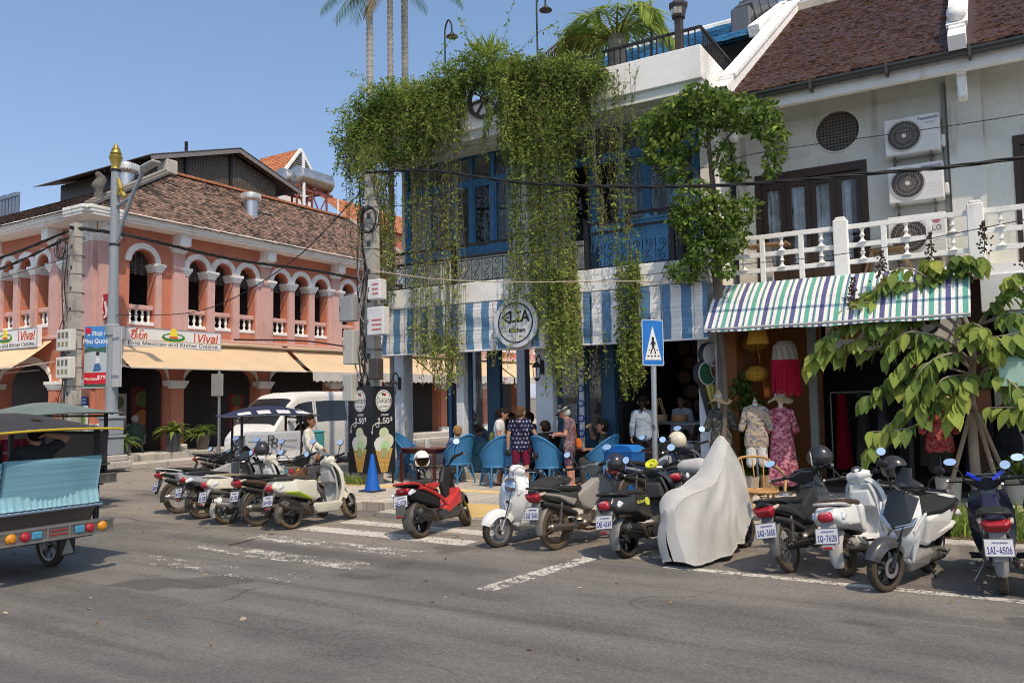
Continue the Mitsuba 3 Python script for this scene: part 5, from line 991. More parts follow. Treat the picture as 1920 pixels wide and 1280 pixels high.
def extras(kind, o, WB, R):
    A = lambda g, name, mesh, mat, col, sm=40: o.append((g, name, [(None, mesh, mat, col, sm)]))
    for s in (-1, 1):
        A('F', 'switch_block', hull([(0.88, 0.15 * s, 1.0, 0.022), (0.86, 0.2 * s, 1.01, 0.022)]), 'paint', BLACK)
        A('F', 'control_cable', tube(curve([(0.89, 0.2 * s, 1.0), (1.0, 0.16 * s, 1.05), (1.04, 0.07 * s, 0.98), (1.0, 0.04 * s, 0.85)], 14), 0.005, 5), 'paint', BLACK, True)
        A('F', 'bar_end', tube([(0.815, 0.365 * s, 1.012), (0.81, 0.385 * s, 1.013)], 0.02, 8), 'metal', STEEL)
        A('B', 'foot_peg', tube([(0.28, 0.16 * s, 0.33), (0.27, 0.25 * s, 0.335)], 0.014, 6), 'paint', BLACK)
    A('F', 'brake_hose', tube(curve([(1.0, 0.07, 0.9), (1.1, 0.11, 0.7), (WB - 0.04, 0.1, R + 0.15)], 12), 0.006, 5), 'paint', BLACK, True)
    A('B', 'seat_seam', tube(curve([(0.46, 0.075, 0.735), (0.25, 0.135, 0.755), (0.0, 0.145, 0.785), (-0.2, 0.12, 0.79)], 14), 0.005, 4), 'paint', (0.07, 0.07, 0.07))
    A('B', 'kick_start', tube(curve([(0.2, 0.15, 0.27), (0.08, 0.19, 0.26), (0.02, 0.2, 0.31)], 8), 0.009, 6), 'metal', (0.3, 0.3, 0.3))
    A('B', 'tail_lens', hull(sym([(-0.355 if kind != 'naked' else -0.27, 0.02, 0.69, 0.022), (-0.35 if kind != 'naked' else -0.265, 0.045, 0.68, 0.02)])), 'gloss', (0.5, 0.2, 0.18), True)
    A('B', 'stand_bracket', bx(0.33, 0.43, 0.05, 0.12, 0.17, 0.23, 0.01), 'metal', (0.1, 0.09, 0.085), False)
    A('B', 'under_tail', hull(sym([(-0.2, 0.06, 0.60, 0.03), (0.1, 0.08, 0.52, 0.04), (0.36, 0.07, 0.42, 0.04)])), 'paint', (0.03, 0.03, 0.03))
BIKES = {k: bike_parts(k) for k in ('scooter', 'sport', 'naked', 'underbone')}
for kk_, (o_, R_, W_, w_) in BIKES.items(): extras(kk_, o_, W_, R_)
BASEC = dict(body=(0.7, 0.7, 0.7), body2=(0.03, 0.03, 0.03), seat=(0.02, 0.02, 0.02), rail=(0.03, 0.03, 0.03), guard=(0.04, 0.04, 0.042), engine=(0.10, 0.095, 0.09), muffler=(0.035, 0.034, 0.034), guardplate=(0.08, 0.08, 0.08),
             trim=(0.02, 0.02, 0.02), skirt=(0.03, 0.03, 0.03), inner=(0.05, 0.05, 0.05), dial=(0.05, 0.06, 0.07), cowl=(0.03, 0.03, 0.03), fender=None, fork=(0.45, 0.45, 0.46), rim=(0.08, 0.08, 0.08))
def motorbike(kind, label, at, heading, front=False, lean=7.0, steer=0.0, plate=None, style='five', dusty=0.3, z0=0.0, var=0.12, scale=1.0, group=None, **cols):
    """at: where the rear (or front) wheel stands; heading: degrees from X."""
    o, R, WB, w = BIKES[kind]
    c = {**BASEC, **cols}
    if c['fender'] is None: c['fender'] = c['body']
    k = thing('motorbike' if kind in ('underbone',) else 'motor_scooter', label, 'motorbike' if kind == 'underbone' else 'scooter', group)
    h = math.radians(heading)
    x, y = (at[0] - WB * scale * math.cos(h), at[1] - WB * scale * math.sin(h)) if front else at
    M = TR(x, y, z0, rz=heading, s=scale) @ TR(rx=-lean)
    ax = np.array([-0.42, 0, 0.9]); ax /= np.linalg.norm(ax); pv = np.array([WB - 0.14, 0, 0.5])
    S = trimesh.transformations.rotation_matrix(math.radians(steer), ax, pv)
    col = lambda q: c[q] if isinstance(q, str) else q
    for g, name, subs in o:
        MM = M @ S if g == 'F' else M
        if len(subs) == 1 and subs[0][0] is None:
            _, m, mat, q, sm = subs[0]
            part(k, name, m, mat, col(q), sm, M=MM, var=var)
        else:
            pk = None
            for i, (sn, m, mat, q, sm) in enumerate(subs):
                if i == 0: pk = part(k, name, m, mat, col(q), sm, M=MM, var=var)
                else: part(pk, sn, m, mat, col(q), sm, M=MM)
    for wx, g, nm in ((0, 'B', 'rear_wheel'), (WB, 'F', 'front_wheel')):
        MM = (M @ S if g == 'F' else M) @ TR(wx, 0, R)
        wp = wheel_parts(R, w * (1.08 if g == 'B' else 1.0), style, dusty); pk = None
        for sn, m, mat, q, sm in wp:
            cc = c['rim'] if q is None else q
            if pk is None: pk = part(k, nm, m, mat, cc, sm, M=MM, var=0.35)
            else: part(pk, sn, m, mat, cc, sm, M=MM, var=0.25)
    if plate:
        px, pz = (-0.385, 0.47) if kind != 'underbone' else (-0.40, 0.50)
        if kind == 'naked': px, pz = -0.34, 0.55
        MP = M @ axes((px, 0, pz), (0, -1, 0), (0.22, 0, 0.975), (-0.975, 0, 0.22))
        pk = part(k, 'number_plate', moved(bx(-0.12, 0.12, -0.08, 0.08, -0.004, 0.0, 0.002), MP), 'paint', (0.62, 0.63, 0.66))
        part(pk, 'lettering', moved(text(plate, 0.062, True, 0.003, squeeze=0.2 / text(plate, 0.062, True).extents[0]), MP @ TR(0, -0.055, 0)), 'paint', (0.05, 0.06, 0.22))
        part(pk, 'script_line', moved(cat([stroke([(-0.055 + 0.022 * i, 0.035), (-0.05 + 0.022 * i, 0.05), (-0.042 + 0.022 * i, 0.04), (-0.038 + 0.022 * i, 0.05)], 0.005, 0.003, 6) for i in range(6)]), MP), 'paint', (0.1, 0.1, 0.25), kind='stuff')
        part(pk, 'frame', moved(prism(sbox(-0.123, -0.083, 0.123, 0.083).difference(sbox(-0.116, -0.076, 0.116, 0.076)), -0.004, 0.003), MP), 'paint', (0.1, 0.1, 0.1))
    return k, M, M @ S
def helmet(label, M, col, visor=(0.02, 0.02, 0.025), mat='gloss', open_face=True, lining=(0.03, 0.03, 0.03), band=None):
    """A helmet about 0.3 m long; M places it (x to the front)."""
    k = thing('helmet', label, 'helmet')
    sph = trimesh.creation.icosphere(4); sph.apply_scale((0.145, 0.125, 0.14))
    s = m3.Manifold(m3.Mesh(np.asarray(sph.vertices, np.float32), np.asarray(sph.faces, np.uint32)))
    inn = s.scale((0.88, 0.88, 0.88))
    cut = m3.Manifold.hull_points(np.array([[0.05, a, b] for a in (-0.2, 0.2) for b in (-0.3, 0.03)] + [[0.3, a, b] for a in (-0.2, 0.2) for b in (-0.3, 0.05)], float))
    low = m3.Manifold.cube((0.6, 0.6, 0.2), True).translate((0, 0, -0.2))
    shell = s - inn - cut - low if open_face else s - inn - low
    part(k, 'shell', shell, mat, col, 40, M=M, var=0.05)
    part(k, 'lining', (s.scale((0.9, 0.9, 0.9)) - s.scale((0.75, 0.75, 0.75)) - cut - low), 'cloth', lining, 40, M=M)
    if visor is not None:
        vz = np.array([[(0.152 * math.cos(t) * math.cos(e), 0.132 * math.sin(t) * math.cos(e), 0.147 * math.sin(e) - 0.005) for t in np.linspace(-1.25, 1.25, 15)] for e in np.linspace(-0.55, 0.35, 7)])
        part(k, 'visor', grid_mesh(vz, 0.004), 'gloss', visor, True, M=M)
    part(k, 'trim', cat([tube(curve([(0.055, 0.12 * s2, -0.09), (0.06, 0.125 * s2, 0.0), (0.085, 0.09 * s2, 0.055)], 8), 0.008, 6) for s2 in (-1, 1)]), 'paint', band or (0.04, 0.04, 0.04), M=M)
    part(k, 'strap', tube(curve([(0.0, 0.1, -0.09), (0.02, 0.05, -0.2), (0.0, 0.0, -0.23), (0.02, -0.05, -0.18), (0.0, -0.1, -0.09)], 16), 0.008, 5), 'cloth', (0.02, 0.02, 0.02), M=M)
    return k
def hub(M, x, y, z, **k):
    """A place given in a bike's own coordinates, in the world."""
    p = M @ np.array([x, y, z, 1.0]); return TR(*p[:3], **k)
CREAM, CHAL, GREY = (0.58, 0.56, 0.46), (0.70, 0.71, 0.72), (0.16, 0.175, 0.175)
ROW = 'two wheelers parked along the kerb'
motorbike('underbone', 'black motorbike with a chrome rail, leftmost of the parked row', (-12.75, 9.3), 72, lean=7, steer=30, plate='1AB-2207', style='wire', dusty=0.45, group=ROW, body=(0.03, 0.03, 0.03), body2=(0.30, 0.31, 0.32), rail=(0.5, 0.5, 0.5), muffler=(0.5, 0.48, 0.46), rim=(0.4, 0.38, 0.35))
motorbike('sport', 'grey and black scooter, second from the left of the parked row', (-11.8, 9.05), 78, lean=8, steer=28, plate='1AG-5120', style='five', dusty=0.5, group=ROW, body=(0.28, 0.29, 0.30), body2=(0.03, 0.03, 0.03), cowl=(0.03, 0.03, 0.03), rim=(0.4, 0.32, 0.18))
_, Mw, Fw = motorbike('scooter', 'cream scooter with a white silencer, third from the left of the row', (-10.9, 8.83), 80, lean=8, steer=26, plate='1Q-1180', style='three', dusty=0.55, group=ROW, body=CREAM, muffler=(0.66, 0.66, 0.64), guardplate=(0.66, 0.66, 0.64), seat=(0.25, 0.2, 0.13), rail=(0.5, 0.5, 0.48), rim=(0.5, 0.48, 0.44), inner=(0.5, 0.5, 0.5), guard=(0.4, 0.4, 0.38))
motorbike('underbone', 'black motorbike with an orange tail light, wedged beside the white and lime scooter', (-10.25, 8.92), 82, lean=7, steer=26, plate='1AC-7781', style='wire', dusty=0.5, group=ROW, body=(0.04, 0.03, 0.025), body2=(0.12, 0.06, 0.03), rail=(0.03, 0.03, 0.03), muffler=(0.4, 0.38, 0.35), rim=(0.35, 0.34, 0.33))
_, Ml, Fl = motorbike('scooter', 'white and lime scooter with a muddy rear wheel by the crosswalk', (-9.52, 8.92), 86, lean=9, steer=24, plate='1AH-9034', style='six', dusty=0.85, group=ROW, body=(0.60, 0.59, 0.50), body2=(0.42, 0.55, 0.04), skirt=(0.50, 0.50, 0.42), seat=(0.05, 0.045, 0.04), inner=(0.30, 0.31, 0.32), rim=(0.06, 0.055, 0.05), muffler=(0.06, 0.055, 0.05), guard=(0.12, 0.11, 0.10))
_, Mr, Fr = motorbike('naked', 'red and black open framed scooter with fat tyres standing on the crosswalk', (-7.2, 9.17), 93, lean=10, steer=26, plate='1AF-5738', style='five', dusty=0.45, group=ROW, body=(0.52, 0.045, 0.04), rail=(0.55, 0.03, 0.03), seat=(0.045, 0.045, 0.04), rim=(0.04, 0.04, 0.04), skirt=(0.05, 0.05, 0.05), fender=(0.05, 0.05, 0.05), muffler=(0.045, 0.045, 0.045), guard=(0.09, 0.085, 0.08), fork=(0.35, 0.22, 0.05))
motorbike('scooter', 'white rounded scooter facing the street with a big chrome headlight', (-5.86, 9.06), -94, front=True, lean=10, steer=-20, style='five', dusty=0.15, group=ROW, body=CHAL, seat=(0.035, 0.035, 0.037), skirt=(0.42, 0.43, 0.44), inner=(0.06, 0.06, 0.065), body2=(0.5, 0.51, 0.52), rim=(0.45, 0.45, 0.45))
_, Mg, Fg = motorbike('underbone', 'dusty grey motorbike with rusty spokes beside the white front facing scooter', (-5.05, 9.24), 78, lean=6, steer=12, plate='1AE-2460', style='wire', dusty=0.6, group=ROW, body=(0.05, 0.05, 0.05), body2=(0.3, 0.29, 0.27), cowl=GREY, rail=(0.06, 0.06, 0.06), muffler=(0.3, 0.26, 0.23), engine=(0.36, 0.3, 0.24), rim=(0.3, 0.22, 0.15), guard=(0.16, 0.15, 0.14))
_, Mb, Fb = motorbike('scooter', 'matt black scooter with a yellow rimmed dial and a round red tail light', (-4.03, 9.17), 80, lean=8, steer=20, plate='1AE-4149', style='five', dusty=0.12, group=ROW, body=(0.028, 0.03, 0.032), body2=(0.024, 0.025, 0.026), rail=(0.02, 0.02, 0.02), dial=(0.60, 0.62, 0.05), cowl=(0.6, 0.62, 0.05), rim=(0.03, 0.03, 0.03), guard=(0.16, 0.165, 0.17))
for s in (-1,): 
    kk = next(x for x in labels if labels[x].get('label', '').startswith('matt black scooter'))
    part(kk, 'lettering', moved(text('SCOOPY', 0.034, True, 0.004), Mb @ axes((0.16, -0.205, 0.625), (1, 0, 0), (0, 0.1, 0.99), (0, -0.99, 0.1))), 'paint', (0.5, 0.52, 0.1))
    part(kk, 'round_sticker', moved(disc(0.05, 0.012, 20), Mb @ axes((0.36, -0.15, 0.63), (1, 0, 0), (0, 0.1, 0.99), (0, -0.99, 0.1))), 'paint', (0.6, 0.62, 0.08))
    part(kk, 'dial_rim', moved(ring(0.058, 0.085, 0.03, 24), Fb @ axes((0.865, 0, 1.06), (0, 1, 0), (0.8, 0, 0.6), (-0.6, 0, 0.8))), 'gloss', (0.62, 0.64, 0.04))
_, Mv, Fv = motorbike('underbone', 'black motorbike with a coiled rear spring, right of the covered scooter', (-2.12, 9.23), 80, lean=11, steer=14, plate='1AQ-3658', style='wire', dusty=0.35, group=ROW, body=(0.022, 0.022, 0.024), body2=(0.03, 0.03, 0.032), rim=(0.42, 0.40, 0.37), muffler=(0.05, 0.05, 0.05), engine=(0.16, 0.15, 0.14), guard=(0.10, 0.105, 0.11))
_, Mp, Fp = motorbike('scooter', 'white rounded scooter with a pink tail light seen from behind', (-1.55, 9.3), 80, lean=8, steer=14, plate='1Q-7628', style='three', dusty=0.5, group=ROW, body=(0.66, 0.68, 0.68), body2=(0.55, 0.56, 0.56), seat=(0.05, 0.03, 0.025), rail=(0.5, 0.49, 0.47), inner=(0.58, 0.6, 0.6), rim=(0.34, 0.27, 0.17), guard=(0.36, 0.37, 0.38), muffler=(0.25, 0.23, 0.2), guardplate=(0.6, 0.6, 0.58), skirt=(0.6, 0.62, 0.62))
motorbike('sport', 'white and black angular scooter facing the street with a clear twin headlight', (-1.15, 8.76), -104, front=True, lean=10, steer=-16, style='five', dusty=0.3, group=ROW, body=(0.70, 0.71, 0.71), body2=(0.6, 0.6, 0.6), fender=(0.05, 0.05, 0.055), cowl=(0.03, 0.03, 0.032), rim=(0.035, 0.035, 0.035), fork=(0.05, 0.05, 0.05), skirt=(0.25, 0.25, 0.25))
_, Mz, Fz = motorbike('underbone', 'dark blue motorbike seen from behind at the right end of the row', (-0.13, 9.16), 93, lean=4, steer=4, plate='1AI-4506', style='five', dusty=0.3, group=ROW, body=(0.015, 0.018, 0.035), body2=(0.02, 0.025, 0.06), rim=(0.03, 0.05, 0.3), cowl=(0.03, 0.03, 0.035), muffler=(0.18, 0.16, 0.14), guard=(0.2, 0.2, 0.2))
kk = next(x for x in labels if labels[x].get('label', '').startswith('dark blue motorbike'))
part(kk, 'cowl_flash', cat([bar((0.88, s * 0.05, 1.0), (0.92, s * 0.17, 1.075), 0.05, 0.03) for s in (-1, 1)]), 'gloss', (0.02, 0.05, 0.6), M=Fz)
motorbike('scooter', 'motorbike cut off by the right edge of the picture, its silencer showing', (0.42, 9.2), 92, lean=7, dusty=0.4, group=ROW, body=(0.04, 0.04, 0.045), muffler=(0.14, 0.12, 0.1))
motorbike('underbone', 'navy blue motorbike parked on the pavement behind the grey motorbike', (-4.98, 11.55), 70, lean=6, steer=20, style='wire', z0=0.15, dusty=0.3, body=(0.02, 0.03, 0.07), body2=(0.3, 0.33, 0.38), muffler=(0.4, 0.4, 0.4), rim=(0.35, 0.35, 0.35))
_, Mk, Fk = motorbike('scooter', 'dark scooter parked on the pavement behind the grey covered scooter', (-4.05, 11.3), 100, lean=6, steer=20, style='five', z0=0.15, dusty=0.3, body=(0.03, 0.035, 0.05))
motorbike('underbone', 'black motorbike parked behind the gelato sign, facing the white van', (-13.6, 13.4), 155, lean=6, steer=20, style='wire', dusty=0.3, body=(0.03, 0.03, 0.032), muffler=(0.45, 0.45, 0.45), rim=(0.3, 0.3, 0.3))
motorbike('underbone', 'black motorbike at the front of the shaded passenger trailer', (-15.6, 12.2), 60, lean=3, steer=10, style='wire', dusty=0.3, body=(0.03, 0.03, 0.03))
bk = thing('delivery_box', 'teal delivery box on the motorbike behind the gelato sign', 'box')
part(bk, 'box_body', bx(-0.2, 0.2, -0.2, 0.2, 0, 0.38, 0.03), 'paint', (0.05, 0.24, 0.27), M=TR(-13.6, 13.4, 0.86, rz=155))
part(bk, 'lid', bx(-0.21, 0.21, -0.21, 0.21, 0.38, 0.43, 0.02), 'paint', (0.06, 0.3, 0.33), M=TR(-13.6, 13.4, 0.86, rz=155))
helmet('white open faced helmet hung on the handlebar of the red scooter', hub(Fr, 0.84, 0.28, 1.16, rz=-40), (0.72, 0.72, 0.68), visor=None, lining=(0.18, 0.11, 0.06))
helmet('black helmet with silver flowers on the handlebar of the black motorbike', hub(Fv, 0.85, -0.27, 1.14, rz=170), (0.025, 0.025, 0.03), band=(0.45, 0.45, 0.42))
helmet('black helmet with a red stripe hung on the parked scooters at the left', hub(Fw, 0.86, 0.1, 1.2, rz=150), (0.03, 0.03, 0.035), band=(0.5, 0.05, 0.08))
helmet('black and blue helmet hung on the handlebar of the grey motorbike', hub(Fg, 0.82, -0.42, 0.98, rz=-60), (0.025, 0.03, 0.05), band=(0.25, 0.4, 0.6))
helmet('cream and black helmet on the scooter behind the grey cover', hub(Fk, 0.84, 0.1, 1.14, rz=170), (0.64, 0.57, 0.44), visor=(0.02, 0.02, 0.02))
helmet('plain black helmet with a peak on the white scooter, hanging by its strap', hub(Fp, 0.8, -0.40, 1.0, rz=-20), (0.03, 0.03, 0.03), visor=None)
# the covered scooter
cv = thing('covered_scooter', 'scooter under a pale grey cloth cover with its front tyre showing', 'scooter', ROW)
prof_x = [-0.42, -0.36, -0.2, 0.1, 0.4, 0.62, 0.78, 0.92, 1.0, 1.12, 1.28, 1.34]
top = [0.60, 0.78, 0.86, 0.89, 0.96, 1.10, 1.26, 1.42, 1.45, 1.24, 0.94, 0.62]
hw = [0.10, 0.17, 0.23, 0.26, 0.26, 0.24, 0.20, 0.13, 0.10, 0.14, 0.14, 0.1]
bot = [0.10, 0.03, 0.02, 0.03, 0.06, 0.12, 0.12, 0.1, 0.14, 0.24, 0.38, 0.42]
xs = np.linspace(-0.42, 1.34, 90); tt, ww, bb = np.interp(xs, prof_x, top), np.interp(xs, prof_x, hw), np.interp(xs, prof_x, bot)
sm = lambda a: np.convolve(np.pad(a, 3, 'edge'), np.ones(7) / 7, 'valid')
tt, ww, bb = sm(tt), sm(ww), sm(bb); ww[0] = ww[-1] = 0.004
s = np.linspace(-1, 1, 70); G = []
for i, x in enumerate(xs):
    row = []
    for q in s:
        a = abs(q); sg2 = np.sign(q)
        up = min(1.0, (1 - a) / 0.55); ny = sg2 * (a / 0.45 if a < 0.45 else 1.0)
        ny = sg2 * min(1, a / 0.42) ** 0.8
        z = tt[i] - (tt[i] * 0.10) * min(1, a / 0.45) ** 2.2 if a < 0.45 else (tt[i] * 0.90) + (bb[i] - tt[i] * 0.90) * ((a - 0.45) / 0.55)
        h = (tt[i] - z) / max(tt[i] - bb[i], 0.05)
        flare = 0.75 + 0.35 * h
        rr = math.hypot(x - 0.98, z - 1.5); th = math.atan2(z - 1.5, x - 0.98)
        w1 = math.sin(15 * th + 1.5 * math.sin(3 * rr + sg2)); w2 = math.sin(31 * th + 2 * math.sin(5 * rr - sg2))
        fold = min(1, rr * 1.3) * (0.030 * math.copysign(abs(w1) ** 0.7, w1) + 0.014 * w2) * (0.35 + 0.65 * h)
        row.append((x, ny * ww[i] * flare + sg2 * fold * (a > 0.1), z + 0.3 * fold * (a < 0.6)))
    G.append(row)
G = np.array(G); nz = meshkit.fbm(G * 5.5, 4, 5) - 0.5
G[..., 1] += 0.02 * nz * (np.abs(G[..., 1]) > 0.1); G[..., 2] += 0.015 * nz
Mc = TR(-3.25, 9.22, 0, rz=77) @ TR(rx=-5)
part(cv, 'cover', grid_mesh(G, -0.006), 'cloth', (0.45, 0.45, 0.445), True, M=Mc, var=0.18)
for q in (35, 20, 50): part(cv, 'seam', tube(G[2:-2, q] + [0, 0, 0.002], 0.006, 4), 'cloth', (0.40, 0.39, 0.38), True, M=Mc)
part(cv, 'hem', tube(np.vstack([G[1:-1, 0], G[-2:0:-1, -1]]), 0.01, 5), 'cloth', (0.42, 0.41, 0.39), True, M=Mc)
for d in (1,):
    e, f = (0.72, 0.2, 1.08), (0.66, 0.38, 1.09)
    part(cv, 'grip_bulge', chain([(*e, 0.1), (*f, 0.075), (f[0] - 0.02, f[1] * 1.12, f[2] - 0.01, 0.05)], True).refine_to_length(0.03), 'cloth', (0.45, 0.45, 0.445), True, M=Mc, var=0.1)
wp = wheel_parts(0.228, 0.1, 'five', 0.2); pk = None
for sn, m, mat, q, smo in wp:
    cc = (0.05, 0.05, 0.05) if q is None else q
    if pk is None: pk = part(cv, 'front_wheel', m, mat, cc, smo, M=Mc @ TR(1.27, 0, 0.228))
    else: part(pk, sn, m, mat, cc, smo, M=Mc @ TR(1.27, 0, 0.228))
part(cv, 'rear_tyre', wp[0][1], 'matte', TYRE, 40, M=Mc @ TR(0, 0, 0.228))

# ================================================================== poles, lamps, signs, furniture
# street lamp
LAMPC = (0.25, 0.29, 0.33)
lp = thing('street_lamp', 'tall grey street lamp with a gold finial and a single arm, at the corner pavement', 'street lamp')
LX, LY = -22.53, 14.1
part(lp, 'base', cat([bx(LX - 0.42, LX + 0.42, LY - 0.42, LY + 0.42, 0.1, 0.32, 0.03), bx(LX - 0.34, LX + 0.34, LY - 0.34, LY + 0.34, 0.32, 0.5, 0.03)]), 'concrete')
part(lp, 'plinth', cat([bx(LX - 0.26, LX + 0.26, LY - 0.26, LY + 0.26, 0.5, 1.0, 0.03), bx(LX - 0.3, LX + 0.3, LY - 0.3, LY + 0.3, 1.0, 1.08, 0.02), bx(LX - 0.25, LX + 0.25, LY - 0.25, LY + 0.25, 1.08, 1.55, 0.03), bx(LX - 0.29, LX + 0.29, LY - 0.29, LY + 0.29, 1.55, 1.63, 0.02)]), 'paint', LAMPC, var=0.15)
part(lp, 'post', lathe([(0.22, 1.6), (0.2, 1.75), (0.17, 1.9), (0.17, 4.0), (0.22, 4.02), (0.22, 4.3), (0.16, 4.36), (0.13, 6.0), (0.125, 9.0)], 20, TR(LX, LY, 0)), 'paint', LAMPC, 40, var=0.08)
part(lp, 'finial', lathe([(0.125, 9.0), (0.14, 9.02), (0.12, 9.12), (0.19, 9.35), (0.2, 9.4), (0.14, 9.46), (0.17, 9.5), (0.12, 9.6), (0.13, 9.62), (0.08, 9.7), (0.05, 9.76), (0.0, 9.84)], 20, TR(LX, LY, 0)), 'metal', (0.50, 0.38, 0.10), 40)
part(lp, 'arm', cat([tube([(LX + 0.1, LY, 6.75), (LX + 0.3, LY, 7.2), (LX + 0.8, LY, 8.05), (LX + 1.4, LY, 8.78)], 0.055, 10), tube([(LX, LY, 7.85), (LX + 0.75, LY, 8.05)], 0.05, 8)]), 'paint', LAMPC)
part(lp, 'scroll_ornament', chain([(LX + 0.16, LY, 8.7, 0.05), (LX + 0.28, LY, 8.4, 0.09), (LX + 0.2, LY, 8.25, 0.07), (LX + 0.4, LY, 8.2, 0.09), (LX + 0.5, LY, 8.12, 0.05), (LX + 0.75, LY, 8.1, 0.03)]), 'metal', (0.50, 0.38, 0.10))
part(lp, 'lamp_head', hull([(LX + 1.3, LY, 8.72, 0.06), (LX + 1.45, LY - 0.1, 8.84, 0.05), (LX + 1.45, LY + 0.1, 8.84, 0.05), (LX + 1.95, LY - 0.1, 8.92, 0.05), (LX + 1.95, LY + 0.1, 8.92, 0.05)]), 'paint', (0.36, 0.38, 0.38))
part(lp, 'collar', cat([lathe([(0.15, 0), (0.15, 0.06)], 16, TR(LX, LY, z)) for z in (8.95, 6.7)]), 'paint', BLACK)
# the banners on it
bn = thing('lamp_banner', 'blue and red travel advertising banner on the street lamp', 'banner')
MB = axes((LX - 0.12, LY - 0.22, 2.5), (0.93, 0.37, 0), (0, 0, 1), (0.37, -0.93, 0)) @ TR(-0.62, 0, 0)
part(bn, 'panel', moved(bx(0, 0.74, 0, 1.8, -0.05, 0, 0.004), MB), 'paint', (0.42, 0.47, 0.52))
part(bn, 'sky_print', moved(bx(0.01, 0.73, 1.15, 1.79, 0, 0.003), MB), 'paint', (0.06, 0.22, 0.55))
part(bn, 'red_print', moved(bx(0.01, 0.73, 0.08, 0.42, 0, 0.003), MB), 'paint', (0.50, 0.02, 0.04))
part(bn, 'dark_strip', moved(bx(0.01, 0.73, 0.01, 0.08, 0, 0.003), MB), 'paint', (0.03, 0.08, 0.05))
part(bn, 'round_logo', moved(disc(0.1, 0.004, 24, 0.13, 1.66), MB @ TR(z=0.003)), 'paint', (0.55, 0.02, 0.05))
part(bn, 'lettering', moved(text('1 Stop to', 0.12, True, 0.003, 0.15), MB @ TR(0.44, 1.52, 0.003)), 'paint', (0.75, 0.76, 0.78))
part(bn, 'lettering', moved(text('Phu Quoc', 0.135, True, 0.003), MB @ TR(0.38, 1.28, 0.003)), 'paint', (0.75, 0.76, 0.78))
part(bn, 'lettering', moved(text('Phu Quoc', 0.075, True, 0.003), MB @ TR(0.25, 0.2, 0.003)), 'paint', (0.75, 0.74, 0.74))
part(bn, 'lettering', moved(text('$79', 0.11, True, 0.003), MB @ TR(0.58, 0.22, 0.003)), 'paint', (0.75, 0.74, 0.74))
part(bn, 'hill_print', moved(prism(Polygon([(0.01, 1.12), (0.2, 1.2), (0.4, 1.14), (0.73, 1.18), (0.73, 1.0), (0.3, 1.05), (0.01, 1.0)]), 0.003, 0.005), MB), 'paint', (0.05, 0.12, 0.10))
part(bn, 'figure_print', moved(cat([prism(Polygon([(0.3, 0.45), (0.36, 0.7), (0.5, 0.72), (0.58, 0.5), (0.5, 0.46)]), 0.003, 0.005)]), MB), 'paint', (0.06, 0.14, 0.32))
part(bn, 'shirt_print', moved(prism(Polygon([(0.38, 0.68), (0.4, 0.88), (0.5, 0.88), (0.53, 0.7)]), 0.005, 0.007), MB), 'paint', (0.6, 0.63, 0.68))
part(bn, 'hair_print', moved(prism(Point(0.45, 0.98).buffer(0.06), 0.005, 0.007), MB), 'paint', (0.03, 0.025, 0.025))
part(bn, 'bracket', cat([moved(bx(0.6, 0.9, z, z + 0.04, -0.08, -0.05), MB) for z in (0.2, 1.6)]), 'paint', (0.2, 0.2, 0.2))
b2 = thing('lamp_banner', 'plain pale back of a second banner on the street lamp, right of the blue one', 'banner')
MB2 = axes((LX + 0.18, LY - 0.1, 2.48), (0.88, -0.15, 0), (0, 0, 1), (-0.15, -0.88, 0))
part(b2, 'panel', moved(bx(0, 0.62, 0, 1.75, -0.03, 0, 0.004), MB2), 'paint', (0.52, 0.53, 0.56), var=0.1)
part(b2, 'frame', cat([moved(bx(0.0, 0.03, 0, 1.75, 0, 0.02), MB2), moved(bx(0.59, 0.62, 0, 1.75, 0, 0.02), MB2), moved(bx(-0.1, 0.5, 1.42, 1.46, 0, 0.03), MB2), moved(bx(-0.1, 0.5, 0.32, 0.36, 0, 0.03), MB2)]), 'paint', (0.35, 0.36, 0.38))
ily = thing('coffee_sign', 'small square dark red sign with white slanted lettering on the corner of the salmon building', 'sign')
part(ily, 'box', bx(-25.3, -24.45, 15.2, 15.4, 4.75, 5.55, 0.02), 'paint', (0.33, 0.02, 0.045))
part(ily, 'lettering', moved(text('illy', 0.5, True, 0.01, 0.12), on_front(-24.9, 15.2, 4.92)), 'paint', (0.7, 0.68, 0.68))
part(ily, 'bracket', cat([bx(-25.3, -24.9, 15.4, 15.7, z, z + 0.04) for z in (4.85, 5.4)]), 'paint', (0.2, 0.2, 0.2))
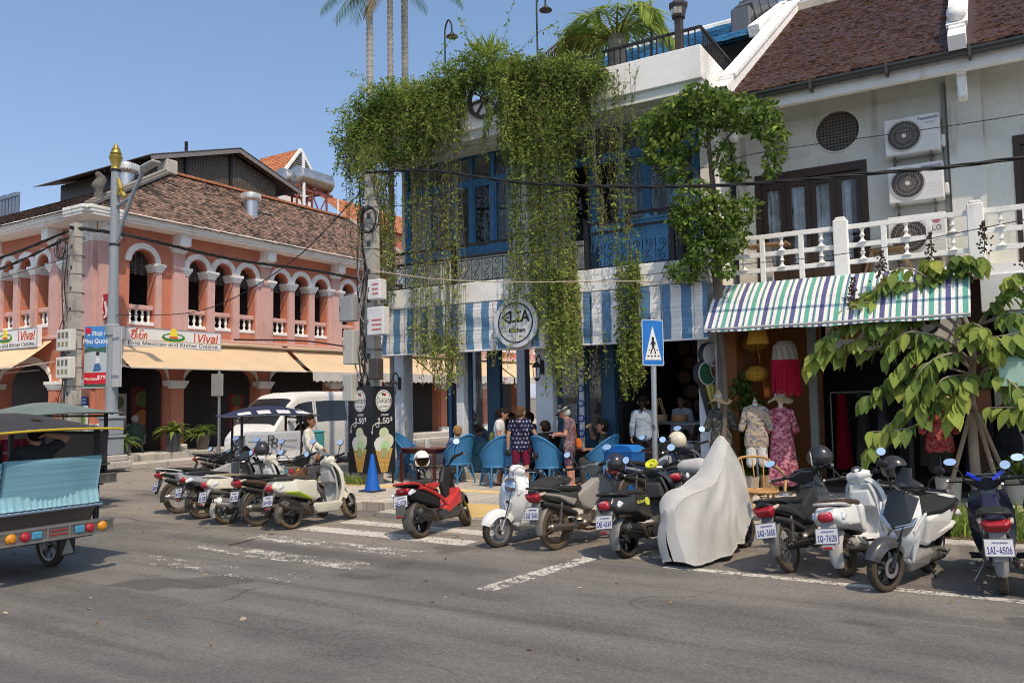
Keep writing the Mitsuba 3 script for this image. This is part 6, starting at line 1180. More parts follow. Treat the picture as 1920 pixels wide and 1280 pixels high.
# utility poles
def utility_pole(x, y, h, w, label):
    k = thing('utility_pole', label, 'utility pole', 'concrete utility poles')
    a = np.array([[-w / 2, -w * 0.4], [w / 2, -w * 0.4], [w / 2, w * 0.4], [-w / 2, w * 0.4]])
    G = np.array([[(x + p[0] * s, y + p[1] * s, z) for p in np.vstack([a, a[:1]])] for z, s in ((0.0, 1.0), (h * 0.5, 0.82), (h, 0.66))])
    part(k, 'shaft', cat([grid_mesh(G), bx(x - w * 0.33, x + w * 0.33, y - w * 0.264, y + w * 0.264, h - 0.02, h)]), 'concrete')
    part(k, 'climbing_hole', cat([bx(x - 0.05, x + 0.05, y - w * 0.4 * (1 - 0.34 * z / h) - 0.004, y - w * 0.3 * (1 - 0.34 * z / h), z, z + 0.12) for z in np.arange(1.0, h - 0.5, 0.62)]), 'paint', (0.06, 0.055, 0.05), kind='stuff')
    part(k, 'steel_band', cat([lathe([(w * 0.62, 0), (w * 0.62, 0.03)], 12, TR(x, y, z)) for z in np.arange(1.4, h - 0.3, 0.55)]), 'metal', (0.14, 0.13, 0.12), kind='stuff')
    r = np.random.default_rng(int(x * -10))
    for i in range(9):
        o, q = r.uniform(-w * 0.6, -w * 0.25), r.uniform(-0.2, -0.1)
        z0, z1 = r.uniform(0.4, 2.5), r.uniform(h - 2.2, h - 0.1)
        zs = np.linspace(z0, z1, 9)
        part(k, 'cable_drop', tube(curve([(x + o + r.normal(0, 0.06), y - w * 0.35 + r.normal(0, 0.04) - 0.04, z) for z in zs], 40), r.uniform(0.008, 0.02), 5), 'paint', [(0.02, 0.02, 0.022), (0.05, 0.05, 0.055), (0.22, 0.22, 0.23)][i % 3])
    return k
pl = utility_pole(-23.35, 13.4, 7.35, 0.42, 'pale concrete utility pole with two white meter boxes, left of the street lamp')
pc = utility_pole(-11.85, 13.45, 7.05, 0.36, 'concrete utility pole hung with cables and grey boxes behind the tall gelato sign')
for i, z in enumerate((3.55, 2.75)):
    k = part(pl, 'meter_box', bx(-23.65, -22.95, 13.05, 13.25, z, z + 0.62, 0.02), 'paint', (0.62, 0.61, 0.55), var=0.1)
    for q in range(3): part(k, 'meter_window', bx(-23.56 + 0.2 * q, -23.44 + 0.2 * q, 13.045, 13.052, z + 0.36, z + 0.54), 'paint', (0.16, 0.14, 0.10))
    for q in range(3): part(k, 'meter_switch', bx(-23.56 + 0.2 * q, -23.44 + 0.2 * q, 13.045, 13.052, z + 0.12, z + 0.26), 'paint', (0.26, 0.22, 0.12))
def coil(c, r, n, wob, seed):
    rr = np.random.default_rng(seed)
    t = np.linspace(0, n * 2 * math.pi, n * 22)
    return tube(np.column_stack([c[0] + r * np.cos(t) * (1 + 0.12 * np.sin(t * 0.37)), c[1] + 0.05 * np.sin(t * 0.21), c[2] + r * 1.15 * np.sin(t) * (1 + 0.1 * np.cos(t * 0.29))]), 0.011, 5)
part(pc, 'cable_coil', coil((-11.75, 13.22, 5.9), 0.24, 6, 0.1, 1), 'paint', (0.025, 0.025, 0.028))
part(pc, 'cable_coil', coil((-12.3, 13.3, 4.05), 0.2, 7, 0.1, 2), 'paint', (0.2, 0.2, 0.21))
part(pl, 'cable_coil', coil((-23.75, 13.2, 6.6), 0.25, 5, 0.1, 3), 'paint', (0.025, 0.025, 0.028))
for x0, x1, z0, z1, c, nm in ((-11.66, -11.3, 4.12, 4.55, (0.66, 0.66, 0.66), 'meter_box'), (-11.68, -11.22, 3.35, 3.95, (0.66, 0.66, 0.67), 'meter_box'), (-12.38, -12.08, 2.75, 3.5, (0.42, 0.42, 0.39), 'junction_box'), (-12.4, -12.12, 1.95, 2.55, (0.42, 0.42, 0.39), 'junction_box'), (-11.65, -11.4, 2.4, 2.85, (0.06, 0.05, 0.05), 'junction_box'), (-12.5, -12.1, 3.7, 4.25, (0.3, 0.31, 0.31), 'splice_box')):
    k = part(pc, nm, bx(x0, x1, 13.08, 13.3, z0, z1, 0.015), 'paint', c, var=0.25)
    part(k, 'latch', bx(x0 + 0.03, x0 + 0.05, 13.07, 13.08, (z0 + z1) / 2 - 0.05, (z0 + z1) / 2 + 0.05), 'paint', (0.1, 0.1, 0.1))
    if nm == 'meter_box':
        for q in range(3): part(k, 'red_print', bx(x0 + 0.14, x1 - 0.06, 13.075, 13.08, z0 + 0.1 + 0.1 * q, z0 + 0.135 + 0.1 * q), 'paint', (0.5, 0.12, 0.12))
# cables
def cable(label, pts, r, n=60, twist=0, col=(0.018, 0.018, 0.02), group='overhead cables'):
    k = thing('overhead_cable', label, 'cable', group)
    p = curve(pts, n)
    if not twist: part(k, 'strand', tube(p, r, 6), 'paint', col)
    else:
        L = np.concatenate([[0], np.cumsum(np.linalg.norm(np.diff(p, axis=0), axis=1))])
        q = np.linspace(0, L[-1], int(L[-1] / 0.07)); P = np.column_stack([np.interp(q, L, p[:, i]) for i in range(3)])
        for s in range(twist):
            a = q * 4.5 + s * 2 * math.pi / twist
            part(k, 'strand', tube(P + np.column_stack([0 * a, r * 1.05 * np.cos(a), r * 1.05 * np.sin(a)]), r, 5), 'paint', col)
cable('thick twisted cable from the middle pole across the cafe windows to the right edge', [(-11.85, 13.25, 6.98), (-10.0, 13.3, 6.72), (-7.67, 13.35, 6.1), (-4.47, 13.4, 5.56), (-1.58, 13.4, 5.32), (0.4, 13.4, 5.23), (7, 13.4, 5.2)], 0.016, 60, 3)
cable('thin wire rising to the right in front of the round vent', [(-11.85, 13.3, 6.2), (-8, 13.4, 5.9), (-4.5, 13.4, 5.85), (-3.18, 13.4, 5.95), (0.4, 13.4, 5.85), (7, 13.4, 5.9)], 0.007)
cable('pale rope from the middle pole sagging to the right below the iron railing', [(-11.7, 13.25, 4.78), (-10, 13.4, 4.45), (-8.19, 13.6, 4.25), (-6, 13.9, 4.1), (-4.7, 14.35, 4.0)], 0.012, col=(0.5, 0.42, 0.32))
cable('thin wire across the white balcony railing, lowest at the right', [(-7, 14.2, 4.2), (-4.4, 13.6, 4.15), (-2, 13.4, 4.12), (0.33, 13.4, 4.34), (7, 13.4, 5.0)], 0.007)
cable('bundle of cables from the left pole up to the left edge', [(-23.4, 13.2, 7.1), (-26, 12.4, 6.4), (-31, 11, 5.6), (-40, 9.5, 5.4)], 0.022, 60, 3)
cable('second bundle of cables from the left pole, lower than the first', [(-23.4, 13.2, 6.9), (-26, 12.4, 6.05), (-31, 11, 5.1), (-40, 9.5, 4.7)], 0.022, 60, 2)
cable('sagging thin wire at the far left below the cable bundles', [(-23.4, 13.2, 6.3), (-28, 12, 5.5), (-40, 9.5, 4.0)], 0.01)
cable('twisted black cable clipped under the white eave of the salmon building', [(-23.3, 13.2, 7.2), (-23.0, 14.5, 7.2), (-24.3, 16.5, 7.45), (-24.4, 20, 7.3), (-24.4, 24, 7.4), (-24.4, 28, 7.35), (-24.4, 33, 7.4)], 0.03, 70, 3)
cable('wire slanting from the middle pole down to the street lamp', [(-12.0, 13.3, 6.6), (-15, 14, 5.4), (-18.5, 14.2, 4.5), (-22.4, 14.1, 4.6)], 0.012)
cable('black cable lying along the ledge over the tan awnings', [(-24.35, 20.0, 4.3), (-24.3, 23.5, 4.42), (-24.3, 26, 4.3), (-24.3, 29, 4.25), (-23.5, 32, 4.4)], 0.035)
# pedestrian crossing sign
ps = thing('crossing_sign', 'blue and white pedestrian crossing sign on a grey post in front of the cafe', 'traffic sign')
part(ps, 'post', tube([(-4.75, 11.95, 0.1), (-4.72, 11.95, 3.12)], 0.045, 14), 'metal', (0.50, 0.51, 0.51), True)
part(ps, 'yellow_band', tube([(-4.748, 11.95, 0.78), (-4.747, 11.95, 0.86)], 0.0465, 14), 'paint', (0.6, 0.4, 0.04))
part(ps, 'lettering', moved(text('5', 0.075, True, 0.003), on_front(-4.73, 11.898, 1.42)), 'paint', BLACK)
MP = axes((-4.70, 11.88, 2.42), (0.45, 0.89, 0), (0, 0, 1), (0.89, -0.45, 0))
part(ps, 'plate', moved(prism(sbox(-0.22, 0, 0.22, 0.72).buffer(-0.03).buffer(0.03), -0.004, 0), MP), 'paint', (0.02, 0.17, 0.55))
part(ps, 'border', moved(prism(sbox(-0.22, 0, 0.22, 0.72).buffer(-0.03).buffer(0.03).difference(sbox(-0.208, 0.012, 0.208, 0.708).buffer(-0.02).buffer(0.02)), 0, 0.003), MP), 'paint', (0.6, 0.65, 0.7))
part(ps, 'white_triangle', moved(prism(Polygon([(-0.17, 0.09), (0.17, 0.09), (0.0, 0.62)]), 0, 0.003), MP), 'paint', (0.72, 0.73, 0.74))
part(ps, 'walking_figure', moved(cat([disc(0.025, 0.003, 14, 0, 0.425), prism(Polygon([(-0.025, 0.4), (0.025, 0.4), (0.03, 0.3), (-0.03, 0.3)]), 0, 0.003), stroke([(0, 0.3), (-0.03, 0.24), (-0.05, 0.19)], 0.022, 0.003), stroke([(0.005, 0.3), (0.03, 0.25), (0.045, 0.19)], 0.022, 0.003), stroke([(0, 0.39), (-0.05, 0.33)], 0.016, 0.003, smooth=False), stroke([(0, 0.39), (0.05, 0.34)], 0.016, 0.003, smooth=False)]), MP @ TR(z=0.003)), 'paint', BLACK)
part(ps, 'crossing_dots', moved(cat([sb2 for sb2 in [prism(sbox(x, y, x + 0.035, y + 0.018), 0, 0.003) for x in (-0.12, -0.05, 0.02, 0.09) for y in (0.14,)] + [prism(sbox(x, 0.235, x + 0.025, 0.25), 0, 0.003) for x in (-0.09, 0.07)]]), MP @ TR(z=0.003)), 'paint', BLACK, kind='stuff')
s2 = thing('traffic_sign', 'back of a small grey sign on a thin post before the arcade', 'traffic sign')
part(s2, 'post', tube([(-22.9, 18.2, 0.1), (-22.9, 18.2, 3.05)], 0.05, 10), 'metal', (0.42, 0.43, 0.43), True)
part(s2, 'plate', bx(-23.2, -22.6, 18.1, 18.13, 2.2, 2.95, 0.01), 'paint', (0.30, 0.30, 0.30), M=TR(0, 0, 0))
s3 = thing('street_plate', 'small dark blue street name plate on the corner of the salmon building', 'sign')
part(s3, 'plate', bx(-25.35, -25.05, 14.83, 14.85, 1.85, 2.25), 'paint', (0.02, 0.06, 0.25))
part(s3, 'lines', cat([bx(-25.31, -25.09, 14.825, 14.83, z, z + 0.03) for z in (1.93, 2.04, 2.14)]), 'paint', (0.5, 0.55, 0.65), kind='stuff')
# menu boards at the corner
mb = thing('menu_board', 'pair of white menu boards with green pictures on the corner pavement, left of the lamp', 'board')
for i, x in enumerate((-24.55, -23.95)):
    k = part(mb, 'panel', bx(x, x + 0.58, 13.85, 13.9, 0.4, 1.95, 0.01), 'paint', (0.62, 0.64, 0.63))
    for q in range(4): part(k, 'picture', moved(disc(0.09 + 0.03 * (q % 2), 0.006, 16), on_front(x + 0.16 + 0.25 * (q % 2), 13.85, 0.75 + 0.5 * (q // 2) + 0.3 * (q % 2))), 'paint', [(0.1, 0.3, 0.05), (0.5, 0.5, 0.08), (0.06, 0.2, 0.06), (0.2, 0.35, 0.05)][q])
    for xx in (x + 0.03, x + 0.52): part(k, 'leg', bx(xx, xx + 0.03, 13.86, 13.89, 0.12, 0.4), 'paint', (0.3, 0.3, 0.3))
# the gelato sign: a folded board around the pole
gs = thing('gelato_sign', 'tall black folded gelato sign with ice cream cones and prices, round the concrete pole', 'sign')
def gelato_face(M, W):
    H = 1.86
    f = part(gs, 'panel', moved(bx(0, W, 0, H, -0.03, 0, 0.004), M), 'paint', (0.016, 0.018, 0.022))
    P = lambda n, m, c, z=0.0, **k: part(f, n, moved(m, M @ TR(z=z)), 'paint', c, **k)
    c = W / 2
    W1 = (0.70, 0.70, 0.68)
    P('white_disc', prism(Point(c, 1.55).buffer(0.235, 16), 0, 0.003), W1)
    P('disc_ring', ring(0.2, 0.212, 0.002, 36, c, 1.55), (0.05, 0.05, 0.05), 0.003)
    P('lettering', moved(text('Gelato', 0.11, False, 0.002, 0.25), TR(c, 1.5, 0)), (0.04, 0.04, 0.04), 0.003)
    P('lettering', moved(text('FACTORY', 0.036, True, 0.002), TR(c, 1.405, 0)), (0.04, 0.04, 0.04), 0.003)
    P('berry', cat([disc(0.035, 0.002, 16, c - 0.03, 1.69)]), (0.05, 0.12, 0.06), 0.003)
    P('berry', cat([disc(0.035, 0.002, 16, c + 0.03, 1.68)]), (0.4, 0.03, 0.04), 0.004)
    P('lettering', moved(text('1 SCOOP', 0.04, True, 0.003), TR(c + 0.03, 1.225, 0)), W1)
    P('lettering', moved(cat([moved(text('1.50', 0.12, True, 0.003), TR(-0.03, 0, 0)), moved(text('$', 0.075, True, 0.003), TR(0.2, 0.055, 0))]), TR(c + 0.02, 1.06, 0)), W1, label='white lettering reading 1.50$')
    P('curly_arrow', cat([stroke([(c - 0.17, 1.09), (c - 0.24, 1.04), (c - 0.2, 0.98), (c - 0.14, 1.02), (c - 0.22, 1.07), (c - 0.33, 1.0), (c - 0.35, 0.88)], 0.012, 0.003, 40), prism(Polygon([(c - 0.375, 0.89), (c - 0.325, 0.89), (c - 0.348, 0.84)]), 0, 0.003)]), W1)
    P('wafer_cone', prism(Polygon([(c - 0.26, 0.52), (c + 0.26, 0.52), (c + 0.09, 0.02), (c - 0.09, 0.02)]), 0, 0.003), (0.55, 0.36, 0.11))
    P('wafer_lines', cat([prism(LineString([(c - 0.2 + 0.09 * i, 0.5), (c - 0.05 + 0.03 * i - 0.0, 0.05)]).buffer(0.006), 0, 0.002) for i in range(5)] + [prism(LineString([(c - 0.22 + 0.02 * i, 0.45 - 0.1 * i), (c + 0.22 - 0.03 * i, 0.40 - 0.1 * i)]).buffer(0.006), 0, 0.002) for i in range(4)]), (0.36, 0.2, 0.05), 0.003, kind='stuff')
    for x, y, r, col in ((0.0, 0.83, 0.145, (0.55, 0.62, 0.42)), (0.13, 0.68, 0.15, (0.66, 0.64, 0.50)), (-0.14, 0.62, 0.15, (0.64, 0.68, 0.64)), (0.03, 0.55, 0.145, (0.42, 0.64, 0.36)), (0.0, 0.44, 0.11, (0.35, 0.36, 0.18))):
        z0 = 0.003 + 0.002 * y; rr = np.random.default_rng(int(100 * y + 7 * x))
        P('scoop', prism(Polygon([(c + x + r * (1 + rr.uniform(-0.07, 0.07)) * math.cos(a), y + r * (1 + rr.uniform(-0.07, 0.07)) * math.sin(a)) for a in np.linspace(0, 2 * math.pi, 22, endpoint=False)]), 0, 0.004 + 0.004 * (0.9 - y)), col, 0.003)
    for x in (0.06, W - 0.06): P('leg', bx(x - 0.02, x + 0.02, -0.24, 0, -0.03, 0), (0.03, 0.03, 0.03))
E2 = np.array([-11.42, 13.1]); 
def face_between(a, b, z):
    a, b = np.array(a), np.array(b); d = (b - a) / np.linalg.norm(b - a)
    return axes((a[0], a[1], z), (d[0], d[1], 0), (0, 0, 1), (d[1], -d[0], 0)), np.linalg.norm(b - a)
M, W = face_between((-12.45, 13.32), (-11.55, 13.08), 0.4); gelato_face(M, W)
M, W = face_between((-11.54, 13.08), (-11.48, 13.76), 0.4); gelato_face(M, W)
# traffic cone
cn = thing('traffic_cone', 'blue traffic cone on the pavement before the gelato sign', 'traffic cone')
part(cn, 'cone', lathe([(0.0, 0.74), (0.03, 0.735), (0.038, 0.70), (0.15, 0.06), (0.16, 0.035), (0.18, 0.03)], 28, TR(-10.9, 12.35, 0.15)), 'paint', (0.01, 0.11, 0.48), 40, var=0.08)
part(cn, 'base', bx(-11.1, -10.7, 12.15, 12.55, 0.15, 0.185, 0.015), 'paint', (0.02, 0.04, 0.09))
# bin
bi = thing('wheelie_bin', 'blue wheelie bin on the pavement behind the parked motorbikes', 'bin')
MBI = TR(-5.72, 13.0, 0.15, rz=10)
part(bi, 'bin_body', hull([(s * 0.2, t * 0.2, 0.06, 0.03) for s in (-1, 1) for t in (-1, 1)] + [(s * 0.27, t * 0.28, 0.82, 0.03) for s in (-1, 1) for t in (-1, 1)]), 'paint', (0.012, 0.13, 0.42), M=MBI)
part(bi, 'lid', hull([(s * 0.29, t * 0.3, 0.86, 0.025) for s in (-1, 1) for t in (-1, 1)] + [(s * 0.2, t * 0.2, 0.93, 0.025) for s in (-1, 1) for t in (-1, 1)]), 'paint', (0.015, 0.16, 0.48), M=MBI)
part(bi, 'emblem', moved(disc(0.1, 0.006, 24), MBI @ on_front(0, -0.285, 0.5)), 'paint', (0.5, 0.55, 0.6))
for s in (-1, 1): part(bi, 'wheel', moved(lathe([(0, -0.03), (0.1, -0.03), (0.1, 0.03), (0, 0.03)], 20, TR(s * 0.24, 0.2, 0.1, ry=90)), MBI), 'paint', BLACK)
# wicker chairs
WB_ = (0.04, 0.18, 0.38)
def wicker_chair(x, y, rz, label, z=0.15, col=WB_):
    k = thing('wicker_chair', label, 'chair', 'blue wicker chairs at the cafe')
    M = TR(x, y, z, rz=rz)   # faces +x
    a = np.radians(np.linspace(62, 298, 38))
    hgt = 0.46 + 0.42 * np.clip(np.cos((a - math.pi) * 0.72), 0, 1) ** 1.6
    G = np.array([[((0.27 + 0.05 * t) * math.cos(q) * (1.02 + 0.15 * t), (0.27 + 0.045 * t) * math.sin(q), 0.42 + (h - 0.42 + 0.16) * t) for q, h in zip(a, hgt)] for t in np.linspace(0, 1, 12)])
    wv = lambda v: np.array([col]) * (0.72 + 0.5 * ((np.arange(len(v)) % 2)[:, None])) * (0.85 + 0.3 * meshkit.fbm(v * 9, 2)[:, None])
    part(k, 'backrest', grid_mesh(G, 0.018), 'paint', wv, True, M=M)
    part(k, 'rim', tube(G[-1], 0.022, 8), 'paint', np.array(col) * 1.15, True, M=M)
    part(k, 'seat', lathe([(0, 0.43), (0.2, 0.435), (0.28, 0.425), (0.29, 0.40), (0.26, 0.38), (0, 0.38)], 24), 'paint', np.array(col) * 0.9, 40, M=M)
    for sx, sy in ((1, 1), (1, -1), (-1, 1), (-1, -1)): part(k, 'leg', tube([(sx * 0.19, sy * 0.2, 0.42), (sx * 0.26, sy * 0.25, 0.0)], 0.018, 8), 'paint', col, True, M=M)
    for r0, r1 in (((1, 1), (1, -1)), ((1, 1), (-1, 1)), ((-1, 1), (-1, -1)), ((1, -1), (-1, -1))):
        part(k, 'bent_brace', tube(curve([(r0[0] * 0.245, r0[1] * 0.24, 0.1), ((r0[0] + r1[0]) * 0.11, (r0[1] + r1[1]) * 0.11, 0.36), (r1[0] * 0.245, r1[1] * 0.24, 0.1)], 10), 0.012, 6), 'paint', col, True, M=M)
    return k
wicker_chair(-10.25, 14.4, 165, 'blue wicker chair seen from behind, right of the dark red table')
wicker_chair(-9.1, 14.12, 150, 'blue wicker chair behind the woman in the white top')
wicker_chair(-8.72, 14.3, 120, 'blue wicker chair beside the bare legs of the two standing customers', )
wicker_chair(-7.98, 14.35, 75, 'blue wicker chair of the seated man in black')
wicker_chair(-7.0, 14.75, 170, 'blue wicker chair of the man in the dark cap')
wicker_chair(-11.75, 14.6, 10, 'blue wicker chair by the left end column behind the gelato sign')
wicker_chair(-9.75, 16.1, 180, 'blue wicker chair inside the cafe by the dark table', 0.305)
wicker_chair(-11.0, 16.6, 0, 'blue wicker chair inside the cafe, seen behind the pale haired customer', 0.305)
def table(x, y, w, d, z, label, col=(0.07, 0.018, 0.014), h=0.75):
    k = thing('cafe_table', label, 'table')
    part(k, 'tabletop', bx(x - w / 2, x + w / 2, y - d / 2, y + d / 2, z + h - 0.04, z + h, 0.008), 'gloss', col, var=0.2)
    part(k, 'apron', bx(x - w / 2 + 0.05, x + w / 2 - 0.05, y - d / 2 + 0.05, y + d / 2 - 0.05, z + h - 0.12, z + h - 0.04), 'paint', col, var=0.2)
    for sx in (-1, 1):
        for sy in (-1, 1): part(k, 'leg', bx(x + sx * (w / 2 - 0.05) - 0.03, x + sx * (w / 2 - 0.05) + 0.03, y + sy * (d / 2 - 0.05) - 0.03, y + sy * (d / 2 - 0.05) + 0.03, z, z + h - 0.1, 0.004), 'paint', col, var=0.2)
table(-11.05, 14.3, 1.0, 0.7, 0.15, 'dark red wooden table on the pavement at the left end of the cafe')
table(-10.2, 16.4, 0.9, 0.8, 0.305, 'dark wooden table inside the cafe behind the wicker chairs', (0.05, 0.02, 0.012))
table(-7.55, 15.0, 0.75, 0.6, 0.15, 'small dark table before the man in black', (0.04, 0.016, 0.012))
table(-5.6, 14.6, 0.8, 0.6, 0.15, 'dark wooden table below the gelato counter', (0.04, 0.016, 0.012))
cu = thing('cup', 'white paper cup on the dark red table', 'cup')
part(cu, 'cup_body', lathe([(0, 0), (0.035, 0), (0.052, 0.15), (0.048, 0.15), (0.033, 0.01)], 18, TR(-11.0, 14.25, 0.9)), 'paint', (0.6, 0.6, 0.58), 40)
part(cu, 'lid', lathe([(0.054, 0.15), (0.054, 0.17), (0.04, 0.19), (0, 0.19)], 18, TR(-11.0, 14.25, 0.9)), 'paint', (0.4, 0.4, 0.4), 40)
bt = thing('sauce_bottle', 'small clear bottle beside the white cup on the dark red table', 'bottle')
part(bt, 'bottle_body', lathe([(0, 0), (0.025, 0), (0.025, 0.08), (0.012, 0.11), (0.012, 0.14), (0, 0.14)], 14, TR(-10.9, 14.2, 0.9)), 'gloss', (0.4, 0.4, 0.4), 40)
jar = thing('steel_canister', 'tall steel canister on the dark table inside the cafe', 'canister')
part(jar, 'canister_body', lathe([(0, 0), (0.06, 0), (0.06, 0.22), (0.05, 0.25), (0, 0.26)], 18, TR(-10.35, 16.3, 1.055)), 'metal', (0.4, 0.4, 0.4), 40)
# rattan chair on the pavement
rc = thing('rattan_chair', 'bare tan rattan chair frame on the pavement behind the covered scooter', 'chair')
RT = (0.42, 0.24, 0.09); MR = TR(-3.1, 11.75, 0.15, rz=-60)
part(rc, 'seat', cat([tube(curve([(0.25 * math.cos(a), 0.25 * math.sin(a), 0.42) for a in np.linspace(0, 2 * math.pi, 14)], 40), 0.02, 6), lathe([(0, 0.42), (0.25, 0.42)], 20)]), 'paint', RT, M=MR)
for a in (45, 135, 225, 315): part(rc, 'leg', tube([(0.22 * math.cos(math.radians(a)), 0.22 * math.sin(math.radians(a)), 0.43), (0.27 * math.cos(math.radians(a)), 0.27 * math.sin(math.radians(a)), 0)], 0.018, 7), 'paint', RT, M=MR)
part(rc, 'back_hoop', tube(curve([(0.2, 0.3, 0.42), (0.05, 0.34, 0.62), (-0.3, 0.22, 0.84), (-0.36, 0, 0.88), (-0.3, -0.22, 0.84), (0.05, -0.34, 0.62), (0.2, -0.3, 0.42)], 30), 0.02, 7), 'paint', RT, True, M=MR)
for s in (-1, 0, 1): part(rc, 'back_stick', tube([(-0.2, 0.12 * s, 0.42), (-0.33, 0.16 * s, 0.85)], 0.01, 6), 'paint', RT, M=MR)
for a in (0, 90, 180, 270): part(rc, 'brace', tube(curve([(0.26 * math.cos(math.radians(a - 45)), 0.26 * math.sin(math.radians(a - 45)), 0.12), (0.2 * math.cos(math.radians(a)), 0.2 * math.sin(math.radians(a)), 0.36), (0.26 * math.cos(math.radians(a + 45)), 0.26 * math.sin(math.radians(a + 45)), 0.12)], 10), 0.012, 6), 'paint', RT, True, M=MR)
# ice cream shaped sign on the right column
ic = thing('ice_cream_sign', 'ice cream cone shaped sign with white red and green scoops on the right white column', 'sign')
MI = axes((-4.72, 14.88, 1.35), (0.45, 0.89, 0), (0, 0, 1), (0.89, -0.45, 0)) @ TR(-0.3, 0, 0)
for nm, x, y, r, c in (('scoop', 0.3, 1.35, 0.24, (0.5, 0.5, 0.52)), ('scoop', 0.46, 1.08, 0.24, (0.28, 0.02, 0.03)), ('scoop', 0.16, 1.0, 0.24, (0.02, 0.09, 0.05))):
    k = part(ic, nm, moved(disc(r, 0.12, 32, x, y), MI @ TR(z=-0.12)), 'paint', (0.03, 0.035, 0.04))
    part(k, 'face', moved(disc(r * 0.86, 0.012, 32, x, y), MI), 'gloss', c)
    part(k, 'edge', moved(ring(r * 0.86, r * 0.93, 0.016, 32, x, y), MI), 'paint', (0.5, 0.5, 0.5))
part(ic, 'cone', moved(prism(Polygon([(0.02, 0.85), (0.58, 0.85), (0.38, 0.0), (0.3, 0.0)]), -0.12, -0.01), MI), 'paint', (0.03, 0.035, 0.04))
part(ic, 'cone_face', moved(prism(Polygon([(0.1, 0.8), (0.52, 0.8), (0.36, 0.08)]), -0.01, 0.01), MI), 'paint', (0.45, 0.36, 0.03))
part(ic, 'cone_lines', moved(cat([stroke([(0.15 + 0.12 * i, 0.78), (0.33, 0.15)], 0.02, 0.008, smooth=False) for i in range(3)]), MI @ TR(z=0.01)), 'paint', (0.6, 0.58, 0.5), kind='stuff')
# lanterns of the clothes shop
def basket_lamp(x, y, z, prof, label, col):
    k = thing('wicker_lantern', label, 'lantern', 'woven lanterns in the shop entrance')
    v = lathe(prof, 30, TR(x, y, z))
    part(k, 'woven_shade', v, 'cloth', lambda q: np.array([col]) * (0.6 + 0.7 * (np.arange(len(q)) % 2)[:, None]), True)
    part(k, 'rings', cat([tube([(x + (r + 0.004) * math.cos(a), y + (r + 0.004) * math.sin(a), z + h) for a in np.linspace(0, 2 * math.pi, 25)], 0.006, 4) for r, h in prof[1:-1]]), 'cloth', np.array(col) * 0.8, kind='stuff')
    part(k, 'cord', tube([(x, y, z + max(p[1] for p in prof)), (x, y, 3.86)], 0.006, 4), 'paint', BLACK)
OR = (0.55, 0.30, 0.05)
basket_lamp(-3.82, 14.75, 2.85, [(0.19, 0.0), (0.185, 0.06), (0.17, 0.13), (0.15, 0.2), (0.13, 0.28), (0.11, 0.31)], 'bright cone shaped wicker lantern at the front of the shop entrance', OR)
basket_lamp(-4.1, 15.6, 2.75, [(0.08, 0.0), (0.2, 0.06), (0.26, 0.15), (0.25, 0.25), (0.18, 0.36), (0.08, 0.4)], 'round wicker lantern behind the cone shaped one', (0.38, 0.2, 0.03))
basket_lamp(-3.98, 15.2, 2.18, [(0.07, 0.0), (0.17, 0.04), (0.215, 0.12), (0.2, 0.2), (0.12, 0.27), (0.06, 0.29)], 'flattened round wicker lantern, lowest in the shop entrance', (0.45, 0.26, 0.04))
k = thing('tassel_lampshade', 'pale woven lampshade with long red tassels in the shop entrance', 'lampshade')
part(k, 'woven_shade', cat([lathe([(0.12, 0.34), (0.2, 0.25), (0.23, 0.0)], 24, TR(-3.4, 14.95, 2.55))]), 'cloth', lambda q: np.array([(0.42, 0.36, 0.3)]) * (0.35 + 0.9 * (np.arange(len(q)) % 2)[:, None]), True)
rr = np.random.default_rng(5)
part(k, 'tassels', cat([bar((-3.4 + 0.23 * math.cos(a), 14.95 + 0.23 * math.sin(a), 2.55), (-3.4 + 0.24 * math.cos(a) + rr.normal(0, 0.01), 14.95 + 0.24 * math.sin(a), 1.95 + rr.uniform(-0.06, 0.06)), 0.025, 0.02) for a in np.linspace(0, 2 * math.pi, 60)]), 'cloth', (0.36, 0.012, 0.04), kind='stuff')
part(k, 'cord', tube([(-3.4, 14.95, 2.89), (-3.4, 14.95, 3.86)], 0.006, 4), 'paint', BLACK)
# clothes racks in the shop
cr = thing('clothes_rack', 'rack of dark dresses inside the clothes shop', 'clothes rack')
part(cr, 'rail', tube([(-3.0, 16.9, 1.95), (-0.3, 16.9, 1.95)], 0.018, 8), 'metal', (0.3, 0.3, 0.3))
for x in (-3.0, -0.3): part(cr, 'upright', tube([(x, 16.9, 0.24), (x, 16.9, 1.95)], 0.018, 8), 'metal', (0.3, 0.3, 0.3))
rr = np.random.default_rng(11)
def hanging_dress(x, y, z, L, w, col, label, rz=70):
    k = thing('hanging_dress', label, 'dress', 'dresses on the shop rack')
    a = np.linspace(0, 2 * math.pi, 28)
    G = np.array([[((w * (0.35 + 0.65 * t) * math.cos(q)) * (1 + 0.12 * t * math.sin(7 * q)), 0.07 * (1 + t) * math.sin(q) * (1 + 0.2 * math.sin(5 * q)), -L * t) for q in a] for t in np.linspace(0, 1, 10)])
    part(k, 'cloth_body', grid_mesh(G), 'cloth', col, True, M=TR(x, y, z, rz=rz), var=0.5)
    part(k, 'hanger', tube(curve([(-0.15, 0, -0.04), (0, 0, 0.04), (0.15, 0, -0.04)], 8), 0.008, 5), 'paint', (0.2, 0.15, 0.1), M=TR(x, y, z, rz=rz))
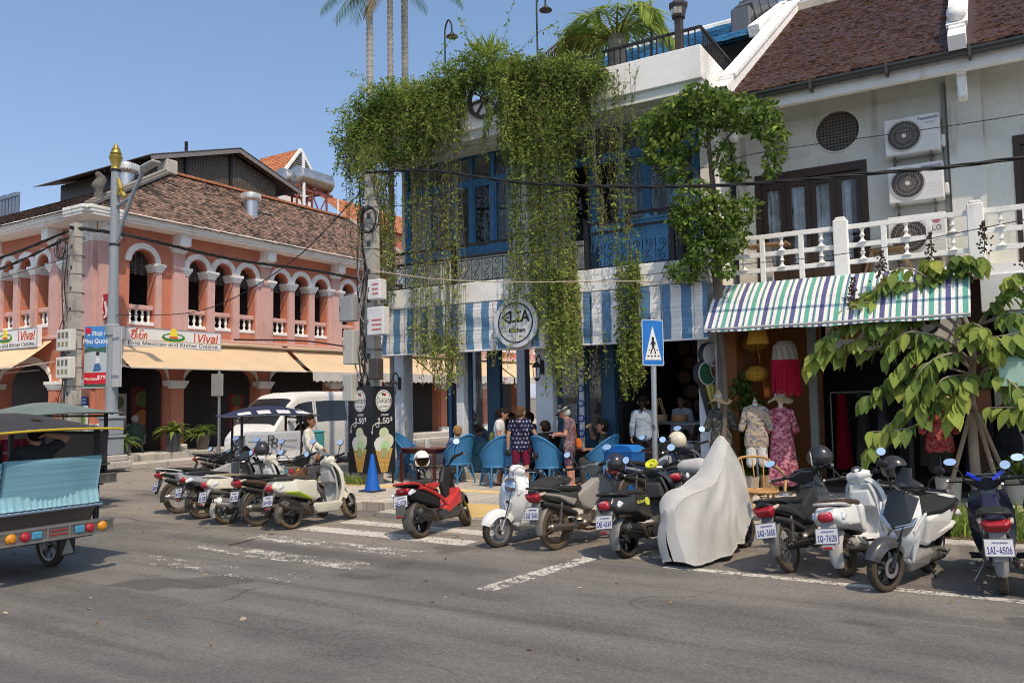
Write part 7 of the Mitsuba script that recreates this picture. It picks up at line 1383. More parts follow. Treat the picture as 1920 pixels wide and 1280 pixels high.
cols = [((0.20, 0.005, 0.02), 'long dark red dress hanging at the left end of the rack'), ((0.05, 0.055, 0.05), 'dark green dress hanging second on the rack'), ((0.07, 0.07, 0.09), 'speckled blue grey dress hanging third on the rack'), ((0.03, 0.03, 0.03), 'black dress hanging in the middle of the rack'), ((0.09, 0.08, 0.06), 'olive dress hanging right of the black one'), ((0.12, 0.06, 0.05), 'brown dress hanging near the right end of the rack'), ((0.06, 0.05, 0.07), 'dark violet dress at the right end of the rack')]
for i, (c, l) in enumerate(cols): hanging_dress(-2.8 + 0.37 * i, 16.9, 1.92, 1.35 + 0.1 * (i % 3 == 0), 0.2, c, l)
hanging_dress(-1.35, 15.6, 2.6, 0.5, 0.2, (0.32, 0.01, 0.05), 'bright red shawl hung under the shop sign, half hidden by leaves', 0)
pg = thing('basket', 'tan woven basket at the foot of the pink dress', 'basket')
part(pg, 'basket_body', lathe([(0, 0), (0.16, 0), (0.19, 0.35), (0.17, 0.35), (0.14, 0.02)], 20, TR(-3.75, 14.9, 0.15)), 'cloth', lambda q: np.array([(0.4, 0.28, 0.15)]) * (0.5 + 0.8 * (np.arange(len(q)) % 2)[:, None]), True)
for x, y, h, l in ((-4.05, 14.6, 0.32, 'grey cement pot under the mannequin in the shirt'), (-0.9, 14.9, 0.4, 'grey cement tub at the foot of the big leaved tree'), (0.05, 15.2, 0.45, 'large pale planter pot right of the big leaved tree')):
    k = thing('cement_pot', l, 'pot')
    part(k, 'pot_body', lathe([(0, 0), (0.16, 0), (0.2, h), (0.17, h), (0.14, 0.05), (0, 0.05)], 22, TR(x, y, 0.15)), 'concrete', smooth=40)

# ================================================================== passenger trailers and the van
def trailer(label, at, heading, canopy, edge, seat, ruffle, seat2, body, lights=True, scale=1.0, emblem=False):
    k = thing('passenger_trailer', label, 'trailer')
    M = TR(at[0], at[1], 0, rz=heading, s=scale)
    P = lambda n, m, mat='paint', c=BLACK, sm=False, par=k, **kw: part(par, n, m, mat, c, sm, M=M, **kw)
    P('floor', bx(-0.8, 1.35, -0.52, 0.52, 0.42, 0.5, 0.01), 'metal', (0.14, 0.13, 0.12))
    P('rear_panel', hull([(-0.78, s * 0.56, 0.84, 0.02) for s in (-1, 1)] + [(-0.62, s * 0.52, 0.5, 0.02) for s in (-1, 1)] + [(-0.5, s * 0.52, 0.84, 0.02) for s in (-1, 1)]), 'metal', body, var=0.3)
    for s in (-1, 1): P('side_panel', hull([(x, s * 0.555, z, 0.015) for x, z in ((-0.7, 0.84), (1.3, 0.8), (1.2, 0.5), (-0.6, 0.5))]), 'metal', body, var=0.3)
    P('chrome_rail', cat([tube([(-0.82, -0.6, 0.78), (-0.82, 0.6, 0.78)], 0.02, 8), tube([(-0.82, 0.6, 0.78), (1.3, 0.6, 0.78)], 0.02, 8), tube([(-0.82, -0.6, 0.78), (1.3, -0.6, 0.78)], 0.02, 8)]), 'chrome', (0.6, 0.6, 0.6))
    a = np.linspace(-0.56, 0.56, 90)
    G = np.array([[(-0.70 - 0.09 * t - 0.004 * math.sin(26 * math.pi * t) - 0.02 * math.cos(y * 5), y, 0.92 + 0.42 * t) for y in a[::3]] for t in np.linspace(0, 1, 110)])
    P('seat_back', grid_mesh(G, 0.09), 'cloth', seat, True, var=0.15)
    R = np.array([[(-0.80 - 0.010 * math.sin(y * 95 + 2 * t + 3 * math.sin(y * 9)) * (0.4 + t) - 0.015 * t, y, 0.97 - 0.16 * t) for y in a] for t in np.linspace(0, 1, 5)])
    P('ruffle', grid_mesh(R, 0.012), 'cloth', ruffle, True, var=0.25)
    P('seat_cushion', bx(-0.68, -0.15, -0.54, 0.54, 0.72, 0.86, 0.04), 'cloth', seat)
    P('front_seat_back', grid_mesh(np.array([[(1.12 + 0.02 * math.sin(y * 50), y, z) for y in a] for z in (0.8, 1.0, 1.22)]), 0.06), 'cloth', seat2, True, var=0.4)
    P('front_seat_cushion', bx(0.65, 1.1, -0.54, 0.54, 0.62, 0.74, 0.04), 'cloth', seat2)
    for x in (-0.72, 1.25):
        for s in (-1, 1): P('post', bx(x - 0.025, x + 0.025, s * 0.585 - 0.025, s * 0.585 + 0.025, 0.5, 1.68), 'paint', (0.02, 0.02, 0.022))
    P('side_rail', cat([bx(-0.72, 1.25, s * 0.585 - 0.015, s * 0.585 + 0.015, 1.0, 1.03) for s in (-1, 1)] + [bx(-0.72, 1.25, s * 0.585 - 0.015, s * 0.585 + 0.015, 1.60, 1.64) for s in (-1, 1)]), 'paint', (0.02, 0.02, 0.022))
    us, vs = np.linspace(-1, 1, 17), np.linspace(-1, 1, 13)
    cwd = 0.92 if emblem else 0.70
    C = np.array([[(0.22 + 1.28 * u, cwd * v, 1.67 + 0.19 * (1 - abs(u) ** 1.7) * (1 - abs(v) ** 2.2) + 0.02 * (1 - v * v)) for v in vs] for u in us])
    cn = P('canopy', grid_mesh(C, -0.012), 'cloth', canopy, True, var=0.12)
    e = np.vstack([C[:, 0], C[-1], C[::-1, -1], C[0, ::-1]])
    P('canopy_edge', tube(e, 0.014, 6), 'paint', edge, True, par=cn)
    P('canopy_rib', cat([tube(C[i] - [0, 0, 0.02], 0.012, 5) for i in (2, 8, 14)]), 'paint', BLACK, par=cn)
    if emblem:
        zc = lambda u, v: 1.682 + 0.19 * (1 - abs(u) ** 1.7) * (1 - abs(v) ** 2.2) + 0.02 * (1 - v * v)
        for u0, v0 in [(-0.92, -0.8 + 0.42 * q) for q in range(4)] + [(-0.6 + 0.38 * q, -0.95) for q in range(4)]:
            P('white_print', grid_mesh([[(0.22 + 1.28 * u, cwd * v, zc(u, v)) for v in np.linspace(v0, v0 + 0.28, 4)] for u in np.linspace(u0, u0 + 0.24, 4)], 0.004), 'paint', (0.6, 0.61, 0.63), par=cn)
        MR = M @ axes((-0.90, 0, 1.1), (0, -1, 0), (-0.1, 0, 1), (-1, 0, 0))
        for dx, dz in ((-0.03, 0.05), (0.04, -0.01)): part(k, 'lettering', moved(text('R', 0.19, False, 0.008), MR @ TR(dx, dz - 0.05, 0)), 'paint', (0.04, 0.04, 0.045))
        part(k, 'lettering', moved(cat([bx(x, x + 0.035, 0.05, 0.075, 0, 0.006) for x in np.arange(-0.48, -0.14, 0.05)] + [bx(x, x + 0.035, 0.05, 0.075, 0, 0.006) for x in np.arange(0.14, 0.46, 0.05)]), MR), 'paint', (0.1, 0.1, 0.11), kind='stuff')
    tb = P('tail_bar', bx(-0.97, -0.9, -0.66, 0.66, 0.46, 0.63, 0.01), 'metal', (0.30, 0.28, 0.26), var=0.3)
    P('tail_rail', cat([bx(-0.985, -0.97, -0.66, 0.66, z, z + 0.02) for z in (0.465, 0.605)] + [bx(-0.985, -0.97, y - 0.01, y + 0.01, 0.47, 0.61) for y in (-0.5, -0.12, 0.12, 0.5)]), 'metal', (0.42, 0.40, 0.38), par=tb)
    P('red_strip', cat([bx(-0.98, -0.97, -0.1, 0.1, z, z + 0.012) for z in (0.515, 0.56)] + [bx(-0.98, -0.97, s * 0.13, s * 0.4, z, z + 0.01) for s in () for z in (0.54,)]), 'paint', (0.3, 0.02, 0.02), par=tb, kind='stuff')
    for s in (-1, 1):
        for y, c, r in () if not lights else ((0.36, (0.34, 0.02, 0.03), 0.05), (0.51, (0.60, 0.25, 0.015), 0.052)): P('tail_light', lathe([(0, 0.03), (r * 0.6, 0.026), (r, 0.0), (r * 1.08, 0.0), (r * 1.08, -0.01)], 22, axes((-0.985, s * y, 0.545), (0, 1, 0), (0, 0, 1), (-1, 0, 0))), 'gloss', c, 40, par=tb)
        P('blue_lamp', bx(-1.0, -0.97, s * 0.24 - 0.055, s * 0.24 + 0.055, 0.505, 0.585, 0.01), 'gloss', (0.06, 0.25, 0.42), par=tb)
        wp = wheel_parts(0.27, 0.11, 'six', 0.3); pk = None
        for sn, m, mat, q, sm in wp:
            MM = M @ TR(0, s * 0.46, 0.27); cc = (0.25, 0.24, 0.23) if q is None else q
            if pk is None: pk = part(k, 'wheel', m, mat, cc, sm, M=MM)
            else: part(pk, sn, m, mat, cc, sm, M=MM)
        P('mud_flap', bx(-0.36, -0.35, s * 0.46 - 0.09, s * 0.46 + 0.09, 0.16, 0.45), 'paint', (0.04, 0.04, 0.04))
        P('white_reflector', moved(prism(Polygon([(-0.07, 0.0), (0.07, 0.0), (0.0, 0.2)]), 0, 0.005), axes((-0.362, s * 0.46, 0.18), (0, -1, 0), (0, 0, 1), (-1, 0, 0))), 'paint', (0.35, 0.34, 0.31))
    P('tow_bar', bar((1.3, 0, 0.48), (2.1, 0, 0.62), 0.06), 'metal', (0.12, 0.12, 0.12))
    return k, M
_, MT = trailer('trailer with a pale blue pleated seat and a yellow edged grey canopy, at far left', (-10.12, 5.12), 180, (0.042, 0.042, 0.045), (0.5, 0.37, 0.03), (0.17, 0.34, 0.44), (0.26, 0.48, 0.58), (0.28, 0.01, 0.05), (0.22, 0.21, 0.20))
_, MT2 = trailer('trailer under a grey green canopy driving ahead at the left, mostly hidden', (-15.6, 8.55), 178, (0.12, 0.15, 0.145), (0.12, 0.145, 0.14), (0.03, 0.03, 0.035), (0.03, 0.03, 0.035), (0.2, 0.02, 0.04), (0.04, 0.04, 0.045), scale=1.08, lights=False)
_, MT3 = trailer('parked trailer with a dark blue canopy and a white satin seat back bearing a monogram', (-13.55, 12.0), 146, (0.025, 0.03, 0.06), (0.05, 0.055, 0.08), (0.50, 0.52, 0.56), (0.6, 0.61, 0.63), (0.5, 0.5, 0.52), (0.25, 0.25, 0.26), scale=1.0, emblem=True)

def van(at, heading):
    k = thing('van', 'white high roofed van parked in the side street behind the motorbikes', 'van')
    M = TR(at[0], at[1], 0, rz=heading)
    X = np.array([0.0, 0.06, 0.3, 1.2, 2.4, 3.2, 3.6, 3.95, 4.3, 4.6, 4.82, 4.92, 4.98])
    ZT = np.array([1.9, 2.16, 2.24, 2.28, 2.28, 2.25, 2.18, 1.95, 1.58, 1.24, 1.08, 0.98, 0.80])
    HW = np.array([0.84, 0.90, 0.93, 0.94, 0.94, 0.94, 0.935, 0.925, 0.91, 0.89, 0.84, 0.78, 0.70])
    ZB = np.array([0.45, 0.36, 0.32, 0.30, 0.30, 0.30, 0.30, 0.29, 0.28, 0.27, 0.27, 0.29, 0.36])
    def S(x, t, off=0.0):
        """Body surface; t runs from the lower right (0) over the roof (0.5) to the lower left (1)."""
        zt, hw, zb = np.interp(x, X, ZT), np.interp(x, X, HW), np.interp(x, X, ZB)
        u = abs(t - 0.5) * 2
        if u > 0.42:
            f = (u - 0.42) / 0.58; z = (zt - 0.14) + (zb - zt + 0.14) * f
            y = hw * (1 - 0.16 * max(0, (z - 1.1) / 1.1) ** 1.5 - 0.03 * max(0, (0.6 - z)))
        else:
            f = u / 0.42; yb = hw * (1 - 0.16 * max(0, (zt - 1.24) / 1.1) ** 1.5)
            y = yb * min(1, f * 1.0) if f < 0.8 else yb * (0.8 + 0.2 * math.sin((f - 0.8) / 0.2 * math.pi / 2))
            z = zt - 0.14 * max(0, (f - 0.72) / 0.28) ** 2 - 0.02 * f * f
        return np.array([x + off * (0.6 if x > 3.5 and u < 0.42 else 0), (1 if t > 0.5 else -1) * (y + (off if u > 0.4 else 0)), z + (off if u < 0.45 else 0)])
    xs = np.unique(np.concatenate([np.linspace(0, 4.98, 70), X])); ts = np.linspace(0, 1, 61)
    G = np.array([[S(x, t) for t in ts] for x in xs])
    body = part(k, 'body', cat([grid_mesh(G), grid_mesh([G[0], np.repeat(G[0].mean(0)[None], len(ts), 0)]), grid_mesh([np.repeat(G[-1].mean(0)[None], len(ts), 0), G[-1]])]), 'gloss', (0.70, 0.70, 0.67), True, M=M)
    def patch(n, x0, x1, t0, t1, c, off=0.006, mat='gloss', nn=10, par=body, skew=0.0):
        return part(par, n, grid_mesh([[S(x + skew * (t - t0) / max(t1 - t0, 1e-6), t, off) for t in np.linspace(t0, t1, nn)] for x in np.linspace(x0, x1, nn)]), mat, c, True, M=M)
    GL = (0.015, 0.017, 0.02)
    patch('windscreen', 3.78, 4.52, 0.315, 0.685, GL, nn=16)
    for s in (0, 1):
        q = lambda a, b: (a, b) if s else (1 - b, 1 - a)
        patch('front_side_window', 3.0, 3.75, *q(0.735, 0.825), GL); patch('side_window', 1.5, 2.85, *q(0.735, 0.835), GL); patch('side_window', 0.2, 1.35, *q(0.735, 0.835), GL)
        for x in (2.92, 1.43): patch('door_seam', x, x + 0.012, *q(0.73, 0.96), (0.1, 0.1, 0.1), 0.004)
        patch('door_seam', 3.82, 3.832, *q(0.80, 0.96), (0.1, 0.1, 0.1), 0.004)
        patch('headlight', 4.64, 4.86, *q(0.74, 0.82), (0.5, 0.53, 0.57), 0.008, 'chrome')
        sg2 = 1 if s else -1
        part(k, 'mirror', hull([(4.05, sg2 * 1.06, 1.42, 0.06), (4.05, sg2 * 1.16, 1.42, 0.06), (4.06, sg2 * 1.06, 1.62, 0.05), (4.06, sg2 * 1.16, 1.62, 0.05)]), 'gloss', (0.68, 0.68, 0.66), True, M=M)
        part(k, 'mirror_arm', bar((4.05, sg2 * 0.88, 1.36), (4.06, sg2 * 1.08, 1.42), 0.04), 'paint', BLACK, M=M)
        for x in (0.95, 3.95):
            wp = wheel_parts(0.33, 0.2, 'six', 0.2); pk = None
            for sn, m, mat, qq, sm in wp:
                MM = M @ TR(x, sg2 * 0.80, 0.33); cc = (0.35, 0.35, 0.36) if qq is None else qq
                if pk is None: pk = part(k, 'wheel', m, mat, cc, sm, M=MM)
                else: part(pk, sn, m, mat, cc, sm, M=MM)
            part(k, 'wheel_arch', moved(lathe([(0, -0.01), (0.4, -0.01), (0.4, 0.012), (0, 0.012)], 28, TR(x, sg2 * 0.925, 0.36, rx=90)), M), 'paint', (0.02, 0.02, 0.02))
    part(k, 'grille', hull([(4.985, s * 0.42, z, 0.015) for s in (-1, 1) for z in (0.72, 0.82)]), 'paint', (0.05, 0.05, 0.05), M=M)
    part(k, 'bumper', hull([(4.9, s * 0.76, z, 0.05) for s in (-1, 1) for z in (0.36, 0.52)] + [(5.02, s * 0.55, z, 0.04) for s in (-1, 1) for z in (0.36, 0.52)]), 'gloss', (0.68, 0.68, 0.65), M=M)
    part(k, 'number_plate', bx(5.06, 5.07, -0.22, 0.22, 0.4, 0.52), 'paint', (0.6, 0.62, 0.66), M=M)
    part(k, 'wiper', cat([bar(S(4.5, 0.4, 0.02), S(4.15, 0.5, 0.03), 0.02)]), 'paint', BLACK, M=M)
van((-19.1, 20.8), -88)

# ================================================================== people and mannequins
SKIN, SKIN2 = (0.46, 0.26, 0.18), (0.26, 0.135, 0.085)
STAND = dict(pel=(0, 0, .93), waist=(0, 0, 1.09), chest=(0.0, 0, 1.27), neck=(0.0, 0, 1.44), head=(0.02, 0, 1.60),
             shL=(0, .175, 1.37), elL=(-.02, .235, 1.11), wrL=(.06, .25, .88), shR=(0, -.175, 1.37), elR=(-.02, -.235, 1.11), wrR=(.06, -.25, .88),
             hiL=(0, .09, .90), knL=(.03, .11, .49), anL=(-.02, .12, .08), hiR=(0, -.09, .90), knR=(.03, -.11, .49), anR=(-.02, -.12, .08))
SIT = {**STAND, **{q: (x - 0.02, y, z - .43) for q, (x, y, z) in STAND.items() if q[:2] in ('pe', 'wa', 'ch', 'ne', 'he', 'sh', 'el', 'wr', 'hi')}, 'knL': (.42, .13, .48), 'anL': (.40, .13, .08), 'knR': (.42, -.13, .48), 'anR': (.40, -.13, .08)}
def B(p, r): return (*p, r)
def hand(wr, d, up, s, curl=0.5):
    """A palm, four fingers of unequal length and a thumb; d runs along the forearm, up is the back of the hand."""
    d = np.array(d, float) / np.linalg.norm(d); up = np.array(up, float); up -= d * (up @ d); up /= np.linalg.norm(up); sd = np.cross(d, up) * s; w = np.array(wr)
    ms = [hull([B(w, .022), B(w + d * .075 + sd * .028, .013), B(w + d * .08 - sd * .026, .012)])]
    for i, L in enumerate((.062, .074, .07, .054)):
        a = w + d * .08 + sd * (.028 - .018 * i); b = a + (d * math.cos(curl) - up * math.sin(curl)) * L * .52; c = b + (d * math.cos(curl * 2.2) - up * math.sin(curl * 2.2)) * L * .48
        ms.append(chain([B(a, .0095), B(b, .0085), B(c, .007)]))
    a = w + d * .025 + sd * .025; b = a + (d * .6 + sd * .8) * .035 - up * .01; c = b + (d * .9 + sd * .25) * .032 - up * .012
    ms.append(chain([B(a, .013), B(b, .0105), B(c, .008)]))
    return union(ms)
def smooth_solid(man, e=0.03, it=6):
    m = tm(man.refine_to_length(e)); m.merge_vertices()
    m = trimesh.smoothing.filter_taubin(m, 0.5, 0.53, it); return m
def person(label, at, z, yaw, H=1.68, pose=None, base=STAND, skin=SKIN, hair=(0.02, 0.015, 0.012), hairstyle='short', top=(0.5, 0.5, 0.5), sleeve=0.5, bottom=(0.03, 0.035, 0.05), legs=1.0, shoes=(0.03, 0.03, 0.03), girth=1.0, hem=0.0, look=0.0, nod=0.0, curl=0.5):
    k = thing('person', label, 'person')
    J = {q: np.array(p, float) for q, p in {**base, **(pose or {})}.items()}
    M = TR(at[0], at[1], z, rz=yaw, s=H / 1.7); g = girth
    hd = J['head']; HM = TR(*hd, rz=look) @ TR(ry=nod); hp = lambda x, y, zz: (HM @ np.array([x, y, zz, 1.0]))[:3]
    head = union([hull([B(hp(-.01, 0, .01), .098), B(hp(.02, 0, .03), .088), B(hp(.035, 0, -.05), .068), B(hp(.05, 0, -.105), .036)], True), hull([B(hp(.10, 0, -.02), .014), B(hp(.118, 0, -.045), .017), B(hp(.09, 0, .0), .012)])]
                 + [hull([B(hp(-.005, s * .094, -.02), .02), B(hp(-.012, s * .1, .015), .018)]) for s in (-1, 1)])
    spine = lambda o=0.0: [hull([B(J['pel'] + [0, .075 * g, 0], .095 * g + o), B(J['pel'] - [0, .075 * g, 0], .095 * g + o), B(J['waist'] + [.02 * (g - 1) * 6, .06 * g, 0], .09 * g + o), B(J['waist'] + [.02 * (g - 1) * 6, -.06 * g, 0], .09 * g + o)]),
                           hull([B(J['waist'] + [.02 * (g - 1) * 6, .06 * g, 0], .09 * g + o), B(J['waist'] + [.02 * (g - 1) * 6, -.06 * g, 0], .09 * g + o), B(J['chest'] + [0, .085, 0], .098 + o), B(J['chest'] - [0, .085, 0], .098 + o)]),
                           hull([B(J['chest'] + [0, .085, 0], .098 + o), B(J['chest'] - [0, .085, 0], .098 + o), B(J['shL'] * .8 + J['shR'] * .2, .062 + o), B(J['shR'] * .8 + J['shL'] * .2, .062 + o), B(J['neck'] - [0, 0, .05], .055 + o)])]
    bones = spine() + [hull([B(J['neck'] - [0, 0, .06], .058), B(J['neck'], .052), B(hd * .8 + J['neck'] * .2, .05)])]
    for s in 'LR':
        bones += [hull([B(J['sh' + s], .055), B(J['el' + s], .042)]), hull([B(J['el' + s], .041), B(J['el' + s] * .6 + J['wr' + s] * .4, .038), B(J['wr' + s], .025)]),
                  hull([B(J['hi' + s], .088 * g), B(J['kn' + s], .056)]), hull([B(J['kn' + s], .055), B(J['kn' + s] * .65 + J['an' + s] * .35 + [-.02, 0, 0], .054), B(J['an' + s], .036)]),
                  hull([B(J['an' + s] - [.04, 0, .03], .036), B(J['an' + s] + [.10, 0, -.042], .030), B(J['an' + s] + [.155, 0, -.05], .022)])]
    body = smooth_solid(union(bones + [head]))
    bm = m3.Manifold(m3.Mesh(np.asarray(body.vertices, np.float32), np.asarray(body.faces, np.uint32)))
    hs = []
    for s, q in (('L', 1), ('R', -1)):
        d = J['wr' + s] - J['el' + s]; up = np.array([0.3, q * 1.0, 0.35]) if abs(d[2]) > abs(d[0]) else np.array([0, q * .4, 1.0])
        hs.append(hand(J['wr' + s], d, up, -q, curl))
    allm = union([bm] + hs) if bm.status() == m3.Error.NoError and bm.num_tri() else None
    part(k, 'body', allm if allm is not None else cat([body] + [tm(h) for h in hs]), 'cloth', lambda v: np.array([skin]) * (0.9 + 0.2 * meshkit.fbm(v * 5, 2)[:, None]), True, M=M)
    for s in (-1, 1): part(k, 'eye', hull([B(hp(.104, s * .036, .008), .011), B(hp(.102, s * .046, .008), .008)]), 'gloss', (0.03, 0.025, 0.02), True, M=M)
    part(k, 'mouth', hull([B(hp(.097, .022, -.078), .006), B(hp(.102, 0, -.078), .008), B(hp(.097, -.022, -.078), .006)]), 'cloth', np.array(skin) * (0.8, 0.5, 0.5), True, M=M)
    # hair
    cap = hull([B(hp(-.025, 0, .03), .106), B(hp(.015, 0, .05), .09), B(hp(-.04, 0, -.03), .092)], True)
    face = hull([B(hp(.09, 0, -.05), .075), B(hp(.12, 0, .0), .07), B(hp(.10, 0, -.15), .09)], True)
    if hairstyle != 'bald':
        hh = [cap - face]
        if hairstyle == 'pony': hh.append(chain([B(hp(-.10, 0, .04), .045), B(hp(-.15, .02, -.02), .042), B(hp(-.14, .03, -.12), .032), B(hp(-.12, .03, -.2), .015)]))
        if hairstyle == 'long': hh.append(hull([B(hp(-.05, 0, .0), .1), B(hp(-.08, .05, -.2), .06), B(hp(-.08, -.05, -.2), .06), B(hp(-.07, 0, -.33), .05)]))
        if hairstyle == 'bun': hh.append(hull([B(hp(-.12, 0, .06), .05)]))
        hm = tm(union(hh).refine_to_length(0.018)); hv = hm.vertices; hm.vertices = hv + (meshkit.fbm(hv * 60, 2)[:, None] - 0.5) * 0.012
        part(k, 'hair', hm, 'cloth', hair, 35, M=M, var=0.3)
    # clothes
    if top is not None:
        o = .016; tp = spine(o)[:3]
        if hem: tp.append(hull([B(J['pel'] + [0, .07 * g, -.02], .098 * g + o + .008), B(J['pel'] - [0, .07 * g, .02], .098 * g + o + .008), B(J['pel'] + [0, .07 * g, -hem], .10 * g + o), B(J['pel'] + [0, -.07 * g, -hem], .10 * g + o)]))
        for s in 'LR':
            e = J['sh' + s] + (J['el' + s] - J['sh' + s]) * min(1, sleeve); tp.append(hull([B(J['sh' + s], .058 + o), B(e, .05 + o)]))
            if sleeve > 1: tp.append(hull([B(J['el' + s], .048 + o), B(J['el' + s] + (J['wr' + s] - J['el' + s]) * (sleeve - 1), .032 + o)]))
        m = smooth_solid(union(tp), 0.022, 8); v = m.vertices; m.vertices = v + (meshkit.fbm(v * (9, 9, 14), 3)[:, None] - 0.5) * 0.03
        part(k, 'shirt', m, 'cloth', top if callable(top) else (lambda v: np.array([top]) * (0.88 + 0.24 * meshkit.fbm(v * 6, 3)[:, None])), True, M=M)
        tb = m.bounds
    if bottom is not None:
        o = .012; bt = [hull([B(J['pel'] + [0, .075 * g, 0.02], .096 * g + o), B(J['pel'] - [0, .075 * g, -0.02], .096 * g + o), B(J['hiL'], .09 * g + o), B(J['hiR'], .09 * g + o)])]
        for s in 'LR':
            f = min(1, legs / 0.5); e = J['hi' + s] + (J['kn' + s] - J['hi' + s]) * f; bt.append(hull([B(J['hi' + s], .09 * g + o), B(e, (.09 * g + (.066 - .09 * g) * f) + o)]))
            if legs > 0.5: bt.append(hull([B(J['kn' + s], .06 + o), B(J['kn' + s] + (J['an' + s] - J['kn' + s]) * (legs - .5) / .5, .046 + o)]))
        m = smooth_solid(union(bt), 0.025, 6); v = m.vertices; m.vertices = v + (meshkit.fbm(v * 10, 3)[:, None] - 0.5) * 0.02
        part(k, 'shorts' if legs < 0.9 else 'trousers', m, 'cloth', bottom if callable(bottom) else (lambda v: np.array([bottom]) * (0.85 + 0.3 * meshkit.fbm(v * 6, 3)[:, None])), True, M=M)
    for s in 'LR': part(k, 'shoe', hull([B(J['an' + s] - [.045, 0, .04], .036), B(J['an' + s] + [.10, 0, -.045], .034), B(J['an' + s] + [.165, 0, -.055], .024)]), 'paint', shoes, True, M=M)
    return k, M, J, HM
def dots(c0, c1, sp, r, rows=True):
    def f(v):
        u = np.arctan2(v[:, 1], v[:, 0]) ; a = np.column_stack([v[:, 0] + v[:, 1] * 0.7, v[:, 1] - v[:, 0] * 0.7, v[:, 2]]) / sp
        i = np.floor(a[:, 2]); a[:, 0] += 0.5 * (i % 2); d = np.abs(a - np.floor(a) - 0.5)
        on = (np.hypot(d[:, 0], d[:, 2]) < r)
        return np.where(on[:, None], np.array([c1]), np.array([c0]) * (0.9 + 0.2 * meshkit.fbm(v * 6, 2)[:, None]))
    return f
def floral(cs, sc=22, th=(0.4, 0.56, 0.66)):
    def f(v):
        a, b = meshkit.fbm(v * sc, 2, 3), meshkit.fbm(v * sc * 1.7 + 9, 2, 8)
        out = np.tile(np.array(cs[0], float), (len(v), 1)); out[a > th[0] + 0.04] = cs[1]; out[(b > th[1])] = cs[2 % len(cs)]; out[(a < th[0] - 0.06) & (b > 0.5)] = cs[3 % len(cs)]
        return out
    return f
def bag(owner_M, name, label, cat_, balls, col, strap, z=0):
    k = thing(name, label, cat_)
    part(k, 'bag_body', hull(balls, True), 'cloth', col, True, M=owner_M, var=0.2)
    part(k, 'strap', tube(curve(strap, 24), 0.012, 5), 'cloth', np.array(col) * 0.5, M=owner_M)
_, M, J, _h = person('woman in a white top and navy shorts with a ponytail, standing at the cafe', (-9.12, 14.3), 0.15, 25, 1.60, dict(neck=(.05, 0, 1.43), head=(.10, 0, 1.57), elL=(.04, .24, 1.12), wrL=(.2, .16, 1.0), elR=(.02, -.23, 1.1), wrR=(.14, -.22, .9)), hairstyle='pony', top=(0.66, 0.66, 0.67), bottom=(0.02, 0.025, 0.06), legs=0.42, nod=25)
bag(M, 'sling_bag', 'olive green sling bag on the back of the woman in the white top', 'bag', [(-.16, -.06, 1.10, .06), (-.16, .06, 1.03, .06), (-.17, -.05, .98, .06), (-.14, .1, 1.12, .05)], (0.14, 0.14, 0.06), [(-.12, .12, 1.15), (.02, .17, 1.42), (.13, .05, 1.25), (.12, -.13, 1.08), (-.12, -.12, 1.05)])
_, M, J, _h = person('man in a navy polka dot shirt and maroon shorts seen from behind', (-8.42, 14.0), 0.15, 118, 1.63, dict(elR=(.06, -.30, 1.12), wrR=(.26, -.36, 1.03), elL=(-.03, .26, 1.1), wrL=(.02, .27, .85), neck=(.02, 0, 1.43), head=(.06, -.01, 1.57)), hair=(0.10, 0.06, 0.03), top=dots((0.018, 0.02, 0.06), (0.6, 0.6, 0.62), 0.085, 0.17), hem=0.08, bottom=(0.16, 0.015, 0.04), legs=0.46, look=-40, nod=15, girth=1.08)
bag(M, 'shoulder_bag', 'dark brown bag strap and bag across the back of the polka dot shirt', 'bag', [(-.02, -.17, .84, .05), (.06, -.18, .78, .06), (-.04, -.17, .76, .05)], (0.06, 0.015, 0.015), [(-.02, -.2, .85), (-.13, -.05, 1.15), (-.08, .1, 1.40), (.06, .12, 1.38), (.13, .0, 1.1), (.05, -.2, .88)])
k = thing('menu', 'open menu held in the right hand of the man in polka dots', 'menu'); part(k, 'page', bx(.24, .52, -.46, -.28, 1.03, 1.04), 'paint', (0.5, 0.4, 0.28), M=M @ TR(ry=18, z=0.12)); part(k, 'page', bx(.24, .52, -.28, -.12, 1.03, 1.04), 'paint', (0.55, 0.36, 0.2), M=M @ TR(ry=18, rx=-12, z=0.06))
_, M, J, HM = person('older man in a dark brimmed hat and patterned shirt', (-7.46, 14.3), 0.15, 195, 1.63, dict(neck=(.05, 0, 1.43), head=(.12, 0, 1.57), elL=(.04, .25, 1.12), wrL=(.28, .07, 1.10), elR=(.04, -.25, 1.12), wrR=(.28, -.06, 1.13)), skin=(0.5, 0.25, 0.18), hair=(0.4, 0.4, 0.4), top=floral([(0.16, 0.10, 0.12), (0.22, 0.15, 0.17), (0.09, 0.06, 0.09), (0.3, 0.22, 0.22)], 20), hem=0.1, bottom=floral([(0.05, 0.04, 0.07), (0.3, 0.22, 0.26), (0.08, 0.05, 0.1), (0.12, 0.08, 0.12)], 16), legs=0.45, girth=1.15, nod=30, curl=0.9)
k = thing('hat', 'dark spotted sun hat with a round brim on the older man', 'hat'); part(k, 'crown', hull([(-.02, 0, .07, .10), (.0, 0, .1, .085)], True), 'cloth', dots((0.03, 0.03, 0.04), (0.25, 0.25, 0.27), 0.05, 0.2), True, M=M @ HM)
part(k, 'brim', lathe([(.09, .05), (.14, .045), (.185, .03), (.18, .02), (.09, .035)], 28), 'cloth', (0.03, 0.03, 0.04), 40, M=M @ HM)
k = thing('phone', 'pale phone held in both hands by the older man in the hat', 'phone'); part(k, 'phone_body', bx(.34, .42, -.08, .08, 1.10, 1.115, .004), 'gloss', (0.5, 0.48, 0.48), M=M); part(k, 'screen', bx(.345, .415, -.07, .07, 1.115, 1.118), 'gloss', (0.05, 0.05, 0.06), M=M)
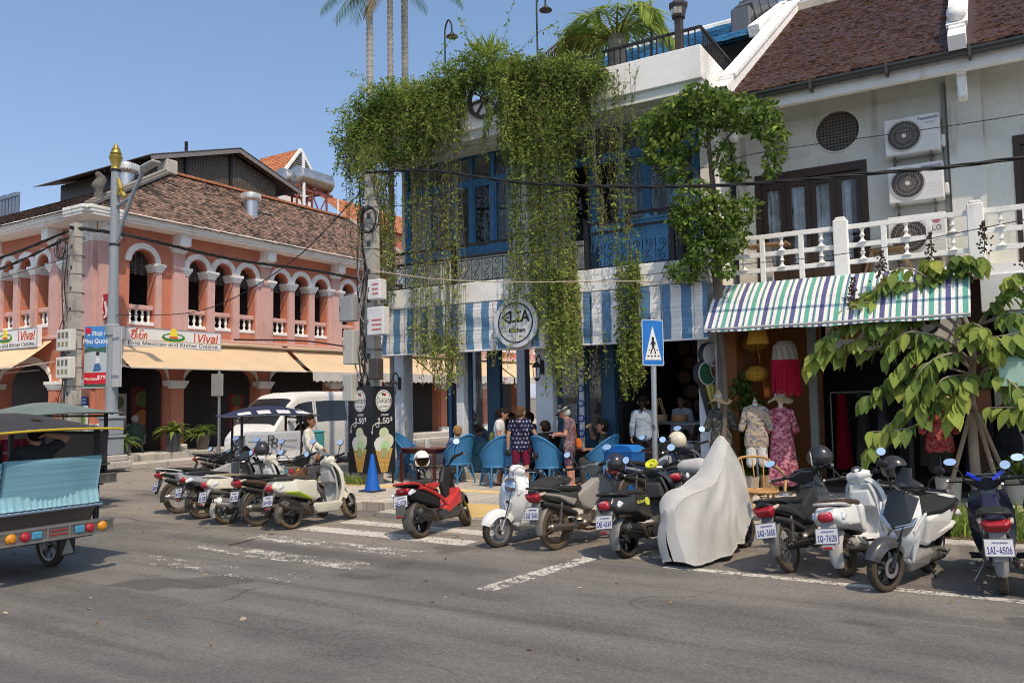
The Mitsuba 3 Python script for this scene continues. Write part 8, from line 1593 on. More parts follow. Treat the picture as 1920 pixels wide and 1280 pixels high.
bag(M, 'orange_bag', 'small orange bag at the back of the older man in the hat', 'bag', [(-.2, .1, .98, .06), (-.22, .12, .88, .06), (-.16, .02, .92, .05)], (0.5, 0.13, 0.03), [(-.16, .08, 1.0), (-.1, .0, 1.3), (.04, -.12, 1.43), (.14, -.02, 1.2), (.08, .17, .98), (-.14, .16, .92)])
person('seated man in a black shirt bent over the small table', (-7.95, 14.42), 0.18, 150, 1.75, dict(elL=(.16, .2, .72), wrL=(.32, .05, .84), elR=(.16, -.24, .72), wrR=(.36, -.12, .78), chest=(.08, 0, .86), neck=(.16, 0, 1.01), head=(.23, 0, 1.13), shL=(.1, .19, .96), shR=(.1, -.19, .96)), SIT, hair=(0.03, 0.022, 0.018), top=(0.012, 0.012, 0.013), bottom=(0.02, 0.02, 0.022), girth=1.1, nod=30)
_, M, J, HM = person('seated man in a dark cap and green shirt drinking from a glass', (-6.98, 14.8), 0.18, 205, 1.72, dict(elR=(.2, -.26, .92), wrR=(.24, -.12, 1.12), elL=(.1, .24, .7), wrL=(.3, .15, .72)), SIT, skin=(0.36, 0.2, 0.14), top=(0.025, 0.035, 0.03), bottom=(0.05, 0.05, 0.05), nod=-8)
k = thing('cap', 'dark green peaked cap on the drinking man', 'cap'); part(k, 'crown', hull([(-.02, 0, .06, .1), (.02, 0, .06, .09)], True), 'cloth', (0.02, 0.025, 0.022), True, M=M @ HM); part(k, 'peak', hull([(.1, .05, .055, .01), (.1, -.05, .055, .01), (.2, .04, .045, .008), (.2, -.04, .045, .008)]), 'cloth', (0.02, 0.025, 0.022), M=M @ HM)
k = thing('glass_cup', 'small glass raised by the man in the dark cap', 'glass'); part(k, 'glass_body', lathe([(0, 0), (.03, 0), (.036, .1), (.033, .1), (.027, .006), (0, .006)], 16, TR(*(J['wrR'] + [.08, .03, .02]), ry=-60)), 'gloss', (0.35, 0.3, 0.2), 40, M=M)
person('waitress in a pale blue shirt with a long ponytail in the gelato shop', (-6.22, 15.1), 0.3, 112, 1.62, dict(elR=(.0, -.24, 1.1), wrR=(.03, -.26, .86)), hairstyle='pony', top=(0.30, 0.36, 0.44), sleeve=1.9, hem=0.04, bottom=(0.014, 0.014, 0.016), legs=1.0)
person('assistant in white behind the gelato counter, half hidden', (-5.95, 16.6), 0.3, 260, 1.62, skin=SKIN2, top=(0.45, 0.5, 0.58), sleeve=1.8)
_, M, J, HM = person('dark haired woman in sunglasses and black, seated inside the cafe', (-10.45, 16.95), 0.32, -25, 1.66, dict(elR=(.18, -.2, .74), wrR=(.38, -.12, .79), elL=(.18, .2, .74), wrL=(.38, .05, .79)), SIT, skin=SKIN2, hairstyle='long', top=(0.014, 0.014, 0.015), sleeve=1.4)
k = thing('sunglasses', 'black sunglasses on the seated dark haired woman', 'glasses'); part(k, 'lenses', cat([tm(hull([(.112, s * .04, .008, .018), (.108, s * .05, .0, .016)])) for s in (-1, 1)]), 'gloss', BLACK, True, M=M @ HM); part(k, 'bridge', bar((.12, -.03, .01), (.12, .03, .01), .006), 'paint', BLACK, M=M @ HM)
person('pale haired customer in a denim shirt seated by the dark red table', (-10.52, 14.75), 0.18, 150, 1.55, dict(elL=(.14, .2, .74), wrL=(.34, .1, .8), elR=(.14, -.2, .74), wrR=(.34, -.08, .8)), SIT, skin=(0.5, 0.3, 0.22), hair=(0.32, 0.19, 0.08), top=(0.10, 0.16, 0.3), sleeve=0.9, bottom=(0.05, 0.06, 0.1))
_, M, J, HM = person('customer in a blue grey cap and dark shirt seated inside the cafe', (-11.3, 16.5), 0.32, -60, 1.7, dict(elL=(.14, .2, .74), wrL=(.34, .1, .8), elR=(.14, -.2, .74), wrR=(.34, -.08, .8)), SIT, top=(0.02, 0.025, 0.04))
k = thing('cap', 'blue grey cap on the customer inside the cafe', 'cap'); part(k, 'crown', hull([(-.02, 0, .06, .1), (.02, 0, .06, .09)], True), 'cloth', (0.12, 0.15, 0.2), True, M=M @ HM); part(k, 'peak', hull([(.1, .05, .055, .01), (.1, -.05, .055, .01), (.2, .04, .045, .008), (.2, -.04, .045, .008)]), 'cloth', (0.12, 0.15, 0.2), M=M @ HM)
person('man in a long sleeved white shirt standing behind the parked motorbikes', (-12.05, 11.75), 0.0, 35, 1.66, dict(elR=(.05, -.25, 1.12), wrR=(.20, -.24, .93), elL=(.06, .24, 1.12), wrL=(.24, .2, 1.02)), skin=SKIN2, top=(0.62, 0.60, 0.54), sleeve=1.9, hem=0.1, bottom=(0.3, 0.29, 0.27), girth=1.12)
person('man in black leaning over inside the trailer with the satin seat', (-13.1, 12.2), 0.28, 20, 1.68, dict(chest=(.12, 0, .84), neck=(.22, 0, .98), head=(.29, 0, 1.09), shL=(.14, .18, .93), shR=(.14, -.18, .93), elL=(.26, .2, .72), wrL=(.44, .1, .66), elR=(.26, -.2, .72), wrR=(.44, -.06, .64)), SIT, skin=SKIN2, top=(0.012, 0.012, 0.013), sleeve=0.8, bottom=(0.1, 0.1, 0.1), nod=30)
person('tall man in a white shirt standing inside the cafe behind the counter side', (-8.9, 17.4), 0.3, 250, 1.76, skin=SKIN2, top=(0.5, 0.5, 0.52), sleeve=0.6)
person('woman in a lime green top standing far inside the cafe', (-9.0, 19.5), 0.3, 200, 1.6, skin=SKIN2, hairstyle='bun', top=(0.3, 0.55, 0.05), bottom=(0.1, 0.02, 0.08))
person('seated customer in grey at the table inside, facing the woman in sunglasses', (-9.6, 16.35), 0.32, 170, 1.7, None, SIT, hair=(0.05, 0.03, 0.02), top=(0.12, 0.13, 0.14), bottom=(0.05, 0.05, 0.06))
person('grey haired man in a pink shirt sitting in a chair under the arcade', (-25.1, 16.55), 0.3, 150, 1.7, dict(elL=(.1, .24, .74), wrL=(.3, .18, .66), elR=(.1, -.24, .74), wrR=(.3, -.18, .66)), SIT, hair=(0.35, 0.34, 0.33), top=(0.52, 0.33, 0.40), sleeve=0.9, bottom=(0.05, 0.05, 0.05))
wicker_chair(-25.1, 16.55, 150, 'dark green chair of the man in pink under the arcade', 0.31, (0.03, 0.06, 0.05))
person('passenger in dark grey with one arm bent behind the head in the left trailer', (-9.55, 5.05), 0.5, 180, 1.7, dict(elR=(-.04, -.34, 1.08), wrR=(-.1, -.12, 1.12), elL=(.05, .24, .74), wrL=(.25, .2, .62)), SIT, top=(0.035, 0.038, 0.04), bottom=(0.05, 0.05, 0.06))
person('passenger with long black hair and a white top in the left trailer', (-9.55, 4.58), 0.36, 175, 1.6, None, SIT, hairstyle='long', top=(0.5, 0.5, 0.55), bottom=(0.05, 0.05, 0.06))
# mannequins before the clothes shop
def mannequin(label, x, y, z, yaw, kind, top, bottom=None, hat=None, tone=(0.62, 0.60, 0.56), stand=True):
    k = thing('mannequin', label, 'mannequin')
    M = TR(x, y, z, rz=yaw)
    torso = [hull([(0, .07, 1.0, .09), (0, -.07, 1.0, .09), (0, .05, 1.16, .08), (0, -.05, 1.16, .08)]), hull([(0, .05, 1.16, .08), (0, -.05, 1.16, .08), (0, .09, 1.36, .095), (0, -.09, 1.36, .095)]), hull([(0, .09, 1.36, .095), (0, -.09, 1.36, .095), (0, .14, 1.46, .05), (0, -.14, 1.46, .05), (0, 0, 1.52, .05)]), hull([(0, 0, 1.5, .05), (0, 0, 1.6, .045)])]
    body = union(torso + ([hull([(.02, 0, 1.70, .075), (.03, 0, 1.63, .05), (0, 0, 1.72, .078)])] if hat else []))
    part(k, 'torso', smooth_solid(body, .03, 4), 'paint', tone, True, M=M)
    if not hat: part(k, 'neck_cap', lathe([(0, 1.70), (.012, 1.69), (.02, 1.66), (.015, 1.63), (.05, 1.61), (.05, 1.59)], 16), 'paint', (0.35, 0.17, 0.07), 40, M=M)
    g = [hull([(0, .07, 1.04, .115), (0, -.07, 1.04, .115), (0, .06, 1.18, .10), (0, -.06, 1.18, .10)]), hull([(0, .06, 1.18, .10), (0, -.06, 1.18, .10), (0, .09, 1.36, .112), (0, -.09, 1.36, .112)]), hull([(0, .09, 1.36, .112), (0, -.09, 1.36, .112), (0, .15, 1.46, .064), (0, -.15, 1.46, .064), (0, 0, 1.53, .05)])]
    L = 0.36 if kind != 'dress' else 0.3
    for s in (-1, 1): g.append(hull([(0, s * .16, 1.46, .065), (.01, s * .25, 1.46 - L * .9, .062 if kind != 'dress' else .075)]))
    if kind == 'shirt': g.append(hull([(0, .08, 1.04, .12), (0, -.08, 1.04, .12), (0, .11, .86, .11), (0, -.11, .86, .11)]))
    if kind in ('dress', 'gown'):
        zb = .28 if kind == 'gown' else .5
        g.append(hull([(0, .08, 1.06, .115), (0, -.08, 1.06, .115), (0, .14, zb, .13), (0, -.14, zb, .13)]))
    m = smooth_solid(union(g), 0.017, 5); v = m.vertices
    fold = np.clip((1.05 - v[:, 2]) / 0.6, 0, 1); a = np.arctan2(v[:, 1], v[:, 0])
    m.vertices = v * np.column_stack([1 + 0.07 * fold * np.sin(9 * a), 1 + 0.07 * fold * np.sin(9 * a), np.ones(len(v))]) + (meshkit.fbm(v * 10, 3)[:, None] - 0.5) * 0.022
    part(k, 'garment', m, 'cloth', top, True, M=M)
    if bottom is not None:
        bm = union([hull([(0, .07, .98, .11), (0, -.07, .98, .11), (0, .09, .84, .10), (0, -.09, .84, .10)])] + [hull([(0, s * .09, .84, .095), (.01, s * .105, .52, .085)]) for s in (-1, 1)])
        part(k, 'shorts', smooth_solid(bm, .03, 4), 'cloth', bottom, True, M=M)
    if stand: part(k, 'stand', cat([tube([(0, 0, .1), (0, 0, 1.0)], .018, 8), lathe([(0, .08), (.14, .05), (.15, 0), (0, 0)], 20)]), 'metal', (0.35, 0.35, 0.35), M=M)
    if hat:
        h = thing('straw_hat', hat, 'hat')
        part(h, 'crown', hull([(0, 0, 1.76, .10), (0, 0, 1.83, .075)], True), 'cloth', (0.50, 0.37, 0.22), True, M=M, var=0.2)
        w = np.linspace(0, 2 * math.pi, 40)
        part(h, 'brim', grid_mesh(np.array([[((.09 + .13 * t) * math.cos(q), (.09 + .13 * t) * math.sin(q), 1.75 - .10 * t * (1 + .35 * math.sin(3 * q))) for q in w] for t in (0, .35, .7, 1)]), .008), 'cloth', (0.48, 0.35, 0.2), True, M=M, var=0.2)
        part(h, 'band', lathe([(.104, 1.74), (.106, 1.80)], 24), 'cloth', (0.5, 0.48, 0.45), True, M=M)
bib = floral([(0.05, 0.055, 0.055), (0.06, 0.065, 0.06), (0.28, 0.27, 0.2), (0.04, 0.04, 0.045)], 34, (0.5, 0.62, 0.7))
mannequin('mannequin in a dark speckled dress with a lace bib, beside the white column', -4.55, 14.75, 0.15, -70, 'dress', lambda v: np.where(((np.abs(v[:, 1]) < .10) & (v[:, 2] > 1.2 + np.abs(v[:, 1]) * 0.9) & (v[:, 0] > 0))[:, None], np.array([(0.5, 0.45, 0.33)]), bib(v)), hat='straw hat with a pale band on the mannequin in the dark dress')
mannequin('mannequin torso in a flowered short sleeved shirt and white shorts on a steel stand', -3.9, 14.7, 0.2, -68, 'shirt', floral([(0.16, 0.18, 0.24), (0.38, 0.34, 0.28), (0.50, 0.36, 0.22), (0.08, 0.1, 0.16)], 26, (0.42, 0.56, 0.6)), bottom=(0.62, 0.61, 0.6))
mannequin('mannequin in a long pink patterned dress and straw hat', -3.5, 14.9, 0.15, -66, 'gown', floral([(0.30, 0.07, 0.11), (0.55, 0.26, 0.32), (0.14, 0.02, 0.05), (0.4, 0.14, 0.2)], 17, (0.46, 0.6, 0.6)), hat='floppy straw hat on the mannequin in the pink dress')
mannequin('mannequin in a red patterned shirt under the big leaved tree', -1.0, 15.0, 0.15, -75, 'shirt', floral([(0.34, 0.03, 0.04), (0.45, 0.14, 0.12), (0.18, 0.02, 0.03), (0.3, 0.05, 0.06)], 30), bottom=(0.03, 0.03, 0.03), hat='straw hat on the mannequin in the red shirt')
mannequin('black mannequin in a black shirt at the right, behind the tree props', -0.05, 15.4, 0.15, -90, 'shirt', (0.015, 0.016, 0.02), tone=(0.02, 0.02, 0.02), bottom=(0.02, 0.02, 0.02))

# ================================================================== vines, trees, palms, pots
GREENS = np.array([(0.075, 0.12, 0.035), (0.13, 0.20, 0.05), (0.22, 0.32, 0.075), (0.35, 0.45, 0.11), (0.50, 0.57, 0.18)])
def palette(t, pal=GREENS):
    t = np.clip(t, 0, 0.999) * (len(pal) - 1); i = np.minimum(t.astype(int), len(pal) - 2); q = (t - i)[:, None]
    return pal[i] * (1 - q) + pal[i + 1] * q
def leaf_mesh(P, D, size, wid, r, tone, pal=GREENS, fold=0.25):
    """Leaves at P pointing along D: two folded triangles each."""
    n = len(P); D = D / (np.linalg.norm(D, axis=1, keepdims=True) + 1e-9)
    S = np.cross(D, r.normal(0, 1, (n, 3))); S /= np.linalg.norm(S, axis=1, keepdims=True) + 1e-9; N = np.cross(S, D)
    L = (size * r.choice([0.55, 0.8, 1.0, 1.25], n) * r.uniform(0.8, 1.2, n))[:, None]; W = L * wid
    a, b, c, d = P, P + D * L * 0.45 + S * W - N * W * fold, P + D * L, P + D * L * 0.45 - S * W - N * W * fold
    V = np.stack([a, b, c, d], 1).reshape(-1, 3)
    Fa = (np.array([[0, 1, 2], [0, 2, 3]])[None] + (np.arange(n) * 4)[:, None, None]).reshape(-1, 3)
    return trimesh.Trimesh(V, Fa, process=False), np.repeat(palette(tone, pal) * r.uniform(0.8, 1.2, (n, 1)), 4, 0)
def strands(starts, lens, r, out=0.0, up=0.0, dens=40, sz=0.085, wid=0.2, sway=0.05, leafy=(0.0, 1.0), tone=(0.25, 0.75), drift=None):
    """Hanging vine strands. Returns stems and leaf points, directions, tones."""
    stems, LP, LD, LT = [], [], [], []
    for s0, L in zip(starts, lens):
        m = max(6, int(L / 0.18)); t = np.linspace(0, 1, m)
        rise, o, dx = up * r.uniform(0.1, 1.3), out * r.uniform(0.0, 1.0), r.normal(0, 0.35) * out
        k = np.minimum(1, t * L / max(0.5, 2.2 * (rise + o)))
        x = s0[0] + dx * k + np.cumsum(r.normal(0, sway / math.sqrt(m), m)) + (drift[0] * t if drift else 0)
        y = s0[1] - o * np.sqrt(k) + np.cumsum(r.normal(0, sway * 0.6 / math.sqrt(m), m))
        z = s0[2] + rise * np.sin(np.minimum(k * 1.0, 1) * math.pi * 0.75) - np.maximum(0, t - 0.0) * L * (0.3 + 0.7 * k)
        p = np.column_stack([x, y, z]); stems.append(tube(p[::2] if m > 12 else p, r.uniform(0.003, 0.006), 3, False))
        n = int(L * dens * r.uniform(0.6, 1.4)); q = r.uniform(leafy[0], leafy[1], n) * (m - 1); i = np.minimum(q.astype(int), m - 2); f = (q - i)[:, None]
        LP.append(p[i] * (1 - f) + p[i + 1] * f + r.normal(0, 0.025, (n, 3)))
        LD.append(np.column_stack([r.normal(0, 1, n), r.normal(-0.25, 0.8, n), r.normal(-0.5, 0.7, n)]))
        LT.append(r.uniform(tone[0], tone[1], n) * 0.6 + 0.4 * np.clip(tone[0] + (tone[1] - tone[0]) * (q / m) + r.normal(0, 0.1), 0, 1))
    return cat(stems), np.vstack(LP), np.vstack(LD), np.concatenate(LT)
def vine(label, spec, seed, group='vines hanging over the cafe front', cloud=()):
    r = np.random.default_rng(seed); k = thing('hanging_vine', label, 'vine', group); S, P, D, Tn, Z = [], [], [], [], []
    for (x0, x1, z0, z1, n, kw) in spec:
        kw = dict(kw); y = kw.pop('y', 14.3); zj = kw.pop('zj', 0.25); sz = kw.pop('sz', 0.085); lj = kw.pop('lj', 0.35)
        u = (np.arange(n) + r.uniform(0, 1, n)) / n
        st = np.column_stack([x0 + (x1 - x0) * u, y + r.normal(0, 0.12, n), (z0 if np.isscalar(z0) else z0[0] + (z0[1] - z0[0]) * u) + r.uniform(-zj, zj, n)])
        zb = z1 if np.isscalar(z1) else z1[0] + (z1[1] - z1[0]) * u
        L = np.maximum(0.3, (st[:, 2] - zb) * r.uniform(1 - lj, 1.0 + 0.1, n))
        a, b, c, d = strands(st, L, r, **kw); S.append(a); P.append(b); D.append(c); Tn.append(d); Z.append(np.full(len(b), sz))
    for cx, cz, rx, rz_, w in cloud:
        q = r.normal(0, 1, (int(w), 3)); q /= np.linalg.norm(q, axis=1, keepdims=True); q *= r.uniform(0.3, 1.0, (len(q), 1)) ** 0.6
        P.append(np.array([cx, 14.2, cz]) + q * (rx, 0.42, rz_)); D.append(q + np.column_stack([r.normal(0, .8, len(q)), r.normal(-.2, .7, len(q)), r.normal(-.6, .6, len(q))])); Tn.append(r.uniform(0.1, 0.75, len(q)) + 0.25 * q[:, 2]); Z.append(np.full(len(q), 0.085))
    part(k, 'stems', cat(S), 'matte', lambda v: np.array([(0.13, 0.095, 0.06)]) * (0.6 + 0.8 * meshkit.fbm(v * 4, 2)[:, None]), kind='stuff')
    P = np.vstack(P); n = len(P); cl = meshkit.fbm(P * 1.9, 3, seed)
    m, c = leaf_mesh(P, np.vstack(D), np.concatenate(Z), 0.19, r, np.concatenate(Tn) + (cl - 0.5) * 0.9)
    part(k, 'foliage', m, 'leaf', c, kind='stuff')
    q = P[r.integers(0, n, n // 14)]; m, c = leaf_mesh(q + r.normal(0, .03, q.shape), r.normal(0, 1, q.shape) - [0, 0, .8], np.full(len(q), .1), .13, r, r.uniform(0, 1, len(q)), np.array([(.10, .07, .04), (.22, .16, .09), (.33, .27, .12)])); part(k, 'dry_leaves', m, 'leaf', c, kind='stuff')
    return k
DN = dict(dens=62, out=0.55, up=0.35, sway=0.12)
# the mass over the parapet: three overlapping clumps
vine('dense round clump of vine at the left corner of the cafe roof', [(-13.3, -12.3, (8.15, 8.95), (7.1, 7.0), 62, {**DN, 'y': 14.45}), (-12.5, -11.0, 8.95, 7.35, 92, {**DN, 'y': 14.45}), (-11.2, -10.0, 8.8, 7.35, 62, {**DN, 'y': 14.4}), (-13.35, -12.6, 7.6, 6.0, 12, dict(dens=16, sway=0.1)), (-13.0, -10.2, 9.0, 8.75, 60, dict(dens=50, out=0.5, up=0.3, y=14.75)), (-12.3, -11.45, 7.6, 6.2, 22, dict(dens=30, y=13.45))], 31, cloud=[(-13.25, 8.3, .4, .5, 900), (-12.95, 8.75, .45, .45, 1000), (-12.5, 9.0, .5, .5, 1200), (-11.9, 8.95, .5, .5, 1200), (-11.3, 8.85, .5, .5, 1200), (-10.75, 8.75, .45, .5, 1000), (-13.1, 7.8, .4, .5, 700), (-12.5, 8.2, .5, .6, 1000), (-11.8, 8.1, .6, .6, 1100), (-11.1, 8.0, .5, .6, 1000), (-10.5, 8.1, .4, .6, 700), (-12.3, 7.6, .6, .4, 500), (-11.2, 7.5, .6, .35, 400)])
vine('highest clump of vine on the cafe parapet above the wagon wheel', [(-10.3, -8.9, 9.05, 8.55, 85, {**DN, 'y': 14.55, 'lj': 0.6}), (-10.3, -9.85, 8.7, 7.6, 22, DN), (-8.95, -8.4, 8.9, 7.0, 48, DN), (-9.9, -8.7, 9.15, 8.85, 40, dict(dens=50, out=0.5, up=0.5, y=14.8))], 32, cloud=[(-10.3, 9.05, .4, .45, 900), (-9.85, 9.15, .45, .4, 1000), (-9.4, 9.3, .45, .4, 1000), (-8.95, 9.15, .45, .4, 900), (-10.1, 8.6, .35, .5, 600), (-9.45, 8.85, .45, .25, 600), (-8.75, 8.7, .35, .4, 600)])
vine('dense vine curtain over the parapet right of the wagon wheel', [(-8.5, -7.0, (8.75, 8.6), (6.4, 6.5), 105, {**DN, 'out': 0.35}), (-7.1, -6.45, 8.35, (6.8, 7.7), 34, {**DN, 'out': 0.3}), (-8.5, -6.6, 8.55, 8.3, 40, dict(dens=50, out=0.4, up=0.35, y=14.75)), (-6.5, -5.75, 8.2, (7.3, 6.5), 9, dict(dens=16, sway=0.05, out=0.2))], 33, cloud=[(-8.4, 8.75, .45, .4, 900), (-7.9, 8.6, .45, .4, 900), (-7.4, 8.5, .45, .4, 900), (-6.95, 8.4, .4, .4, 700), (-6.6, 8.25, .3, .35, 350), (-8.2, 8.1, .5, .6, 700), (-7.4, 7.9, .5, .6, 700)])
BR = dict(dens=15, sway=0.07, leafy=(0.0, 1.0), tone=(0.45, 0.95))
vine('thin brown vine stems with sparse leaves hanging before the left cafe window', [(-11.4, -10.75, 7.5, 3.0, 30, {**BR, 'lj': 0.15}), (-12.2, -11.5, 7.4, 4.6, 12, {**BR, 'dens': 20, 'lj': 0.4})], 34)
vine('thin brown vine stems reaching below the blind, ending in a leafy tuft', [(-10.62, -10.05, 7.4, 2.6, 28, {**BR, 'dens': 12, 'lj': 0.15}), (-10.95, -10.2, 3.3, 2.15, 34, dict(dens=34, sway=0.1, tone=(0.5, 1.0))), (-11.4, -10.7, 3.6, 2.7, 14, dict(dens=26, tone=(0.5, 0.95)))], 35)
vine('dense bright green vine column hanging over the round cafe sign', [(-8.75, -8.0, 7.3, (4.0, 3.3), 40, dict(dens=30, sway=0.1, tone=(0.35, 0.95), lj=0.25)), (-8.15, -7.2, 6.9, 3.1, 48, dict(dens=34, sway=0.1, tone=(0.35, 1.0), lj=0.25)), (-7.9, -7.25, 4.4, 2.15, 48, dict(dens=50, sway=0.08, tone=(0.5, 1.0), lj=0.3)), (-8.95, -8.5, 4.3, 2.9, 12, dict(dens=26, tone=(0.5, 1.0)))], 36)
vine('sparse vine strands between the bright green column and the right window', [(-7.15, -6.2, 7.4, 4.7, 22, dict(dens=16, sway=0.12, tone=(0.4, 0.9), drift=(0.25,))), (-7.0, -6.3, 6.6, 4.6, 7, dict(dens=8, drift=(0.5,)))], 37)
vine('narrow vine column hanging from the balcony slab, left of the crossing sign', [(-6.3, -5.9, 4.55, (2.1, 2.2), 34, dict(dens=46, sway=0.06, tone=(0.15, 0.7), lj=0.3)), (-6.15, -5.85, 3.2, 2.2, 14, dict(dens=40, tone=(0.5, 0.95))), (-6.28, -6.1, 8.1, 4.5, 7, dict(dens=22, sway=0.05))], 38)
vine('leafy vine climbing the left corner of the cafe behind the concrete pole', [(-12.45, -12.0, 7.2, 4.2, 26, dict(dens=26, sway=0.1, tone=(0.3, 0.8))), (-13.5, -12.6, 7.2, (5.4, 4.6), 16, dict(dens=18, sway=0.1, y=14.5)), (-12.4, -12.0, 4.6, 3.5, 10, dict(dens=24))], 39)
vine('single vine tendrils hanging under the striped blind beside the lantern', [(-9.5, -8.75, 3.1, 2.5, 7, dict(dens=22, tone=(0.5, 1.0))), (-7.3, -6.6, 3.1, 2.0, 4, dict(dens=20, tone=(0.6, 1.0)))], 40)
r = np.random.default_rng(50)
for q, (x, z, L, n, l) in enumerate(((-12.0, 8.95, 0.6, 130, 'tuft of grassy leaves in a roof planter at the left'), (-9.3, 9.35, 0.75, 90, 'tuft of upright pointed leaves on the highest vine clump'))):
    k = thing('roof_plant', l, 'plant')
    P = np.column_stack([r.normal(x, 0.16, n), r.normal(14.4, 0.12, n), np.full(n, z)]); D = np.column_stack([r.normal(0, 0.5, n), r.normal(-0.1, 0.4, n), r.uniform(0.5, 1.2, n)])
    m, c = leaf_mesh(P, D, np.full(n, L * 0.75), 0.045, r, r.uniform(0.3, 0.9, n)); part(k, 'foliage', m, 'leaf', c, kind='stuff')
r = np.random.default_rng(52)
k = thing('climbing_tendrils', 'wispy tendrils standing up from the vines against the sky', 'vine')
st, LPs = [], []
for x, z, dx, dz in ((-12.9, 8.7, -1.0, 0.35), (-12.4, 9.2, -0.8, 0.7), (-10.9, 9.2, 0.9, 0.75), (-9.7, 9.6, -0.25, 0.8), (-8.9, 9.4, 0.75, 1.35), (-8.6, 9.2, 1.2, 0.4), (-7.3, 8.8, -0.2, 0.6), (-6.9, 8.7, 0.5, 0.5), (-13.2, 8.3, -0.6, -0.1)):
    p = curve([(x, 14.3, z), (x + dx * 0.5, 14.2, z + dz * 0.7), (x + dx, 14.15, z + dz)], 14); st.append(tube(p, 0.004, 3, False)); LPs.append(np.repeat(p, 3, 0) + r.normal(0, 0.03, (len(p) * 3, 3)))
part(k, 'stems', cat(st), 'matte', (0.12, 0.12, 0.05), kind='stuff'); P = np.vstack(LPs)
m, c = leaf_mesh(P, r.normal(0, 1, P.shape), np.full(len(P), 0.085), 0.2, r, r.uniform(0.3, 0.9, len(P))); part(k, 'foliage', m, 'leaf', c, kind='stuff')
# the small leaved tree growing at the party wall
tf = thing('tree', 'small leaved tree growing up the corner between the cafe and the white shophouse', 'tree')
TB = (0.16, 0.13, 0.10)
tr_ = [curve([(-4.45, 14.72, 0.15), (-4.5, 14.75, 2.5), (-4.42, 14.5, 4.2), (-4.4, 14.4, 5.2), (-4.45, 14.4, 6.0), (-4.5, 14.4, 6.8)], 30)]
brs = [[(-4.43, 14.4, 5.6), (-4.9, 14.3, 6.3), (-5.4, 14.2, 6.9)], [(-4.45, 14.4, 6.0), (-4.1, 14.3, 6.6), (-3.5, 14.2, 7.0)], [(-4.5, 14.4, 6.4), (-4.4, 14.3, 7.0), (-4.3, 14.2, 7.5)], [(-4.42, 14.5, 4.4), (-4.8, 14.3, 4.6), (-5.1, 14.2, 4.9)], [(-4.4, 14.4, 4.9), (-4.0, 14.3, 5.2), (-3.9, 14.2, 5.6)], [(-3.7, 14.25, 6.9), (-3.3, 14.1, 6.7), (-3.2, 14.05, 6.2)]]
part(tf, 'trunk', cat([tube(tr_[0], np.linspace(0.09, 0.035, len(tr_[0])), 9), tube(curve([(-4.6, 14.6, 0.15), (-4.42, 14.66, 2.0), (-4.5, 14.5, 4.3)], 20), 0.05, 7)]), 'matte', TB, True, var=0.4)
for b in brs: part(tf, 'limb', tube(curve(b, 10), np.linspace(0.03, 0.012, len(curve(b, 10))), 6), 'matte', TB, True, var=0.3)
r = np.random.default_rng(60)
part(tf, 'hanging_roots', cat([tube(curve([(x, 14.47, 4.5), (x + r.normal(0, 0.05), 14.44, 4.3), (x + r.normal(0, 0.1), 14.44, 4.3 - r.uniform(0.1, 0.35))], 8), 0.006, 4, False) for x in r.uniform(-5.4, -4.5, 26)]), 'matte', (0.1, 0.07, 0.055), kind='stuff')
def clump_cloud(cl, n, r):
    out = []
    for (x, y, z, a, b, c, w) in cl:
        q = r.normal(0, 1, (int(n * w), 3)); q /= np.linalg.norm(q, axis=1, keepdims=True); q *= r.uniform(0.35, 1.0, (len(q), 1)) ** 0.5; out.append(np.array([x, y, z]) + q * (a, b, c))
    return np.vstack(out)
cl = [(-5.45, 14.25, 7.0, .45, .4, .38, 1.2), (-5.05, 14.2, 7.15, .5, .4, .38, 1.2), (-4.6, 14.2, 7.35, .42, .4, .36, 1.3), (-4.2, 14.15, 7.1, .42, .4, .4, 1.2), (-3.75, 14.15, 6.95, .4, .4, .36, 1.1), (-3.38, 14.1, 6.75, .3, .35, .38, 0.9), (-3.2, 14.05, 6.3, .2, .25, .4, 0.5), (-3.3, 14.05, 5.9, .12, .15, .25, 0.2), (-5.3, 14.2, 6.55, .4, .3, .3, 0.8), (-5.1, 14.2, 6.2, .28, .25, .28, 0.5), (-4.85, 14.2, 6.75, .5, .35, .35, 0.9),
      (-4.15, 14.3, 6.2, .25, .25, .4, 0.35), (-3.95, 14.3, 5.95, .25, .2, .2, 0.25), (-4.75, 14.2, 5.6, .4, .3, .35, 0.7), (-4.3, 14.25, 5.2, .4, .35, .45, 1.3), (-4.7, 14.25, 5.1, .4, .35, .45, 1.0), (-4.1, 14.25, 4.8, .35, .3, .4, 1.0), (-4.5, 14.2, 4.55, .4, .3, .35, 0.9), (-4.95, 14.2, 4.25, .35, .25, .25, 0.5), (-3.85, 14.25, 5.25, .28, .25, .3, 0.5), (-4.2, 14.2, 4.3, .2, .2, .3, 0.35), (-5.0, 14.2, 5.25, .25, .2, .2, .3)]
P = clump_cloud(cl, 520, r)
m, c = leaf_mesh(P, np.column_stack([r.normal(0, .8, len(P)), r.normal(-0.3, .7, len(P)), r.normal(-0.7, .5, len(P))]), np.full(len(P), 0.115), 0.28, r, np.clip(0.36 + 0.6 * (meshkit.fbm(P * 2.4, 3) - 0.5) + r.normal(0, 0.18, len(P)), 0, 0.9))
part(tf, 'crown', m, 'leaf', c, kind='stuff')
